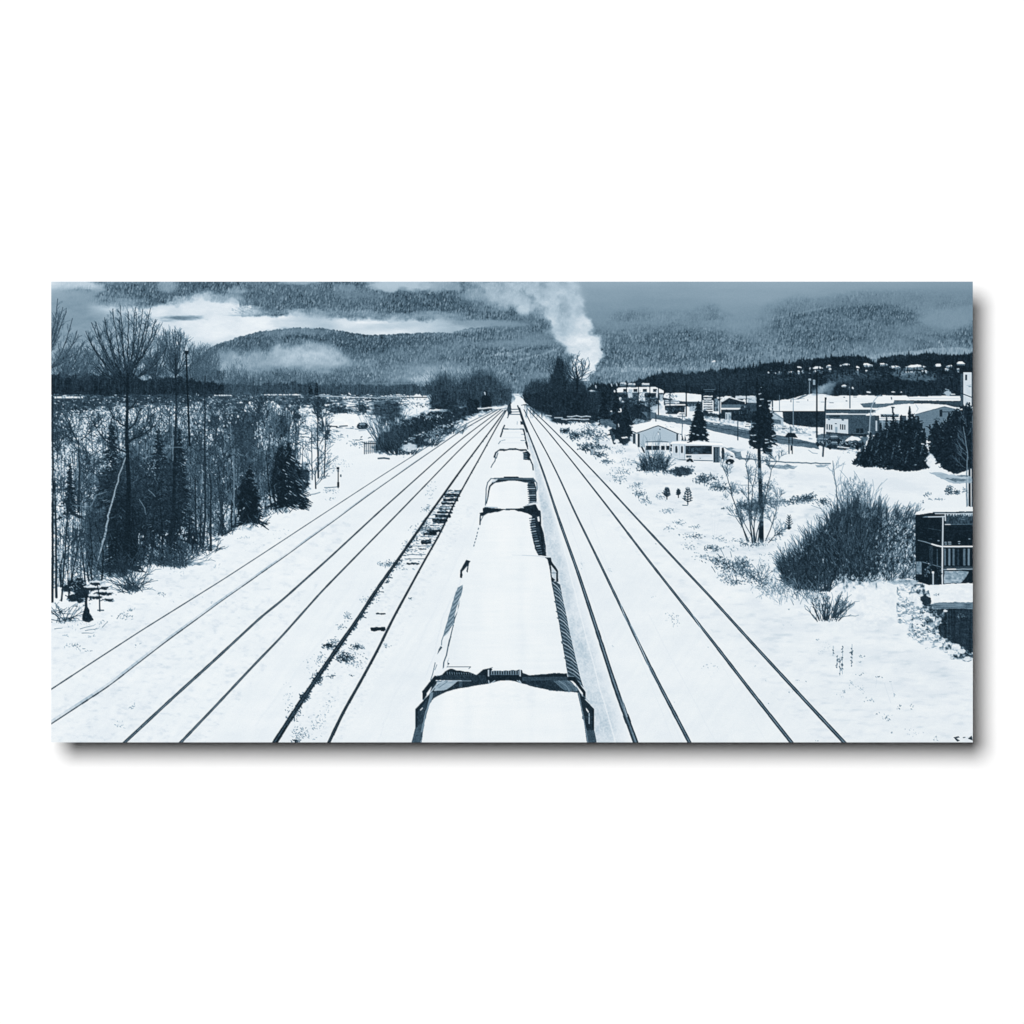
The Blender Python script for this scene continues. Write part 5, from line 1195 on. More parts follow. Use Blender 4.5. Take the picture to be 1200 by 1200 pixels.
for (x0, x1, y) in [(864, 900, 568), (905, 955, 587), (878, 920, 588)]: L([(x0, y), ((x0 + x1) / 2, y + 1), (x1, y - 1)], .7, .4, i_weed, .7, .4)
blob(798, 553, 12, 5.5, .2, i_weed, .95, .6, (4, 3), .2, 651, tex=.08); specks(800, 552, 13, 6, 130, 1.5, .25, i_weed, .9, 2); specks(782, 553, 8, 3, 50, 1.3, .3, i_weed, .9, 2); specks(822, 560, 8, 6, 70, 1.4, .28, i_weed, .9, 2)
# low shrub with stems in front of the van
sv = item('bare_shrub', 'leafless shrub in front of the garage and van')
bush(767, 551, 26, 25, 110, .22, sv, .75, .7, .12, .85); bush(766, 552, 14, 52, 26, .34, sv, .6, .3, .06, .7)
specks(767, 542, 12, 8, 160, 1.3, .2, sv, .9, 2); specks(753, 549, 7, 4, 60, 1.4, .2, sv, .9, 2); specks(778, 545, 7, 6, 60, 1.3, .25, sv, .9, 2)
L([(752, 524), (755, 530)], 1.8, .18, sv); 
# small young pines
yp = [('tiny young pine, left one of three on the snow slope', 781.5, 585, 571, 5.5), ('tiny young pine, middle one of three on the snow slope', 795, 583, 573, 3.6), ('largest young pine of three on the snow slope', 806, 591, 571, 7)]
for (l, cx, yb, yt, hw) in yp:
    q = item('young_pine', l, group='young pines on the snow slope')
    L([(cx, yb), (cx, yt)], (1.3, .8), .18, q)
    for k in range(6):
        y = yb - 3 - (yb - yt - 4) * k / 6; wd = hw * (1 - k / 7.5)
        for s in (-1, 1):
            wd2 = wd * rng.uniform(.55, 1.1)
            S(cx, y, cx + s * wd2, y - wd2 * rng.uniform(.2, .8), 1.5, .8, .2 + rng.normal(0, .04), q)
            S(cx + s * wd2 * .6, y - wd2 * .3, cx + s * wd2 * .75, y - wd2 * .8 - 1.5, 1.1, .6, .24, q)
S(800, 592, 806, 592.4, 1, .6, .25, q)
q = item('young_pine', 'lone tiny pine seedling above the big bush'); L([(925, 620), (924.5, 605)], (1.3, .9), .2, q)
for k in range(5): 
    for s in (-1, 1): S(924.7, 616 - k * 2.4, 924.7 + s * (4.4 - k * .7), 613 - k * 2.4, 1.3, .7, .22, q)
# multi stem shrub round the pole foot
ms = item('bare_shrub', 'tall many stemmed shrub around the foot of the long pole')
for (x0, y0, pts, w) in [(876, 634, [(866, 606), (858, 580), (852, 558), (846, 545)], 1.5), (882, 636, [(879, 610), (877, 585), (877, 560), (874, 544)], 1.9), (884, 635, [(880, 600), (882, 570), (886, 548)], 1.4), (888, 634, [(893, 606), (898, 580), (904, 550), (910, 541)], 1.7), (897, 634, [(905, 614), (910, 598), (911, 586)], 1.2), (885, 636, [(884, 612), (888, 590), (894, 566)], 1.3), (878, 634, [(870, 618), (862, 606)], 1.0), (900, 636, [(908, 628), (914, 624)], .9), (886, 634, [(890, 612), (896, 590)], 1.4), (882, 632, [(872, 612), (868, 598)], .9)]:
    L([(x0, y0)] + pts, (w, .6), .2, ms, .95, .35, 7)
    for (x, y) in pts:
        for _ in range(3): grow(x + rng.normal(0, 1), y, rng.uniform(-.9, .9), 7, .6, .3, ms, 2, a=.6)
blob(880, 594, 12, 6, .24, ms, .7, .9, (3, 2.4), .3, 661, tex=.08); blob(893, 588, 9, 9, .24, ms, .7, .9, (3, 2.4), .3, 662, tex=.08)
specks(880, 594, 20, 9, 220, 1.2, .3, ms, .85, 2); specks(905, 590, 14, 7, 120, 1.1, .36, ms, .8, 2); specks(865, 572, 12, 6, 40, 1, .45, ms, .7, 2); specks(903, 566, 9, 9, 60, 1, .4, ms, .7, 2)
sp = item('sapling', 'thin leafless sapling left of the big bush')
L([(982, 602), (981, 585), (978, 560), (976, 540)], (1.3, .6), .28, sp, .9, .3)
for (x, y) in [(978, 560), (980, 575), (977, 552), (981, 590)]: grow(x, y, rng.uniform(-.8, .8), 8, .6, .5, sp, 2, a=.5)
for (x, t) in [(838, .86), (844, .87), (834, .87)]: L([(836.5, 645), (x, 600)], .5, t, i_ground, .6)

# bank crest
r_ = rect(968, 678, 1062, 752); X_, Y_ = grids(r_)
tc_ = curve([(968, 693), (975, 689), (984, 688), (992, 689), (998, 686.6), (1004, 688), (1012, 686), (1022, 683.5), (1026, 682.6), (1030, 684), (1036, 682.4), (1042, 684), (1046, 688), (1062, 700)], X_) + .5 * vnoise(X_, Y_ * 0, 2.2, 1, 7)
m_ = sstep(Y_ - tc_, -.3, .5) * sstep(X_, 968, 976)
m_ = m_ * sstep(X_ - 970 + 6 * fbm(X_, Y_, 6, 6, 693, 2), 0, 16) * sstep(752 - Y_, 0, 30)
put(r_, m_, .935 - .05 * sstep(fbm(X_, Y_, 12, 10, 691, 4), -.1, .5) - .03 * fbm(X_, Y_, 3, 2.4, 692, 3) , i_ground)
# big bush
bb = item('bare_bush', 'very large dark leafless bush on the right bank')
r_ = rect(905, 565, 1080, 695); X_, Y_ = grids(r_)
top_ = curve([(905, 672), (914, 664), (925, 652), (935, 642), (945, 632), (956, 626), (968, 614), (976, 606), (986, 604), (996, 592), (1004, 590), (1012, 599), (1020, 596), (1030, 598), (1045, 603), (1060, 605), (1075, 606), (1080, 606)], X_)
bt_ = curve([(905, 668), (925, 672), (940, 680), (960, 682), (975, 684), (990, 688), (1010, 686), (1030, 684), (1050, 680), (1080, 684)], X_)
n_ = fbm(X_, Y_, 5, 6, 671, 4)
m_ = sstep(np.minimum(Y_ - top_, bt_ - Y_) + 12 * n_, -4, 8)
t_ = .185 + .04 * vnoise(X_ * 1.0, Y_, 1.3, 6, 672) + .05 * fbm(X_, Y_, 2, 2.5, 673, 2)
open_ = sstep(X_ - 1000, 0, 60) + .4 * sstep(960 - X_, 0, 40) + .3 * sstep(Y_ - 668, 0, 10)
m_ = m_ * (1 - .8 * sstep(fbm(X_, Y_, 2.6, 3.6, 674, 3) + .75 * open_ + .35 * sstep(18 - np.minimum(Y_ - top_, bt_ - Y_), 0, 18), .36, .8))
put(r_, m_ * .96, t_, bb)
for _ in range(2300):
    x = rng.uniform(915, 1076); tpx = np.interp(x, [905, 925, 945, 972, 1000, 1030, 1075], [668, 650, 632, 610, 594, 599, 606]); y = rng.uniform(tpx + 2, 682)
    an = (x - 995) / 130 + rng.normal(0, .42); l = rng.uniform(2.5, 7.5)
    t = rng.choice([.12, .17, .23, .32, .5], p=[.3, .3, .22, .12, .06] if x < 1010 else [.25, .25, .2, .17, .13])
    S(x, y, x + math.sin(an) * l, y - math.cos(an) * l, .75, .5, t, bb, .6)
specks(1045, 645, 28, 34, 330, 1.0, .62, bb, .75, 2.2, -1.1); specks(1060, 665, 16, 18, 120, 1.2, .78, bb, .8, 2.4, -1.0); specks(1000, 640, 40, 26, 110, .8, .48, bb, .6, 2, -1.2); specks(1030, 678, 36, 6, 130, 1.4, .8, bb, .85, 1.8, -.4); specks(985, 676, 14, 5, 40, 1.1, .8, bb, .8)
specks(925, 645, 12, 14, 120, 1.1, .85, bb, .7, 1.8, -1)
bush(1001, 640, 34, 90, 34, .26, bb, .75, .35, .07, .8); bush(1014, 640, 44, 72, 50, .26, bb, .7, .5, .08, .75); bush(992, 625, 30, 44, 60, .22, bb, .7, .6, .1, .8); bush(978, 615, 20, 26, 40, .22, bb, .7, .7, .1, .8)
crown_fill(1003, 585, 18, 24, 260, 1002, 630, .3, bb, .6)
specks(1003, 580, 12, 14, 120, 1.1, .25, bb, .8, 2.2, -1.2)
for _ in range(520):        # ragged fringe of stems
    x = rng.uniform(912, 1074); tpx = np.interp(x, [905, 925, 945, 972, 1000, 1030, 1075], [668, 652, 634, 612, 592, 598, 606])
    an = (x - 995) / 120 + rng.normal(0, .3); l = rng.uniform(4, 16) * (.5 + .8 * abs(math.sin(x * .23)))
    S(x, tpx + rng.uniform(-2, 10), x + math.sin(an) * l, tpx - math.cos(an) * l, .7, .4, .22, bb, .65)
for _ in range(700):
    x = rng.uniform(1008, 1074); y = rng.uniform(608, 682); an = rng.normal(.3, .5); l = rng.uniform(3, 10)
    S(x, y, x + math.sin(an) * l, y - math.cos(an) * l, .9, .5, rng.choice([.13, .2, .28]), bb, .7)
for _ in range(260):        # pale stems catching light
    x = rng.uniform(935, 1070); y = rng.uniform(612, 682); an = (x - 1000) / 100 + rng.normal(0, .35); l = rng.uniform(4, 12)
    S(x, y, x + math.sin(an) * l, y - math.cos(an) * l, .5, .4, .5, bb, .45)
lb = item('bare_shrub', 'scruffy shrub at the lower left of the big bush')
for (cx, yb, rx, h, n) in [(930, 674, 26, 30, 120), (945, 690, 30, 34, 160), (935, 684, 30, 26, 90), (962, 692, 24, 30, 90)]: bush(cx, yb, rx, h, n, .22, lb, .9, .8, .14, .9)
specks(942, 676, 18, 14, 260, 1.4, .22, lb, .85, 2, -1.1)
cs = item('bare_shrub', 'small spiky shrub on the snow before the bank')
bush(970, 727, 30, 40, 26, .22, cs, .85, .8, .16, .9); bush(966, 726, 14, 30, 16, .2, cs, 1.2, .6, .12, .95); specks(964, 706, 9, 14, 70, 1.4, .22, cs, .85, 2, -1.2)
cs2 = item('bare_shrub', 'small right leaning shrub beside the spiky one')
for _ in range(22): arch(978 + rng.normal(0, 2), 724, rng.uniform(14, 30), rng.uniform(.1, .9), .24, .9, .1, cs2)
specks(985, 708, 6, 8, 50, 1.2, .3, cs2, .8, 2, -.8)
grs = item('dry_grass', 'dry grass tufts along the bank left of the bushes', kind='stuff')
for (cx, cy, sx, sy, n, h, t) in [(856, 668, 14, 9, 22, 9, .4), (880, 674, 14, 9, 26, 10, .4), (905, 694, 16, 8, 44, 9, .55), (924, 692, 12, 8, 44, 11, .42), (915, 704, 16, 5, 26, 7, .65), (893, 680, 4, 5, 16, 18, .28), (945, 698, 12, 7, 50, 12, .4), (868, 668, 6, 8, 24, 14, .3)]:
    for _ in range(n):
        x = cx + rng.normal(0, sx * .7); y = cy + rng.normal(0, sy * .8)
        arch(x, y, h * rng.uniform(.4, 1.1), rng.normal(0, .5), t + rng.normal(0, .08), rng.uniform(.5, .9), .2, grs, .75)
specks(905, 690, 22, 10, 120, 1.1, .5, grs, .7, 1.8, -1); specks(925, 684, 12, 8, 90, 1.2, .35, grs, .8, 1.8, -1)

# ---------------------------------------------------------------- platform shed at the right edge
sh = item('raised_shed', 'dark raised timber shed with a snow roof at the right edge')
P([(1072.6, 603), (1090, 601), (1095, 600), (1140.5, 599), (1140.5, 684), (1073, 686)], .13, sh, tex=(.03, 3, 5))
shr = item('roof', parent=sh)
P([(1072, 603.5), (1074, 600), (1094, 595), (1140.5, 594), (1140.5, 599.2), (1096, 600.2), (1084, 602)], .94, shr, jit=.25)
L([(1094, 600.6), (1140, 600.4)], 1.0, .22, shr, 1, .25); L([(1096, 601.8), (1140, 601.6)], 1.0, .82, shr, .95, .2)
P([(1080, 606.4), (1084, 605), (1107, 604.8), (1107, 606.4)], .5, shr); L([(1088, 605.8), (1107, 605.2)], .9, .8, shr)
fa = item('fascia_board', parent=sh); P([(1108, 603.4), (1140.5, 603.4), (1140.5, 614), (1108, 614.4)], .26, fa, tex=(.12, 1.5, 4)); L([(1107.6, 614.6), (1114, 614.6)], .9, .85, fa); L([(1114, 614.6), (1140, 614.4)], .6, .5, fa, .9)
for _ in range(26): 
    x = rng.uniform(1108, 1140); S(x, 602.5, x + rng.normal(0, .6), 602.5 + rng.uniform(.5, 3), 1.4, .6, .8, fa, .8)
specks(1128, 607, 6, 3, 26, .9, .6, fa, .8)
L([(1107.7, 602), (1107.8, 610)], 1.3, .82, fa)
cp = item('corner_post', parent=sh); L([(1105, 606.5), (1104.6, 640)], 1.6, .78, cp); L([(1104.2, 641), (1104.3, 684)], 1.7, .82, cp, 1, .15, 4)
ra = [item('railing', parent=sh), item('railing', parent=sh)]
L([(1075.6, 633), (1084, 635), (1092, 637.6)], (.7, .9), .6, ra[0]); L([(1092, 637.6), (1098, 639.4), (1104, 640.6)], 1.6, .95, ra[0]); L([(1106, 640.5), (1140.5, 640.4)], 1.7, .92, ra[1], 1, .1)
L([(1088, 619), (1104, 622)], .7, .32, sh, .8); L([(1106, 622), (1140, 622)], .5, .22, sh, .8)
L([(1081, 658.6), (1090, 661), (1103.5, 664.8)], .9, .45, ra[0]); L([(1088, 660.4), (1092, 661.4)], 1, .75, ra[0]); L([(1106, 667.2), (1140, 666.8)], 1.2, .62, ra[1], 1, .2); L([(1110, 667), (1120, 667)], 1.1, .92, ra[1]); L([(1106, 664.6), (1140, 664.6)], .7, .35, ra[1])
pk = [item('railing_board', parent=sh, group='upright railing boards') for _ in range(8)]
for k, (x, w, t) in enumerate([(1107.4, 2, .42), (1112.4, 2.4, .5), (1117.6, 2.2, .42), (1130, 2.4, .42), (1135.2, 2.6, .5), (1123, 1.8, .24), (1091, 4, .24), (1098.4, .7, .42)]):
    R(x - w / 2, 643 - (k == 6) * 3, x + w / 2, 662.6, t, pk[k], tex=(.08, 1, 6))
for (x, y, w) in [(1108, 635.6, 2), (1112.8, 635.4, 3.2), (1108.4, 637.6, 2), (1113, 637.6, 3), (1124, 634.6, 2), (1124, 637, 1.4), (1099.8, 633.6, 1.6), (1136, 631.6, 1.6), (1090, 631.6, 3)]: S(x - w / 2, y, x + w / 2, y, .9, .9, .7 if w < 3 or x > 1095 else .3, sh, .9)
R(1073.6, 658, 1080, 673, .5, sh, tex=(.2, 1.6, 1.6)); P([(1106.5, 669), (1128, 669), (1136, 670), (1133, 675), (1126, 683), (1106.5, 683.5)], .62, sh, tex=(.22, 3, 2), jit=.3)
R(1092, 669.6, 1094.8, 672, .95, sh); R(1092.6, 672, 1094.2, 685.6, .72, sh); specks(1087, 668, 5, 8, 40, 1.1, .6, sh, .8, 2, -1); specks(1100, 668, 2.5, 8, 16, 1.1, .4, sh, .8); L([(1098, 680), (1104, 672)], 1, .2, sh)
# snow shoulder in front of the shed
P([(1030, 686), (1046, 681), (1052, 678), (1066, 678), (1080, 683), (1092, 687), (1110, 684), (1132, 683.6), (1141, 684), (1141, 707), (1095, 707), (1080, 700), (1060, 700)], lambda X, Y: .93 - .05 * fbm(X, Y, 6, 3, 681, 3), i_ground, jit=.3)
P([(1040, 682), (1056, 678.4), (1076, 680), (1076, 683), (1060, 684), (1048, 685)], .62, i_ground, a=.7, tex=(.3, 3, 2), jit=.4); specks(1060, 681, 12, 2, 40, 1, .4, i_ground, .7)
# wet road / melt pool
pool = item('wet_road', 'dark wet road surface at the right edge', kind='structure')
P([(1090, 708), (1098, 706), (1141, 705.6), (1141, 770), (1134, 766), (1130, 760), (1120, 757), (1108, 754), (1094, 748), (1084, 742), (1090, 730), (1086, 715)],
  lambda X, Y: np.where(Y < 713.5 + .8 * vnoise(X, Y * 0, 4, 1, 8), .47 + .12 * vnoise(X, Y, 9, 1.2, 695), .20 + .05 * vnoise(X, Y, 1.6, 24, 696) + .05 * fbm(X, Y, 10, 1.2, 697, 2)), pool, jit=.3)
specks(1125, 722, 10, 4, 14, .9, .6, pool, .8, 2.6); specks(1118, 745, 16, 4, 22, .7, .36, pool, .7, 4)
# rubble snow along its edge
pile = item('snow_berm', 'rough ploughed snow berm beside the wet road')
r_ = rect(1030, 684, 1141, 780); X_, Y_ = grids(r_)
c1_ = curve([(1048, 690), (1060, 690), (1075, 692), (1090, 700), (1104, 720), (1110, 735), (1141, 768)], X_)
D_ = np.minimum(sstep(X_, 1046, 1056), 1) * np.ones_like(Y_)
edge_in = interp_grid({684: [(1030, -3), (1046, -1.2), (1053, .8), (1078, 1), (1085, -1), (1141, -2)], 700: [(1030, -3), (1046, -1.2), (1053, .8), (1088, 1), (1092, -.3), (1141, -2)], 715: [(1030, -3), (1046, -1.2), (1052, .7), (1092, 1), (1100, -.3), (1141, -2)], 728: [(1030, -3), (1046, -1.2), (1054, .5), (1096, 1), (1108, -.2), (1141, -2)],
                       740: [(1030, -3), (1048, -2), (1064, .4), (1088, 1), (1098, -.1), (1141, -2)], 752: [(1030, -3), (1048, -2), (1082, .2), (1100, 1), (1112, 0), (1141, -1.5)], 762: [(1048, -2), (1098, -.1), (1115, 1), (1126, .8), (1133, 0), (1141, -.5)], 770: [(1048, -3), (1110, -.6), (1124, .8), (1141, .8)], 780: [(1048, -3), (1141, -1)]}, X_, Y_)
n_ = fbm(X_, Y_, 7, 5, 701, 4)
m_ = sstep(edge_in - .5 * sstep(1066 - X_ + 10 * fbm(X_, Y_, 8, 8, 703, 2), 0, 14) + 1.1 * n_, -.15, .3)
lump = fbm(X_, Y_, 3.6, 2.8, 702, 3); sh_ = lump - np.roll(lump, 4, 0)
rightness = sstep(X_ + .55 * (Y_ - 700) * -1 + 0, 1062, 1092)
tt_ = .86 + .55 * sh_ - .62 * sstep(lump + .5 * rightness, .18, .62)
put(r_, m_, np.clip(tt_, .14, .97), pile)
specks(1083, 728, 9, 16, 70, 1.8, .22, pile, .85, 1.5, .2); specks(1072, 742, 10, 5, 40, 1.3, .35, pile, .8); specks(1066, 712, 8, 14, 80, 1.3, .45, pile, .7, 2, .5); specks(1094, 735, 6, 8, 40, 1.6, .55, pile, .8)
P([(1078, 700), (1084, 697), (1090, 701), (1091, 707), (1084, 710), (1079, 706)], .2, pile, jit=.6)
for (cx, cy, rx, ry) in [(1070, 700, 8, 5), (1076, 707, 5, 4), (1060, 697, 6, 4), (1086, 720, 4, 2.4), (1082, 736, 4, 2), (1120, 758, 5, 3.4), (1127, 763, 4, 3), (1114, 764, 5, 3), (1100, 755, 4, 2), (1134, 772, 6, 2.6), (1108, 716, 2.4, 1.4), (1092, 745, 4, 1.6), (1064, 724, 5, 3), (1074, 729, 5, 2.4)]:
    blob(cx, cy, rx, ry, .93, pile, .9, .5, (2.5, 2), .15, int(cx + cy), tex=.04)
specks(1098, 697, 3, 1, 5, 1.6, .25, i_ground, .9)
# dead flower stalks
wd = item('dead_flowers', 'dead flower stalks sticking out of the right snow slope', kind='stuff')
for (x, y0, y1, n) in [(987, 790, 757, 12), (984, 792, 770, 6), (998, 780, 755, 12), (981, 782, 768, 6), (976, 768, 757, 2)]:
    L([(x, y0), (x + .5, y1)], .6, .5, wd, .7, .2)
    for _ in range(n): 
        y = rng.uniform(y1, y0); S(x + rng.normal(0, .8), y, x + rng.normal(0, 1), y + 1, 1.3, 1, .35, wd, .85)
for (cx, cy, rx, ry, n, t) in [(1010, 770, 4, 3, 9, .35), (1008, 776, 3, 2, 5, .5), (1006, 790, 6, 3, 9, .35), (995, 802, 8, 4, 9, .45), (990, 810, 3, 2, 5, .35), (1030, 793, 5, 1.5, 9, .35), (1043, 798, 1.5, 1, 3, .3), (1048, 815, 1, 4, 5, .45), (1022, 820, 9, 3, 16, .5), (1010, 808, 5, 6, 18, .65), (1054, 829, 2.4, 4, 9, .3), (1068, 828, 2, 3, 6, .35), (1028, 837, 1.6, 1, 3, .3), (1040, 842, 4, 4, 12, .35), (1036, 838, 8, 4, 10, .6), (1045, 858, 2.4, 2.4, 7, .35), (1070, 858, 12, 6, 14, .7), (1096, 865, 4, 3, 9, .5), (985, 815, 8, 4, 6, .7), (968, 758, 10, 5, 14, .75), (957, 750, 6, 1.4, 7, .55), (960, 765, 4, 4, 7, .7),
                               (935, 797, 5, 2, 3, .45), (944, 799, 1, 1, 1, .3), (926, 811, 4, 1, 3, .6), (957, 868, 1.5, .7, 2, .3), (924, 714, 1, 1, 2, .4), (920, 732, 8, 1, 5, .75)]:
    specks(cx, cy, rx, ry, n, 1.15, t, wd, .85, 1.2, .3)
for pts in ([(1036, 800), (1044, 824)], [(1044, 799), (1048, 817)], [(1028, 792), (1026, 806)]): L(pts, .4, .8, wd, .6)
P([(1117, 864), (1123, 862.6), (1125, 864), (1121, 865), (1125, 867.6), (1122, 869), (1119, 866)], .18, wd, jit=.3); P([(1134, 865), (1139, 862.6), (1140, 868), (1137, 867)], .2, wd, jit=.3); S(1129, 864.4, 1131, 864, 1.2, .8, .2, wd)
# birds' prints and pebbles between the right tracks
peb = item('scattered_pebbles', 'dark pebbles and tracks scattered over the yard snow', kind='stuff')
for (cx, cy, rx, ry, n, t, s) in [(790, 725, 6, 9, 34, .4, 1.0), (783, 722, 5, 6, 10, .6, .9), (834, 780, 8, 4, 12, .5, 1.0), (764, 699, 4, 1.5, 6, .6, .9), (768, 637, 1, 1, 2, .3, 1.1), (682, 662, 4, 4, 9, .5, .9), (715, 668, 4, 4, 8, .6, .9), (716, 757, 3, 1.2, 3, .5, .9), (830, 758, 1, 1, 2, .5, .9), (790, 823, 1, 1, 2, .5, .9), (835, 790, 12, 10, 10, .75, .9), (885, 781, 1.5, 1, 2, .4, 1), (900, 824, 1, 1, 2, .3, 1), (897, 798, 1, 1, 1, .4, 1)]:
    specks(cx, cy, rx, ry, n, s, t, peb, .8, 1.1, 1.0)

# trees around the plume, beside the right tracks
rt = [item('bare_tree', l, group='trees right of the far tracks') for l in ('wide dark leafless trees crowding the right of the far tracks', 'tall narrow dark tree left of the plume foot', 'pale barked bare tree standing in front of the steam')]
blob(642, 466, 26, 20, .235, rt[0], .97, .3, (8, 8), .2, 711, tex=.03); blob(660, 468, 28, 24, .20, rt[0], .97, .25, (8, 8), .2, 712, tex=.03); blob(665, 480, 30, 14, .19, rt[0], .97, .2, (8, 8), .2, 713, tex=.03); blob(622, 464, 12, 12, .24, rt[0], .95, .3, (6, 6), .2, 714, tex=.03)
blob(676, 462, 12, 16, .2, rt[0], .95, .3, (6, 6), .2, 715, tex=.03)
for _ in range(420):
    x = rng.uniform(614, 684); y = rng.uniform(452, 490); 
    S(x, y, x + rng.normal(0, .8), y - rng.uniform(4, 12), .7, .5, .2 + rng.normal(0, .05), rt[0], .45)
twig_haze(618, 684, [(618, 452), (640, 444), (655, 438), (684, 446)], [(618, 466), (684, 466)], 420, .22, rt[0], .5, 8)
blob(656, 434, 6, 16, .2, rt[1], .97, .35, (3, 5), .2, 716, tex=.04); bush(656, 452, 10, 36, 60, .2, rt[1], .8, .35, .05, .8); blob(653, 446, 8, 10, .2, rt[1], .95, .3, (3, 5), .2, 717)
fan_crown(676, 448, [(664, 424, .9), (670, 418, 1.0), (676, 416, 1.1), (682, 420, .9), (687, 424, .8), (661, 432, .7), (690, 428, .7)], .2, rt[2], sub=1)
L([(675.5, 492), (676, 470), (676.5, 455), (676, 436)], (3.0, 1.6), .14, rt[2])
wood_band([(612, 462), (640, 458), (690, 458), (700, 458)], [(612, 468), (625, 478), (640, 484), (655, 490), (670, 493), (700, 494)], .185, rt[0], 721, 1.5, .03, .95)
conifer(708, 494, 452, 7, .15, item('conifer', 'narrow dark conifer between the plume and the cabin', group='trees right of the far tracks'), snow=0, tex=1.3); conifer(722, 506, 458, 8, .15, item('conifer', 'slim dark conifer beside the snow heaped cabin', group='trees right of the far tracks'), snow=0, tex=1.3); conifer(733, 508, 476, 9, .16, item('conifer', 'dark conifer just left of the garage roof', group='trees right of the far tracks'), snow=.03, tex=1.3)
blob(728, 505, 8, 14, .16, i_rwood, .97, .4, (4, 4), .15, 722, tex=.05); blob(731, 516, 7, 6, .17, i_rwood, .95, .5, (4, 3), .2, 723, tex=.06)
L([(716, 506), (720, 519)], 3.6, .28, i_rwood); P([(728, 512.4), (735, 511.6), (736, 513.4), (729, 513.6)], .9, i_ground); blob(722.5, 517, 3, 2, .92, i_ground, .95, .4, (2, 2), .2, 724); S(724.8, 497, 725.2, 500, 1, .8, .85, i_rwood)
P([(703, 491), (715, 492), (722, 498), (722, 503), (712, 499), (704, 496)], .42, b6, tex=(.12, 3, 2), jit=.3, a=.9)
for (x, y, w) in [(640.5, 475.5, 10), (627, 474.6, 6), (655, 484, 8), (648, 487, 10), (662, 479, 7)]: blob(x, y, w * .7, 1.7, .2, rt[0], .95, .6, (3, 1.5), .2, int(x), tex=.05)
blob(660, 492.5, 7, 3, .19, i_weed, .95, .5, (3, 2), .2, 725); blob(654, 493, 9, 2.4, .2, i_weed, .95, .5, (3, 2), .2, 726)
for (x0, x1, y) in [(650, 659, 489.5), (658, 690, 491.4), (665, 692, 488.2), (640, 646, 487.5)]: L([(x0, y), (x1, y)], 1.2, .85, i_ground, .8, .4)
rb = item('picket_fence', 'tiny dark fence stub beside the right tracks')
for k in range(4): S(692.2 + k * 1.5, 526, 692.2 + k * 1.5, 533, .8, .8, .3, rb)
# ---------------------------------------------------------------- rails
def rail(pts, label, wn, wf, style, group='rails of the snowy yard'):
    it = item('rail', label, group=group)
    # resample with slight waviness
    P_ = []
    for k in range(len(pts) - 1):
        (x0, y0), (x1, y1) = pts[k], pts[k + 1]
        n = max(1, int(math.hypot(x1 - x0, y1 - y0) / 7))
        for s in range(n):
            f = s / n; P_.append((x0 + (x1 - x0) * f, y0 + (y1 - y0) * f))
    P_.append(pts[-1])
    # smooth
    for _ in range(3):
        P_ = [P_[0]] + [((P_[k - 1][0] + 2 * P_[k][0] + P_[k + 1][0]) / 4, (P_[k - 1][1] + 2 * P_[k][1] + P_[k + 1][1]) / 4) for k in range(1, len(P_) - 1)] + [P_[-1]]
    jit = rng.normal(0, .08, len(P_))
    for ps in range(3):
        for k in range(len(P_) - 1):
            (x0, y0), (x1, y1) = P_[k], P_[k + 1]
            f = max(0, (y0 + y1) / 2 - 478) / 392.0
            w = wf + (wn - wf) * f
            nx, ny = (y1 - y0), -(x1 - x0); q = math.hypot(nx, ny) + 1e-9; nx /= q; ny /= q
            if nx < 0: nx, ny = -nx, -ny           # nx points right
            j = abs(jit[k]) * w; T_ = lambda o, ww, t, al: S(x0 + nx * w * o, y0 + ny * w * o, x1 + nx * w * o, y1 + ny * w * o, ww, ww, t, it, al)
            if style == 'soft':                    # snow half covers it: pale band plus thin dark lower edge
                if ps == 0: T_(-.22, w * .8, .76 + .08 * math.sin(k * .7) + rng.normal(0, .02), .7)
                if ps == 1: T_(.3, max(.8, w * .3) + j, .2, .95)
            elif style == 'thin':
                if ps == 0: T_(0, w * .7 + j, .24, .9)
            elif style == 'dark':
                if ps == 0: T_(0, w * 1.08 + j, .11, 1)
                if ps == 1: T_(-.08, w * .25, .34, .7 * min(1, f * 2))
                if ps == 2 and rng.random() < .3: S(x0 + nx * w * .45, y0, x0 + nx * w * .7, y0 + 1.2, w * .3, .5, .18, it, .9)
            else:                                  # steel: dark edges with a grey web between
                if ps == 0: T_(0, w + j, .17, 1)
                if ps == 1 and w > 1.4: T_(.04, w * .36, .46 + .05 * math.sin(k * 1.3), .9)
                if ps == 2 and w > 3.0: T_(-.3, w * .10, .4, .5)
                if ps == 2 and rng.random() < .05: S(x0 - nx * w * .5, y0, x0, y0 + .8, w * .35, w * .2, .16, it, .8)
    return it


RA = [(578, 481), (540, 500), (500, 524), (448, 557), (425, 572), (370, 608), (310, 647.5), (260, 680), (167, 738), (110, 775), (52, 813)]
RB = [(583, 480), (540, 504.6), (500, 532), (447, 569), (430, 581), (391, 610), (370, 625), (330, 654), (260, 703), (190, 754), (127, 803), (52, 852)]
RC = [(587, 480), (540, 515), (520, 532), (480, 568), (444, 600), (388, 652), (330, 704), (307, 722), (251, 774), (200, 820), (144, 872)]
RD = [(589, 481), (540, 525.5), (500, 567), (468, 600), (421, 648), (377, 693), (330, 746), (297, 780), (253, 827), (209, 873)]
RE = [(592, 481), (570, 511), (540, 551), (523, 575), (505, 600), (465, 658), (440, 693), (419, 726), (386, 773), (353, 822), (319, 875)]
RF = [(594, 480), (581, 502), (567, 528), (549, 560), (528, 598), (517, 623), (498, 656), (479, 691), (461, 724), (442, 763), (423, 798), (402, 835), (384, 873)]
RG = [(609, 478), (616, 500), (625, 522), (639, 560), (652, 600), (659, 620), (677, 670), (700, 740), (721, 805), (746, 873)]
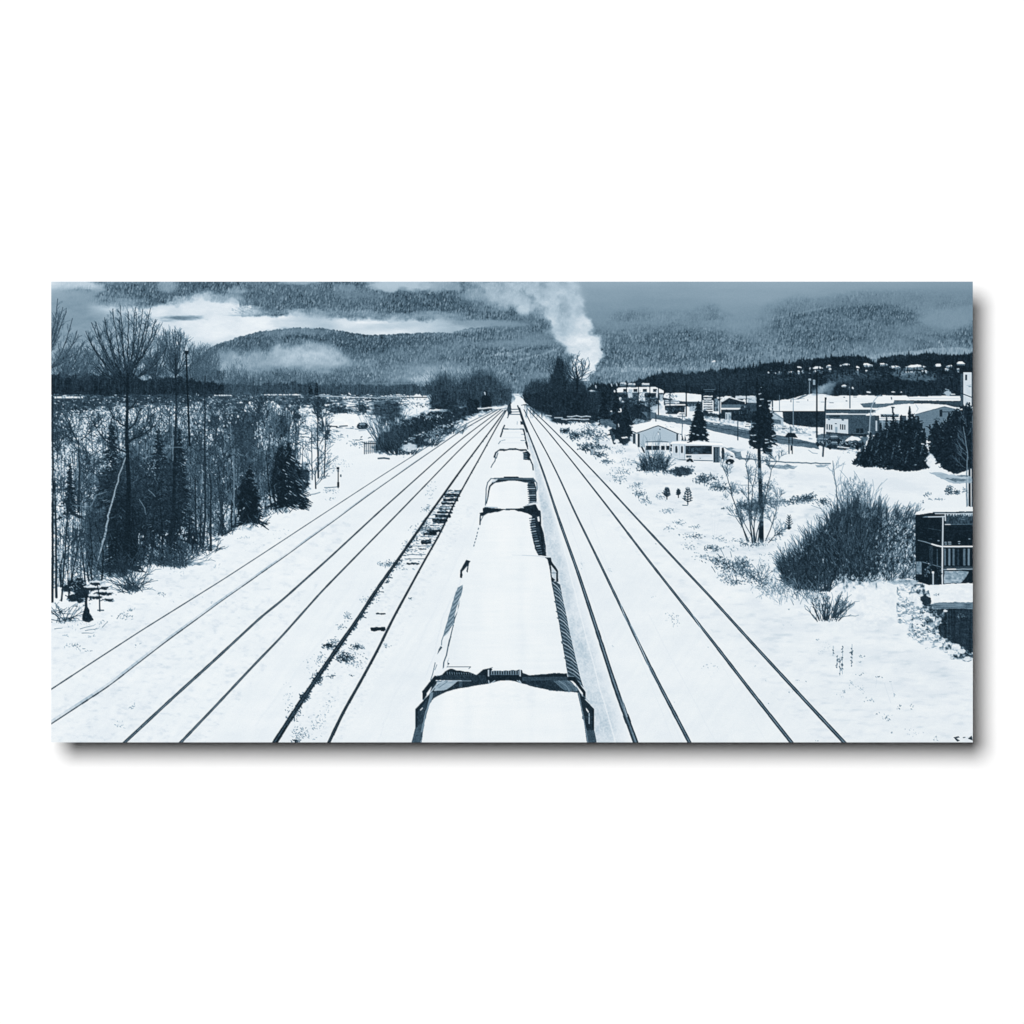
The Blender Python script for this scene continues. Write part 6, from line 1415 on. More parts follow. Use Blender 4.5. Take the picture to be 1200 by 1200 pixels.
RH = [(614, 480), (622, 496), (630, 511), (641, 531), (655, 559), (673.5, 600), (700, 654), (728, 712), (763, 784), (809, 872)]
RI = [(618, 479), (628, 490), (640, 503), (673, 544), (716.8, 600), (758.7, 655), (798, 705), (833, 749), (880, 810), (929, 872)]
RJ = [(621, 478), (629, 486), (640, 495.5), (675, 531), (710, 568), (739.3, 600), (798, 663), (833, 700), (880, 752), (950, 828), (992, 873)]

# fine tone of the yard: shade east of the train, rail side drifts
def yard_tone():
    r = rect(500, 480, 760, 871); X, Y = grids(r)
    xl = np.interp(Y[:, 0], [480, 540, 600, 660, 720, 790, 870], [609, 625, 636, 643, 656, 682, 699])[:, None]
    xr = np.interp(Y[:, 0], [480, 560, 620, 659, 730, 785, 870], [609.5, 639, 659, 673, 697, 716, 746])[:, None]
    u = (X - xl) / np.maximum(xr - xl, 1)
    m = sstep(u, -.2, .02) * (1 - sstep(u, .35, .95))
    n = fbm(X, Y, 5, 9, 801, 3)
    put(r, m * np.clip(.8 + .5 * n, 0, 1) * (.8 + .2 * sstep(np.sin(Y / 13.0), -.5, .5)), .80 + .07 * fbm(X, Y, 1.6, 1.6, 802, 2), None)


yard_tone()


def footprints():
    for (pts, am, sc, sd) in [([(60, 790), (300, 640), (420, 600), (330, 760), (240, 871), (60, 871)], .05, (7, 3.4), 871), ([(330, 871), (520, 590), (560, 590), (400, 871)], .045, (4, 2), 872), ([(60, 760), (60, 715), (300, 620), (370, 590), (60, 790)], .05, (8, 3), 873),
                              ([(700, 600), (760, 600), (1140, 760), (1140, 871), (960, 871)], .045, (14, 4), 874), ([(660, 500), (900, 540), (1060, 600), (940, 720), (760, 600)], .06, (9, 3), 875)]:
        xs = [p[0] for p in pts]; ys = [p[1] for p in pts]; r = rect(min(xs), min(ys), max(xs), max(ys)); X, Y = grids(r)
        m = inside(pts, X, Y).astype(np.float32); n = fbm(X, Y, sc[0], sc[1], sd, 4)
        a_, b_, c_, d_ = r; v = INK[c_:d_, a_:b_]
        v -= m * am * 1.15 * sstep(n, .0, .8) * (v > .8); v += m * .012 * sstep(-n, .1, .6) * (v > .8)


footprints()
i_ties = item('track_ties', 'bare dark ties showing between the rails of the cleared track')
names = ['outermost left rail, thin and dark', 'second rail from the left with pale snow along it', 'third rail from the left', 'fourth rail from the left', 'darkest rail at the left of the bare ties', 'dark rail at the right of the bare ties', 'thick steel rail nearest the train on its right', 'second rail to the right of the train', 'third rail to the right of the train', 'outermost right rail']
for (a_, b_, y0, y1) in [(525, 540, 575, .8), (521, 539, 580.6, 2.4), (519, 537, 585.6, 2.3), (517, 534, 590, 1.4), (515, 533, 593.4, .8), (514, 531, 597, 1.0), (512, 530, 600.6, 1.6), (509, 528, 604.6, 2.2), (506, 524, 609.6, 2.2), (507, 521, 612, 1.4), (500, 517, 622, 2.0), (496, 512, 625.4, 2.4), (493, 505, 635, 3.2), (490, 500, 643.4, .9), (476, 492, 660.6, 1.3), (434, 452, 737, 2.6), (440, 452, 719, 1.0)]:
    y1 *= 1.45
    P([(a_ + .5, y0 - y1 * .5), (b_ - .5, y0 - y1 * .6), (b_ + .5, y0 + y1 * .3), (b_ - 1, y0 + y1 * .6), (a_ + 1, y0 + y1 * .6), (a_, y0)], .14, i_ties, a=min(1, .55 + y1 * .2), jit=.35, step=2)
for _ in range(420):
    y = rng.uniform(574, 668); xa = np.interp(y, [551, 575, 600, 658, 693], [540, 523, 505, 465, 440]); xb = np.interp(y, [560, 598, 623, 656, 691], [549, 528, 517, 498, 479])
    if y > 645 and rng.random() < .6: continue
    x = rng.uniform(xa, xb); S(x, y, x + rng.uniform(.5, 3), y + rng.normal(0, .3), rng.uniform(.5, 1.3), .5, rng.uniform(.2, .6), i_ties, rng.uniform(.4, .9))
for y in (577, 583, 587.6, 595.2, 599, 603, 607.4, 616, 619, 629, 640, 650, 655):
    xa = np.interp(y, [551, 575, 600, 658, 693], [540, 523, 505, 465, 440]); xb = np.interp(y, [560, 598, 623, 656, 691], [549, 528, 517, 498, 479]); u = rng.uniform(0, .4)
    L([(xa + (xb - xa) * u, y), (xb - (xb - xa) * rng.uniform(0, .3), y - .2)], .9, .3, i_ties, .75, .2)
i_bal = item('ballast_patches', 'dark ballast specks melting through beside the cleared track', kind='stuff')
for (cx, cy, rx, ry, n, t, s) in [(458, 660, 12, 3, 40, .45, 1.0), (448, 661, 6, 3, 16, .6, .9), (430, 703, 8, 3, 16, .55, .9), (407, 722, 6, 4, 20, .5, 1.0), (400, 734, 6, 3, 14, .5, 1), (385, 757, 7, 3, 60, .3, 1.3), (392, 752, 8, 4, 26, .45, 1.1), (405, 771, 9, 5, 80, .3, 1.3), (398, 766, 10, 7, 46, .4, 1.1), (418, 758, 8, 3, 46, .35, 1.2), (418, 774, 10, 8, 30, .5, 1), (372, 795, 6, 6, 60, .3, 1.3), (388, 792, 6, 3, 14, .45, 1.1), (356, 817, 5, 5, 60, .28, 1.3), (345, 835, 8, 8, 40, .4, 1.1),
                                  (375, 772, 8, 8, 26, .55, .9), (352, 860, 10, 7, 40, .5, 1), (370, 850, 10, 12, 26, .6, .9), (380, 830, 12, 12, 16, .65, .9), (478, 640, 6, 8, 30, .5, 1), (497, 618, 6, 8, 46, .45, 1), (488, 622, 8, 5, 20, .55, .9), (440, 697, 8, 6, 20, .6, .9), (450, 757, 6, 3, 8, .5, 1), (480, 701, 2, 1, 5, .45, 1), (347, 868, 5, 2, 20, .3, 1.2), (335, 812, 7, 10, 12, .75, .9), (362, 780, 6, 10, 10, .75, .9), (416, 780, 20, 3, 10, .6, .9), (505, 575, 6, 10, 16, .6, .8), (500, 596, 6, 4, 20, .5, .9), (412, 792, 3, 1, 4, .4, 1)]:
    specks(cx, cy, rx * 1.1, ry * 1.2, int(n * 1.8), s * 1.15, t - .12, i_bal, .9, 1.9, .1)
for k, (p_, wn, wf, st) in enumerate([(RA, 2.3, .8, 'thin'), (RB, 4.4, .8, 'soft'), (RC, 3.5, .8, 'steel'), (RD, 3.0, .8, 'steel'), (RE, 5.4, 1.0, 'dark'), (RF, 3.4, 1.0, 'dark'), (RG, 6.0, 1.0, 'steel'), (RH, 4.3, .8, 'steel'), (RI, 4.2, .8, 'steel'), (RJ, 4.2, .8, 'steel')]):
    rail(p_, names[k], wn, wf, st)
for k in range(220):     # crumbs along the dark rail
    f = rng.random() ** .7; x = 500 - 165 * f; y = np.interp(x, [320, 335, 370, 410, 440, 468, 485, 500], [874, 852, 800, 744, 700, 660, 636, 610])
    S(x + rng.normal(-1, 2.2), y + rng.normal(0, 1.5), x + rng.normal(0, 1), y, 1.4, .7, .25, i_bal, .8)
# plough ridges parallel to the right rails
for (pts, t, w) in [([(690, 600), (735, 730), (790, 872)], .905, 1.0), ([(700, 640), (760, 780), (800, 872)], .90, 1.0), ([(650, 600), (690, 760), (722, 872)], .94, 1.6), ([(760, 720), (840, 872)], .905, 1.2), ([(800, 700), (900, 872)], .912, .9), ([(664, 600), (708, 745), (735, 840)], .9, 1.0)]:
    L(pts, w, t, None, .6, .4, 12)
for (pts) in ([(250, 760), (200, 800), (140, 850)], [(430, 690), (360, 770), (300, 850)], [(560, 600), (520, 690), (470, 800), (440, 872)]):
    L(pts, 2.5, .905, None, .35, .8, 12)

# ---------------------------------------------------------------- train
SN = lambda s: (lambda X, Y: .950 - .016 * fbm(X, Y, 14, 26, s, 4) - .012 * fbm(X, Y, 34, 3, s + 1, 3) - .022 * sstep(np.abs(X - 597), 12, 70) - .012 * np.exp(-((X - 612) / 5) ** 2))


def wagon(label):
    w = item('hopper_wagon', label, group='snow covered hopper wagons of the train')
    return w, item('snow_load', parent=w), item('end_frame', parent=w), item('side_rib', parent=w), item('side_wall', parent=w)


# beyond the train: far vehicle on the track
fw = item('rail_vehicle', 'far snow covered rail vehicle at the vanishing point')
P([(603, 469), (605, 466), (609, 465), (612.5, 467), (615.5, 471.5), (619, 474), (613, 475), (606, 474)], .93, fw, jit=.2); S(612, 464, 613.4, 467, .8, .6, .8, fw); P([(610.6, 474.6), (617, 473.2), (618.6, 474.8), (611, 475.2)], .2, fw)
S(604, 463, 608, 463.6, .8, .6, .5, fw, .6)
L([(560, 479), (572, 477.6), (585, 478), (594, 475.6)], 1.5, .93, i_ground, .9, .4); L([(568, 480.4), (586, 479.6), (595, 478.4)], .7, .35, i_ground, .8, .3)
P([(594, 478), (596, 473), (599, 471.5), (600, 474), (598, 485), (595, 487)], .22, fw, a=.9, jit=.4)

w8 = wagon('farthest visible wagon of the train'); P([(598.6, 473.6), (600.6, 471.4), (605, 471), (606.4, 474), (608, 479.4), (599.4, 480)], .93, w8[1]); L([(598.6, 479.8), (607.8, 479.5)], 1.0, .3, w8[2]); 
w7 = wagon('wagon just ahead of the farthest ones'); P([(596, 488), (599, 480.6), (607.8, 480.2), (610, 488)], .93, w7[1]); P([(594.6, 487), (596.8, 482), (600, 481.2), (599.4, 484.2), (596, 486)], .2, w7[2], jit=.2); L([(598, 482.8), (609, 482.6)], .8, .35, w7[2]); L([(606.6, 476), (609.4, 483.5), (611.6, 490)], 1.6, .2, w7[4], 1, .3)
w6 = wagon('short looking wagon two before the vanishing point')
P([(590.5, 502), (595.6, 486), (610.2, 486), (615.2, 502)], .935, w6[1], jit=.12); L([(591.4, 498.6), (588.8, 503.6)], 1.6, .2, w6[4], 1, .2); L([(594.8, 489.6), (596.6, 485.2)], 1.2, .3, w6[4]); L([(610.6, 486), (614.6, 498), (617.4, 506)], 1.8, .2, w6[4], 1, .4); L([(606.2, 494), (606, 497.4)], .6, .6, w6[1])
L([(597.4, 485.5), (610.4, 485.6)], 1.1, .34, w6[2], .9); P([(609.6, 494), (613.4, 494.6), (613.6, 498), (610.4, 497.2)], .25, w6[3], jit=.3)
w5b = wagon('fourth wagon back with faint ribs on its snow')
P([(584.4, 526.4), (590.2, 503), (611.6, 503), (616.8, 526.4)], lambda X, Y: .94 - .03 * (np.sin(Y * 1.02) > .75), w5b[1], jit=.12)
L([(590, 502.6), (602, 502.9), (613.6, 502.7)], 1.0, .5, w5b[2], .8); L([(590, 502.6), (595.4, 502.8)], 1.2, .3, w5b[2]); L([(609.8, 502.8), (613.4, 502.8)], 1.2, .3, w5b[2]); L([(589, 505), (586.6, 511.6)], 1.8, .2, w5b[4], 1, .3); L([(586.4, 517), (584.2, 520)], 1.0, .5, w5b[4]); L([(587.6, 516.4), (592, 515.4)], .7, .6, w5b[3]); L([(610.4, 516.2), (615, 516.2)], .8, .45, w5b[3]); L([(611, 509), (614, 509)], .7, .5, w5b[3])
for (x, y, w) in [(614.4, 506.5, 2.0), (615.4, 511, 1.8), (616.2, 515.4, 1.8), (617.4, 521, 2.6), (618, 524, 1.6)]: S(x - .8, y - 2.6, x + .6, y + 2.2, w, w * .7, .18, w5b[4])
w5 = wagon('third wagon back with a dark front rail')
P([(569.6, 559.5), (574, 546), (579.8, 533), (583, 530.4), (590, 529.2), (596, 528), (604, 528), (608, 529.2), (613.6, 529.6), (613.2, 539.5), (620, 541), (624.6, 559)], SN(811), w5[1], jit=.15)
P([(583, 528.4), (585.6, 526), (594, 526.4), (597, 525.2), (604, 525.2), (608, 526.2), (617, 526.6), (617.6, 528.6), (610, 528.8), (605, 527.4), (597, 527.4), (591, 528.6)], .2, w5[2], jit=.15)
L([(584, 528), (581, 530.6), (579.4, 535.4)], (1.4, 2.4), .22, w5[2]); L([(583.4, 531), (581.6, 537)], 1.1, .35, w5[2]); L([(580.8, 536), (580, 540), (576.8, 544.4), (575.4, 547.8)], 1.1, .3, w5[4], .9, .3)
P([(613, 530), (618, 528.4), (621.8, 532.4), (621.4, 539.4), (613.6, 539)], .18, w5[4], jit=.25)
for y in (531.6, 534.2, 536.8): L([(612, y), (617.6, y + .3)], .6, .75, w5[3], .7)
L([(621, 538), (622.4, 542), (624.4, 545), (624.8, 550.6)], 1.5, .2, w5[4], 1, .3)

w4 = wagon('second wagon back with a square dark frame and ribs')
P([(570.6, 594.6), (572.4, 583), (576, 570), (580, 567), (588, 565.4), (596, 564), (604, 564), (611, 565.4), (617.6, 566.4), (619, 575), (620, 587), (618.6, 590), (616, 592.6), (612, 595), (600, 595.6), (585, 595)], SN(821), w4[1], jit=.12)
P([(575.6, 560.4), (590, 559.6), (592, 558.6), (606, 558.6), (609, 559.8), (624, 560), (627.6, 562.6), (626, 566.4), (618, 566), (611, 564.6), (604, 563.4), (596, 563.4), (588, 564.8), (580, 566), (576.6, 568.4), (576.4, 564.6), (583, 563)], .26, w4[2], jit=.12)
L([(591, 559.2), (607, 559.2)], 1.3, .14, w4[2]); L([(581, 563.6), (600, 562.4), (622, 563.4)], 1.0, .16, w4[2], .9); L([(576, 561.2), (624, 561.2)], .6, .6, w4[2], .7)
P([(577, 562.6), (584, 560.6), (581, 564), (576.6, 566)], .82, w4[2], a=.8)
L([(575.6, 560.6), (571.4, 565.4), (569.8, 573), (568.8, 592)], 1.2, .38, w4[2], 1, .1); L([(577, 566.4), (573.6, 570), (571.8, 582), (570, 590)], (2.2, 1.1), .2, w4[4], 1, .2)
L([(624.6, 560.2), (629, 566), (629.4, 573), (628.2, 577)], 1.2, .42, w4[2]); P([(618.6, 566.6), (626, 565), (628.6, 572), (628.6, 589), (620.8, 590), (619.6, 578)], .2, w4[4], jit=.2)
for k in range(9):
    y = 567.4 + k * 2.6; L([(618.8 + k * .25, y), (626.6 + k * .15, y - .2)], .8 if k in (2, 5) else .5, .9 if k in (2, 5, 8) else .5, w4[3], .85)
    L([(618 + k * .2, y + 1.2), (621, y + 1.2)], 1.0, .16, w4[3], .9)
L([(616, 592), (622, 590.4), (629.6, 589.6), (630, 588.4)], .9, .8, w4[3], .9)

w3 = wagon('wagon behind the long one with slatted right side')
P([(553, 653), (558, 637), (563, 618), (567.6, 606), (571, 602.6), (580, 601.6), (585, 600), (590, 598.4), (600, 597.6), (608, 598.6), (614, 600.6), (623, 602.6), (620, 606), (620.6, 612), (621.8, 620), (621.6, 627), (625, 636), (628, 645), (631.6, 650.6), (636, 653)], SN(831), w3[1], jit=.12)
P([(565.6, 595.6), (568, 594.6), (592, 596.6), (606, 596), (612, 595.4), (628, 594.6), (630.6, 598), (633.6, 598.4), (634, 606), (625, 606), (618, 601.6), (611, 599.8), (603, 597.6), (590, 597.8), (584, 599.8), (572, 601.4), (567, 604.4), (562.6, 605), (562, 601), (566, 600)], .16, w3[2], jit=.15)
P([(613, 593.6), (619, 591.6), (628, 590.4), (630, 595), (632, 599), (622, 601.6), (616, 599)], .17, w3[2], jit=.2, tex=(.05, 2, 2)); L([(616, 592.4), (622, 591.6), (629.6, 589.8)], .8, .85, w3[2]); L([(568, 594.2), (583, 594.6)], .5, .4, w3[2]); L([(593, 596), (607, 596)], .6, .42, w3[2], .8)
L([(563, 604), (562.4, 614.6)], 1.6, .2, w3[2]); L([(566.6, 604), (563.6, 610), (562, 614)], .8, .3, w3[2])
for (y, x) in [(619, 560.8), (623.8, 559.6), (627.6, 558.8), (631, 557.8), (635, 556.6), (638.6, 555.6)]: S(x, y, x - .5, y + 1.6, 1.2, .8, .4, w3[4])
L([(632.8, 600), (633.4, 614), (631, 604)], 1.9, .17, w3[2]); 
P([(624, 603), (631, 604), (633, 612), (637, 624), (639.4, 640), (640.4, 651.6), (631, 650.6), (627, 643), (623.6, 629), (621.6, 615)], .2, w3[4], jit=.2, tex=(.06, 1.5, 3))
L([(630.6, 604), (634, 622), (637, 650)], 2.2, .13, w3[4], .9); P([(629.6, 606), (632, 605), (632.4, 611), (630.4, 611)], .88, w3[4])
for k in range(15):
    y = 607.5 + k * 2.85; xx = np.interp(y, [603, 622, 650], [620, 622, 630]); L([(xx, y), (xx + 6.5, y - .9)], 1.0, .16, w3[3], .9); L([(xx + 1.4, y + 1.3), (xx + 6, y + .6)], .8, rng.choice([.45, .85, .5]), w3[3], .85)
specks(637.6, 640, 2, 10, 22, .7, .5, w3[4], .6)

w2 = wagon('long wagon with a smooth snow roof and ribbed sides')
# left drift edge of shade
L([(548, 655), (535, 690), (520, 720), (508, 770), (500, 790)], 1.6, .89, i_ground, .5, .5)
P([(541.8, 685.6), (542.6, 691), (540.6, 697.6), (538.6, 701.6), (534.6, 713), (532.6, 722), (531.6, 731), (527, 738), (520.4, 746), (519.6, 743.4), (523.6, 730), (528.6, 712), (533, 697), (536.4, 688.6)], .52, w2[4], jit=.15)
for k in range(17):
    y = 688 + k * 3.3; xa = np.interp(y, [686, 745], [536, 519]); L([(xa, y + 5), (xa + 4.4, y + 1.2), (xa + 7, y - 2.6)], .7, .3 if k % 2 else .70, w2[3], .8, .1)
for pts, w, t in [([(539.6, 704), (536.4, 716), (533, 724), (532, 730)], 1.0, .35), ([(531.6, 733), (528, 746), (525.4, 757)], 1.8, .34), ([(525.4, 757), (523, 768), (520.6, 776), (519.6, 785)], 1.5, .38), ([(535.4, 721), (533.8, 725)], 1.8, .3)]: L(pts, w, t, w2[4], 1, .25, 4)
P([(516.4, 757), (518.6, 758.6), (516, 762), (512.4, 767), (514, 761)], .36, w2[4]); L([(520.4, 743), (517.6, 751), (517.4, 756)], 1.1, .5, w2[4])
L([(510, 776.6), (507, 790), (504.6, 797)], .9, .4, w2[4]); L([(512, 779), (509.6, 785)], .8, .5, w2[4])
P([(546.4, 656), (551.6, 657.4), (548.6, 671.6), (546.8, 670), (547.6, 663), (542, 670), (541.6, 677.4), (539, 677), (539.4, 668.4)], .17, w2[2], jit=.12)
P([(516, 790), (519.4, 783), (523.6, 778.6), (524.6, 765), (530, 740), (536, 716), (541.6, 694), (543.6, 680), (548, 672), (549.6, 660), (553, 655), (558, 652.6), (575, 651.8), (600, 651.6), (622, 652), (637, 653), (641, 656), (643.4, 664), (648, 690), (655, 730), (661, 766), (664.6, 788.4), (655, 788), (640, 789.2), (622, 790.6), (615, 787.4), (612.6, 785), (600, 783.5), (577, 782.8), (570, 784.4), (562, 788), (556.8, 790.4), (548, 785.5), (552.4, 782.4), (551, 781), (524.8, 781.4), (523, 786)], SN(841), w2[1], jit=.2)
L([(612, 650.6), (630, 651.6), (638, 653.2)], .6, .7, w2[1], .8); L([(600, 650.4), (625, 651)], .5, .8, w2[1], .6)
L([(575, 697), (655, 697)], .5, .93, w2[1], .5)
P([(638.6, 653), (645.6, 653.4), (646.6, 658), (654, 668.6), (654.2, 681.8), (651.6, 682), (651.8, 670), (645.8, 662), (646.6, 676), (651, 680), (646.4, 682), (643.6, 664), (641.6, 656)], .15, w2[2], jit=.1)
L([(645.6, 671.4), (652, 671.4)], .6, .3, w2[2])
P([(646, 681), (651, 681.4), (656.6, 685), (658.6, 698), (663.6, 720), (668, 743), (673, 764), (677.6, 784), (681, 797), (684, 806), (678, 800), (672, 792.6), (665.6, 792), (663.6, 781), (659.4, 756), (654, 724), (649.6, 700)], .27, w2[4], jit=.12, tex=(.05, 2, 2))
for k in range(24):
    y = 684 + k * 4.7; xa = np.interp(y, [681, 724, 790], [647, 655, 665.5]); xb = np.interp(y + 9, [681, 698, 743, 800], [654, 658.5, 668, 681])
    L([(xa, y - 1), (xa + (xb - xa) * .5, y + 2.6), (xb, y + 9)], .9, .62 if k % 3 else .8, w2[3], .8, .12, 3)
for y in (705, 716.6, 724, 752, 753.4, 771): S(np.interp(y, [681, 790], [645.6, 664.6]), y, np.interp(y, [681, 790], [646.6, 665.6]), y + .8, 1.2, 1, .3, w2[3])

w1 = wagon('nearest wagon with a domed snow load at the bottom')
# rear end walkway of the long wagon
ew = item('walkway', parent=w2[0])
P([(518, 790.6), (522, 786.6), (526, 784), (548, 787.2), (558, 790.6), (562, 788), (566, 784.6), (571, 783.2), (577.4, 783.2), (576, 786), (596, 786), (612, 784.8), (613, 788.6), (620, 791), (640, 789.8), (655, 788.6), (664.8, 789), (665, 793), (671, 793.4), (673, 798), (665, 797.6), (610, 798.4), (575, 798), (512, 797), (510, 793)], .15, ew, jit=.25)
P([(511, 792.4), (570, 793.2), (570, 798), (512, 797)], .22, ew); P([(612, 793.4), (666, 793), (668, 797.4), (612, 797.6)], .27, ew); L([(512, 791.8), (569, 792.2)], .5, .35, ew)
for k in range(12): S(524 + k * 2.8, 787.6 + k * .15, 524.4 + k * 2.8, 790.4, .9, .7, .5, ew, .85)
for k in range(12): S(576 + k * 2.85, 786.4, 576 + k * 2.85, 790.4, 1.0, .9, .62, ew, .9)
L([(574.8, 790.6), (608, 790.4)], .6, .5, ew, .8)
for x in (571.6, 608.6): R(x, 784.8, x + 1.6, 792.6, .72, ew)
L([(524, 781.4), (551.6, 781.4), (549.4, 783.6)], .7, .22, ew); P([(523.4, 783), (526, 771), (524.4, 776), (527, 778)], .25, ew, jit=.4)
P([(566, 785), (572, 783.4), (577.6, 782), (575, 784.4)], .15, ew, jit=.3)
# end slope sheet of the near wagon under the frame
es = item('slope_sheet', parent=w1[0])
P([(508, 798), (668, 797.4), (676, 806), (677, 812), (640, 811), (615, 803), (590, 799), (560, 803), (530, 809), (507, 821), (503, 814)], .2, es, tex=(.04, 4, 3))
P([(509.6, 807), (512, 799), (537, 797.4), (533, 801), (527, 806), (520, 809), (508, 809.6)], .68, es, jit=.12, tex=(.06, 4, 2)); L([(509, 805), (518, 799)], .9, .3, es); L([(514, 806), (524, 799)], .6, .42, es); P([(507, 811), (522, 809.4), (517, 814), (507, 819)], .22, es)
for k in range(5): L([(509 + k * 2.6, 811), (508 + k * 2.6, 818 - k)], .5, .36, es, .8)
R(538, 798, 542, 805.4, .3, es); P([(648, 797.6), (668, 797.4), (676, 808), (675, 810), (662, 810)], .40, es, jit=.1)
for k in range(4): L([(650 + k * 5, 798), (659 + k * 5, 804), (663 + k * 4.4, 810)], .7, .6 if k % 2 else .28, es, .8)
L([(572.6, 797.4), (573.4, 802), (580, 797.6)], .9, .75, es); L([(608.6, 797.4), (610.8, 800.4), (606, 797.6)], .9, .75, es)
L([(504, 812), (512, 802), (520, 798)], 1.4, .8, es, .8)
# frames, left
P([(509.4, 791.6), (516, 793.6), (515, 797.4), (511, 797), (500, 812.6), (500, 815), (496.6, 820), (495, 820), (494.8, 810)], .14, w2[2], jit=.06)
P([(503.4, 813), (505, 816), (499, 843), (492.4, 872), (481.6, 872), (486.6, 853.4), (486.6, 831)], .17, w1[2], jit=.06)
P([(494, 829), (501, 818), (500.6, 825), (497, 840), (494, 850), (489, 853), (489.6, 834)], .24, w1[2]); L([(492.6, 832.2), (495.2, 829.6)], .8, .95, w1[2]); P([(486.8, 853.6), (496.4, 846), (492.4, 872), (481.8, 872)], .33, w1[4])
P([(504, 812), (507.6, 811), (506.6, 818), (500, 836), (497.4, 852), (495, 858), (493, 858), (497, 840), (501.6, 824)], .52, w1[4], jit=.15)
L([(506, 820), (500, 836), (496.6, 856), (493.4, 872)], .8, .25, w1[3], .9, .2)
# frames, right
P([(666, 792), (673, 792.6), (686.4, 811), (686.2, 819.6), (683, 818), (683, 812), (675, 802), (671, 798), (665, 797.4)], .14, w2[2], jit=.06); L([(666, 792.6), (672.6, 792.6)], .8, .5, w2[2])
P([(676.4, 806), (684, 818), (696.4, 831), (696.4, 855.6), (699.6, 872), (688, 872), (684.6, 848), (680, 826), (677, 813)], .19, w1[2], jit=.06)
P([(686.6, 829), (690, 834), (689.6, 835.6), (687, 832)], .95, w1[2]); L([(690.4, 836), (690.4, 848)], 1.0, .72, w1[2]); L([(694.8, 832), (694.8, 856)], 1.5, .12, w1[2]); P([(687, 856), (696, 855.6), (699.6, 872), (688.4, 872)], .3, w1[4]); L([(678, 812), (684, 840), (689, 871)], 1.0, .6, w1[3], .8, .15); L([(684, 840.2), (694, 839.8)], .6, .3, w1[2])
L([(675, 803), (680, 812), (690, 822)], .7, .55, w1[2], .8)
# near snow load
P([(493.6, 873), (496, 856), (499.6, 838), (504, 825), (508, 818.6), (514, 815.4), (520, 812), (532, 808), (545, 806), (556, 804), (566, 802.8), (572, 801.6), (580, 799.4), (588, 797.6), (595, 797), (603, 798.2), (611, 801), (620, 803.4), (630, 805.8), (640, 808), (652, 810), (668, 810.6), (676.4, 811.6), (680, 826), (684, 846), (688, 873)],
  lambda X, Y: .950 - .018 * fbm(X, Y, 16, 30, 851, 4) - .010 * fbm(X, Y, 40, 4, 853, 3) - .012 * np.exp(-((X - 548) / 5) ** 2) - .012 * np.exp(-((X - 622) / 7) ** 2) - .018 * fbm(X, Y, 6, 2.2, 852, 3) * sstep(840 - Y, 0, 25) - .018 * sstep(525 - X, 0, 25) - .010 * sstep(X - 640, 0, 30), w1[1], jit=.2)
L([(643.6, 808.8), (665, 809.4)], .9, .25, w1[1]); S(666, 810.6, 668, 810.6, 1.2, 1, .5, w1[1])
for y in (841, 842.6): S(682.6, y - 1, 683.4, y, 1.2, 1, .3, w1[3])
# ---------------------------------------------------------------- tone to ink colour
RAMP_T = [0, .12, .2, .35, .55, .75, .9, .94, 1.0]
RAMP = [(8, 17, 24), (19, 32, 41), (32, 48, 60), (68, 91, 107), (122, 147, 164), (179, 199, 213), (227, 236, 243), (238, 245, 249), (253, 255, 255)]
SHARP = .55


ST = 2                                  # dots per cell of the printed mesh
GH, GW = H // ST, W // ST


def ink_grid():
    """tone at the corners of a 2/3 mm grid, from the finely composed picture"""
    p = np.pad(INK, ((2, 2), (2, 2)), mode='edge')
    wgt = [1 / 8, 3 / 8, 3 / 8, 1 / 8]
    v = sum(wgt[a] * p[a:a + H + 1:ST][:GH + 1] for a in range(4))
    v = sum(wgt[a] * v[:, a:a + W + 1:ST][:, :GW + 1] for a in range(4))
    q = np.pad(v, 2, mode='edge')
    bl = (q[:-4, 2:-2] + q[4:, 2:-2] + q[2:-2, :-4] + q[2:-2, 4:] + q[1:-3, 1:-3] + q[3:-1, 3:-1] + q[1:-3, 3:-1] + q[3:-1, 1:-3]) / 8
    v = v + SHARP * (v - bl)
    g = np.random.default_rng(5)
    n1 = g.normal(0, 1, v.shape); n2 = (n1 + np.roll(n1, 1, 0) + np.roll(n1, 1, 1) + np.roll(np.roll(n1, 1, 0), 1, 1)) / 2
    dark = sstep(.62 - v, 0, .3)
    return np.clip(v + .006 * n1 + n2 * .026 * dark, .1, 1)


def to_rgb(v):
    return np.stack([np.interp(v, RAMP_T, [c[k] / 255 for c in RAMP]) for k in range(3)], -1).astype(np.float32)


def final_rgb():
    v = ink_grid()
    v = (v[1:, 1:] + v[:-1, 1:] + v[1:, :-1] + v[:-1, :-1]) / 4
    yi = ((np.arange(PH) + .5) * K / ST).astype(int); xi = ((np.arange(PW) + .5) * K / ST).astype(int)
    return to_rgb(v[yi][:, xi])
# ---------------------------------------------------------------- Blender scene
import bpy
import bmesh

scene = bpy.context.scene
C = scene.collection
ILLUM = 1.16            # light arriving on the print, so ink albedo = printed colour / ILLUM
MM = .001               # one unit of the drawing is a millimetre


def material(name):
    m = bpy.data.materials.new(name); m.use_nodes = True
    nt = m.node_tree; b = nt.nodes['Principled BSDF']
    b.inputs['Roughness'].default_value = .75; b.inputs['Specular IOR Level'].default_value = 0.0
    return m, nt, b


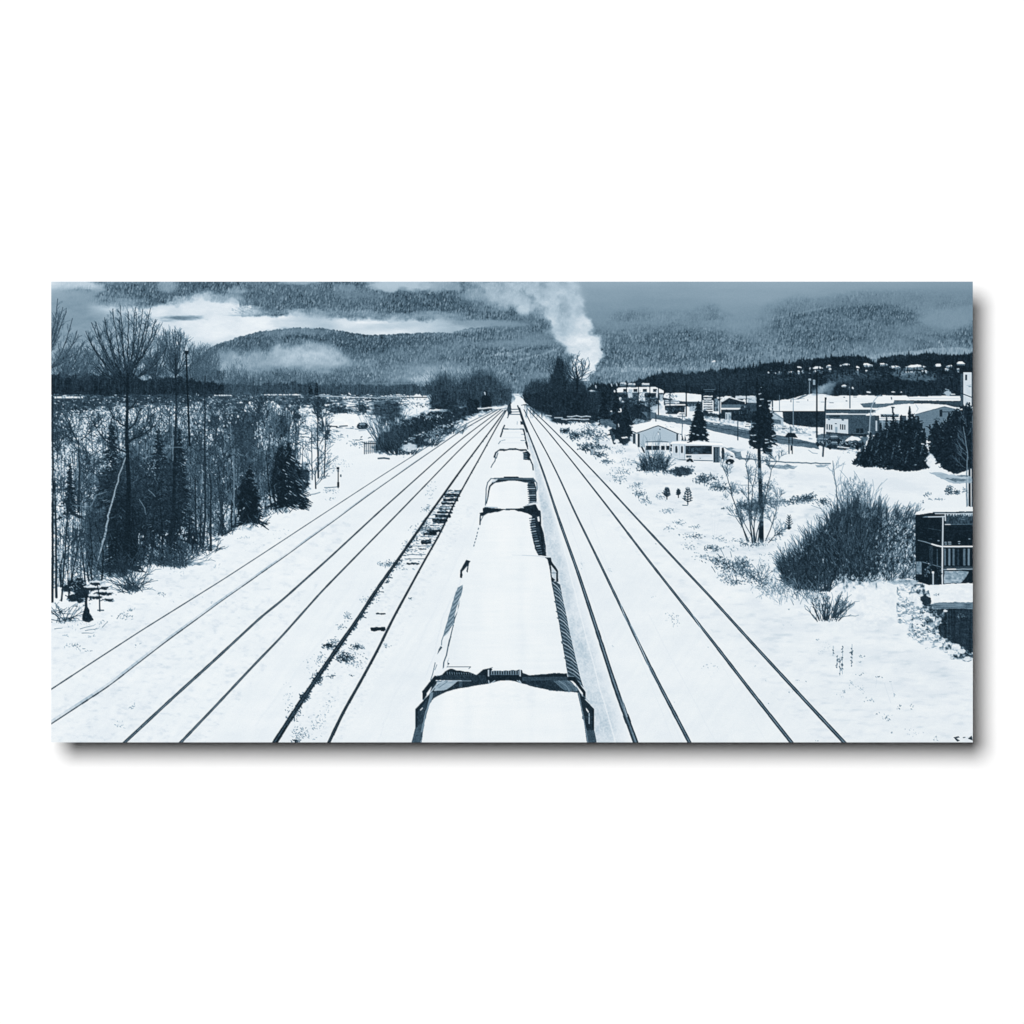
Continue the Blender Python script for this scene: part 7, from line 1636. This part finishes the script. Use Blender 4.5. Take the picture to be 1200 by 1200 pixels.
ink, nt, b = material('printed_ink')
at = nt.nodes.new('ShaderNodeAttribute'); at.attribute_name = 'ink'
tc = nt.nodes.new('ShaderNodeTexCoord'); no = nt.nodes.new('ShaderNodeTexNoise')
no.inputs['Scale'].default_value = 900; no.inputs['Detail'].default_value = 2
mr = nt.nodes.new('ShaderNodeMapRange'); mr.inputs['From Min'].default_value = .3; mr.inputs['From Max'].default_value = .7
mr.inputs['To Min'].default_value = .97; mr.inputs['To Max'].default_value = 1.03
mx = nt.nodes.new('ShaderNodeVectorMath'); mx.operation = 'SCALE'
nt.links.new(tc.outputs['Object'], no.inputs['Vector']); nt.links.new(no.outputs['Fac'], mr.inputs['Value'])
nt.links.new(at.outputs['Color'], mx.inputs[0]); nt.links.new(mr.outputs['Result'], mx.inputs['Scale']); nt.links.new(mx.outputs['Vector'], b.inputs['Base Color'])


def plain(name, col, scale, amt):
    m, nt, b = material(name)
    tc = nt.nodes.new('ShaderNodeTexCoord'); no = nt.nodes.new('ShaderNodeTexNoise'); no.inputs['Scale'].default_value = scale; no.inputs['Detail'].default_value = 6
    cr = nt.nodes.new('ShaderNodeValToRGB')
    cr.color_ramp.elements[0].color = (*[c * (1 - amt) for c in col], 1); cr.color_ramp.elements[1].color = (*col, 1)
    bu = nt.nodes.new('ShaderNodeBump'); bu.inputs['Strength'].default_value = .03; bu.inputs['Distance'].default_value = .001
    nt.links.new(tc.outputs['Object'], no.inputs['Vector']); nt.links.new(no.outputs['Fac'], cr.inputs['Fac']); nt.links.new(cr.outputs['Color'], b.inputs['Base Color'])
    nt.links.new(no.outputs['Fac'], bu.inputs['Height']); nt.links.new(bu.outputs['Normal'], b.inputs['Normal'])
    return m


wall_m = plain('white_wall_paint', (.93, .93, .93), 60, .01)
board_m = plain('grey_panel_board', (.30, .31, .32), 200, .05)
metal_m = plain('brushed_aluminium', (.5, .51, .52), 300, .2)


def box(name, x0, x1, y0, y1, z0, z1, m, parent=None):
    bm = bmesh.new()
    bmesh.ops.create_cube(bm, size=1)
    for v in bm.verts:
        v.co = ((x0 + x1) / 2 + v.co.x * (x1 - x0), (y0 + y1) / 2 + v.co.y * (y1 - y0), (z0 + z1) / 2 + v.co.z * (z1 - z0))
    me = bpy.data.meshes.new(name); bm.to_mesh(me); bm.free(); me.materials.append(m)
    o = bpy.data.objects.new(name, me); C.objects.link(o); o.parent = parent
    return o


GAP = .073
wall = box('wall', -4, 4, GAP + .004, GAP + .204, -2.6, 2.6, wall_m)
wall['kind'] = 'structure'; wall['label'] = 'plain white wall behind the hanging print'

root = bpy.data.objects.new('wall_print', None); C.objects.link(root)
root['label'] = 'wide thin print of a snow covered train between tracks, hung on a white wall'
root['category'] = 'wall print'
box('panel_board', -.5398, .5398, .0004, .004, -.2698, .2698, board_m, root)
for zz in (.12, -.12):
    box('hanging_rail', -.36, .36, .004, GAP + .004, zz - .012, zz + .012, metal_m, root)

# the ink layer, cut into one flat mesh per pictured item
tone = ink_grid()
srgb = to_rgb(tone)
lin = np.where(srgb <= .04045, srgb / 12.92, ((srgb + .055) / 1.055) ** 2.4) / ILLUM
own = np.sort(OWN.reshape(GH, ST, GW, ST).transpose(0, 2, 1, 3).reshape(GH, GW, ST * ST), axis=2)[:, :, ST * ST // 2]
STEP = ST / K
VX, VZ = np.meshgrid((PX + np.arange(GW + 1) * STEP - 600) * MM, (600 - PY - np.arange(GH + 1) * STEP) * MM)
VX = VX.astype(np.float32).ravel(); VZ = VZ.astype(np.float32).ravel()
VC = np.concatenate([lin.reshape(-1, 3), np.ones(((GH + 1) * (GW + 1), 1))], 1).astype(np.float32)

objs = {}
order = np.argsort(own.ravel(), kind='stable'); sorted_ids = own.ravel()[order]
for k, it in enumerate(ITEMS):
    a, z = np.searchsorted(sorted_ids, [k, k + 1])
    if z - a < 2:
        objs[k] = None
        continue
    cells = order[a:z]; r_, c_ = cells // GW, cells % GW
    v0 = r_ * (GW + 1) + c_
    quads = np.stack([v0, v0 + GW + 1, v0 + GW + 2, v0 + 1], 1)
    uv, inv = np.unique(quads.ravel(), return_inverse=True)
    me = bpy.data.meshes.new(it['name'])
    n = len(uv); q = len(quads)
    me.vertices.add(n)
    co = np.zeros((n, 3), np.float32); co[:, 0] = VX[uv]; co[:, 2] = VZ[uv]
    me.vertices.foreach_set('co', co.ravel())
    me.loops.add(q * 4); me.loops.foreach_set('vertex_index', inv.ravel().astype(np.int32))
    me.polygons.add(q); me.polygons.foreach_set('loop_start', np.arange(0, q * 4, 4, dtype=np.int32)); me.polygons.foreach_set('loop_total', np.full(q, 4, np.int32))
    me.update(calc_edges=True)
    ca = me.attributes.new('ink', 'FLOAT_COLOR', 'POINT'); ca.data.foreach_set('color', VC[uv].ravel())
    me.materials.append(ink)
    o = bpy.data.objects.new(it['name'], me); C.objects.link(o)
    objs[k] = o
for k, it in enumerate(ITEMS):
    o = objs[k]
    kids = [j for j, jt in enumerate(ITEMS) if jt['parent'] == k and objs[j] is not None]
    if o is None and kids:                       # everything of it is in its pieces
        o = bpy.data.objects.new(it['name'], None); C.objects.link(o); objs[k] = o
    if o is None:
        continue
    if it['label']: o['label'] = it['label']
    if it['group']: o['group'] = it['group']
    if it['kind'] == 'stuff': o['kind'] = 'stuff'
for k, it in enumerate(ITEMS):
    if objs[k] is not None:
        p = it['parent']
        objs[k].parent = root if p is None else objs[p]

# ---- light: one large soft lamp up and to the left, and a dim even room
w = bpy.data.worlds.new('World'); scene.world = w; w.use_nodes = True
bg = w.node_tree.nodes['Background']; bg.inputs['Color'].default_value = (1, .99, .985, 1); bg.inputs['Strength'].default_value = .012
ld = bpy.data.lights.new('softbox_lamp', 'AREA'); ld.shape = 'DISK'
ld.size = 7.0; ld.energy = 3330; ld.color = (1, 1, 1)
lo = bpy.data.objects.new('softbox_lamp', ld); C.objects.link(lo)
from mathutils import Vector
lo.location = (-2.9, -16, 3.4)
lo.rotation_euler = (Vector((0, 0, 0)) - lo.location).to_track_quat('-Z', 'Y').to_euler()

cam = bpy.data.cameras.new('camera'); co_ = bpy.data.objects.new('camera', cam); C.objects.link(co_)
co_.location = (0, -14, 0); co_.rotation_euler = (math.pi / 2, 0, 0)
cam.sensor_fit = 'HORIZONTAL'; cam.sensor_width = 36; cam.lens = 36 * 14 / 1.2; cam.clip_end = 100
scene.camera = co_
scene.render.engine = 'CYCLES'
vs = scene.view_settings; vs.view_transform = 'Standard'; vs.look = 'None'; vs.exposure = 0; vs.gamma = 1; vs.use_curve_mapping = False
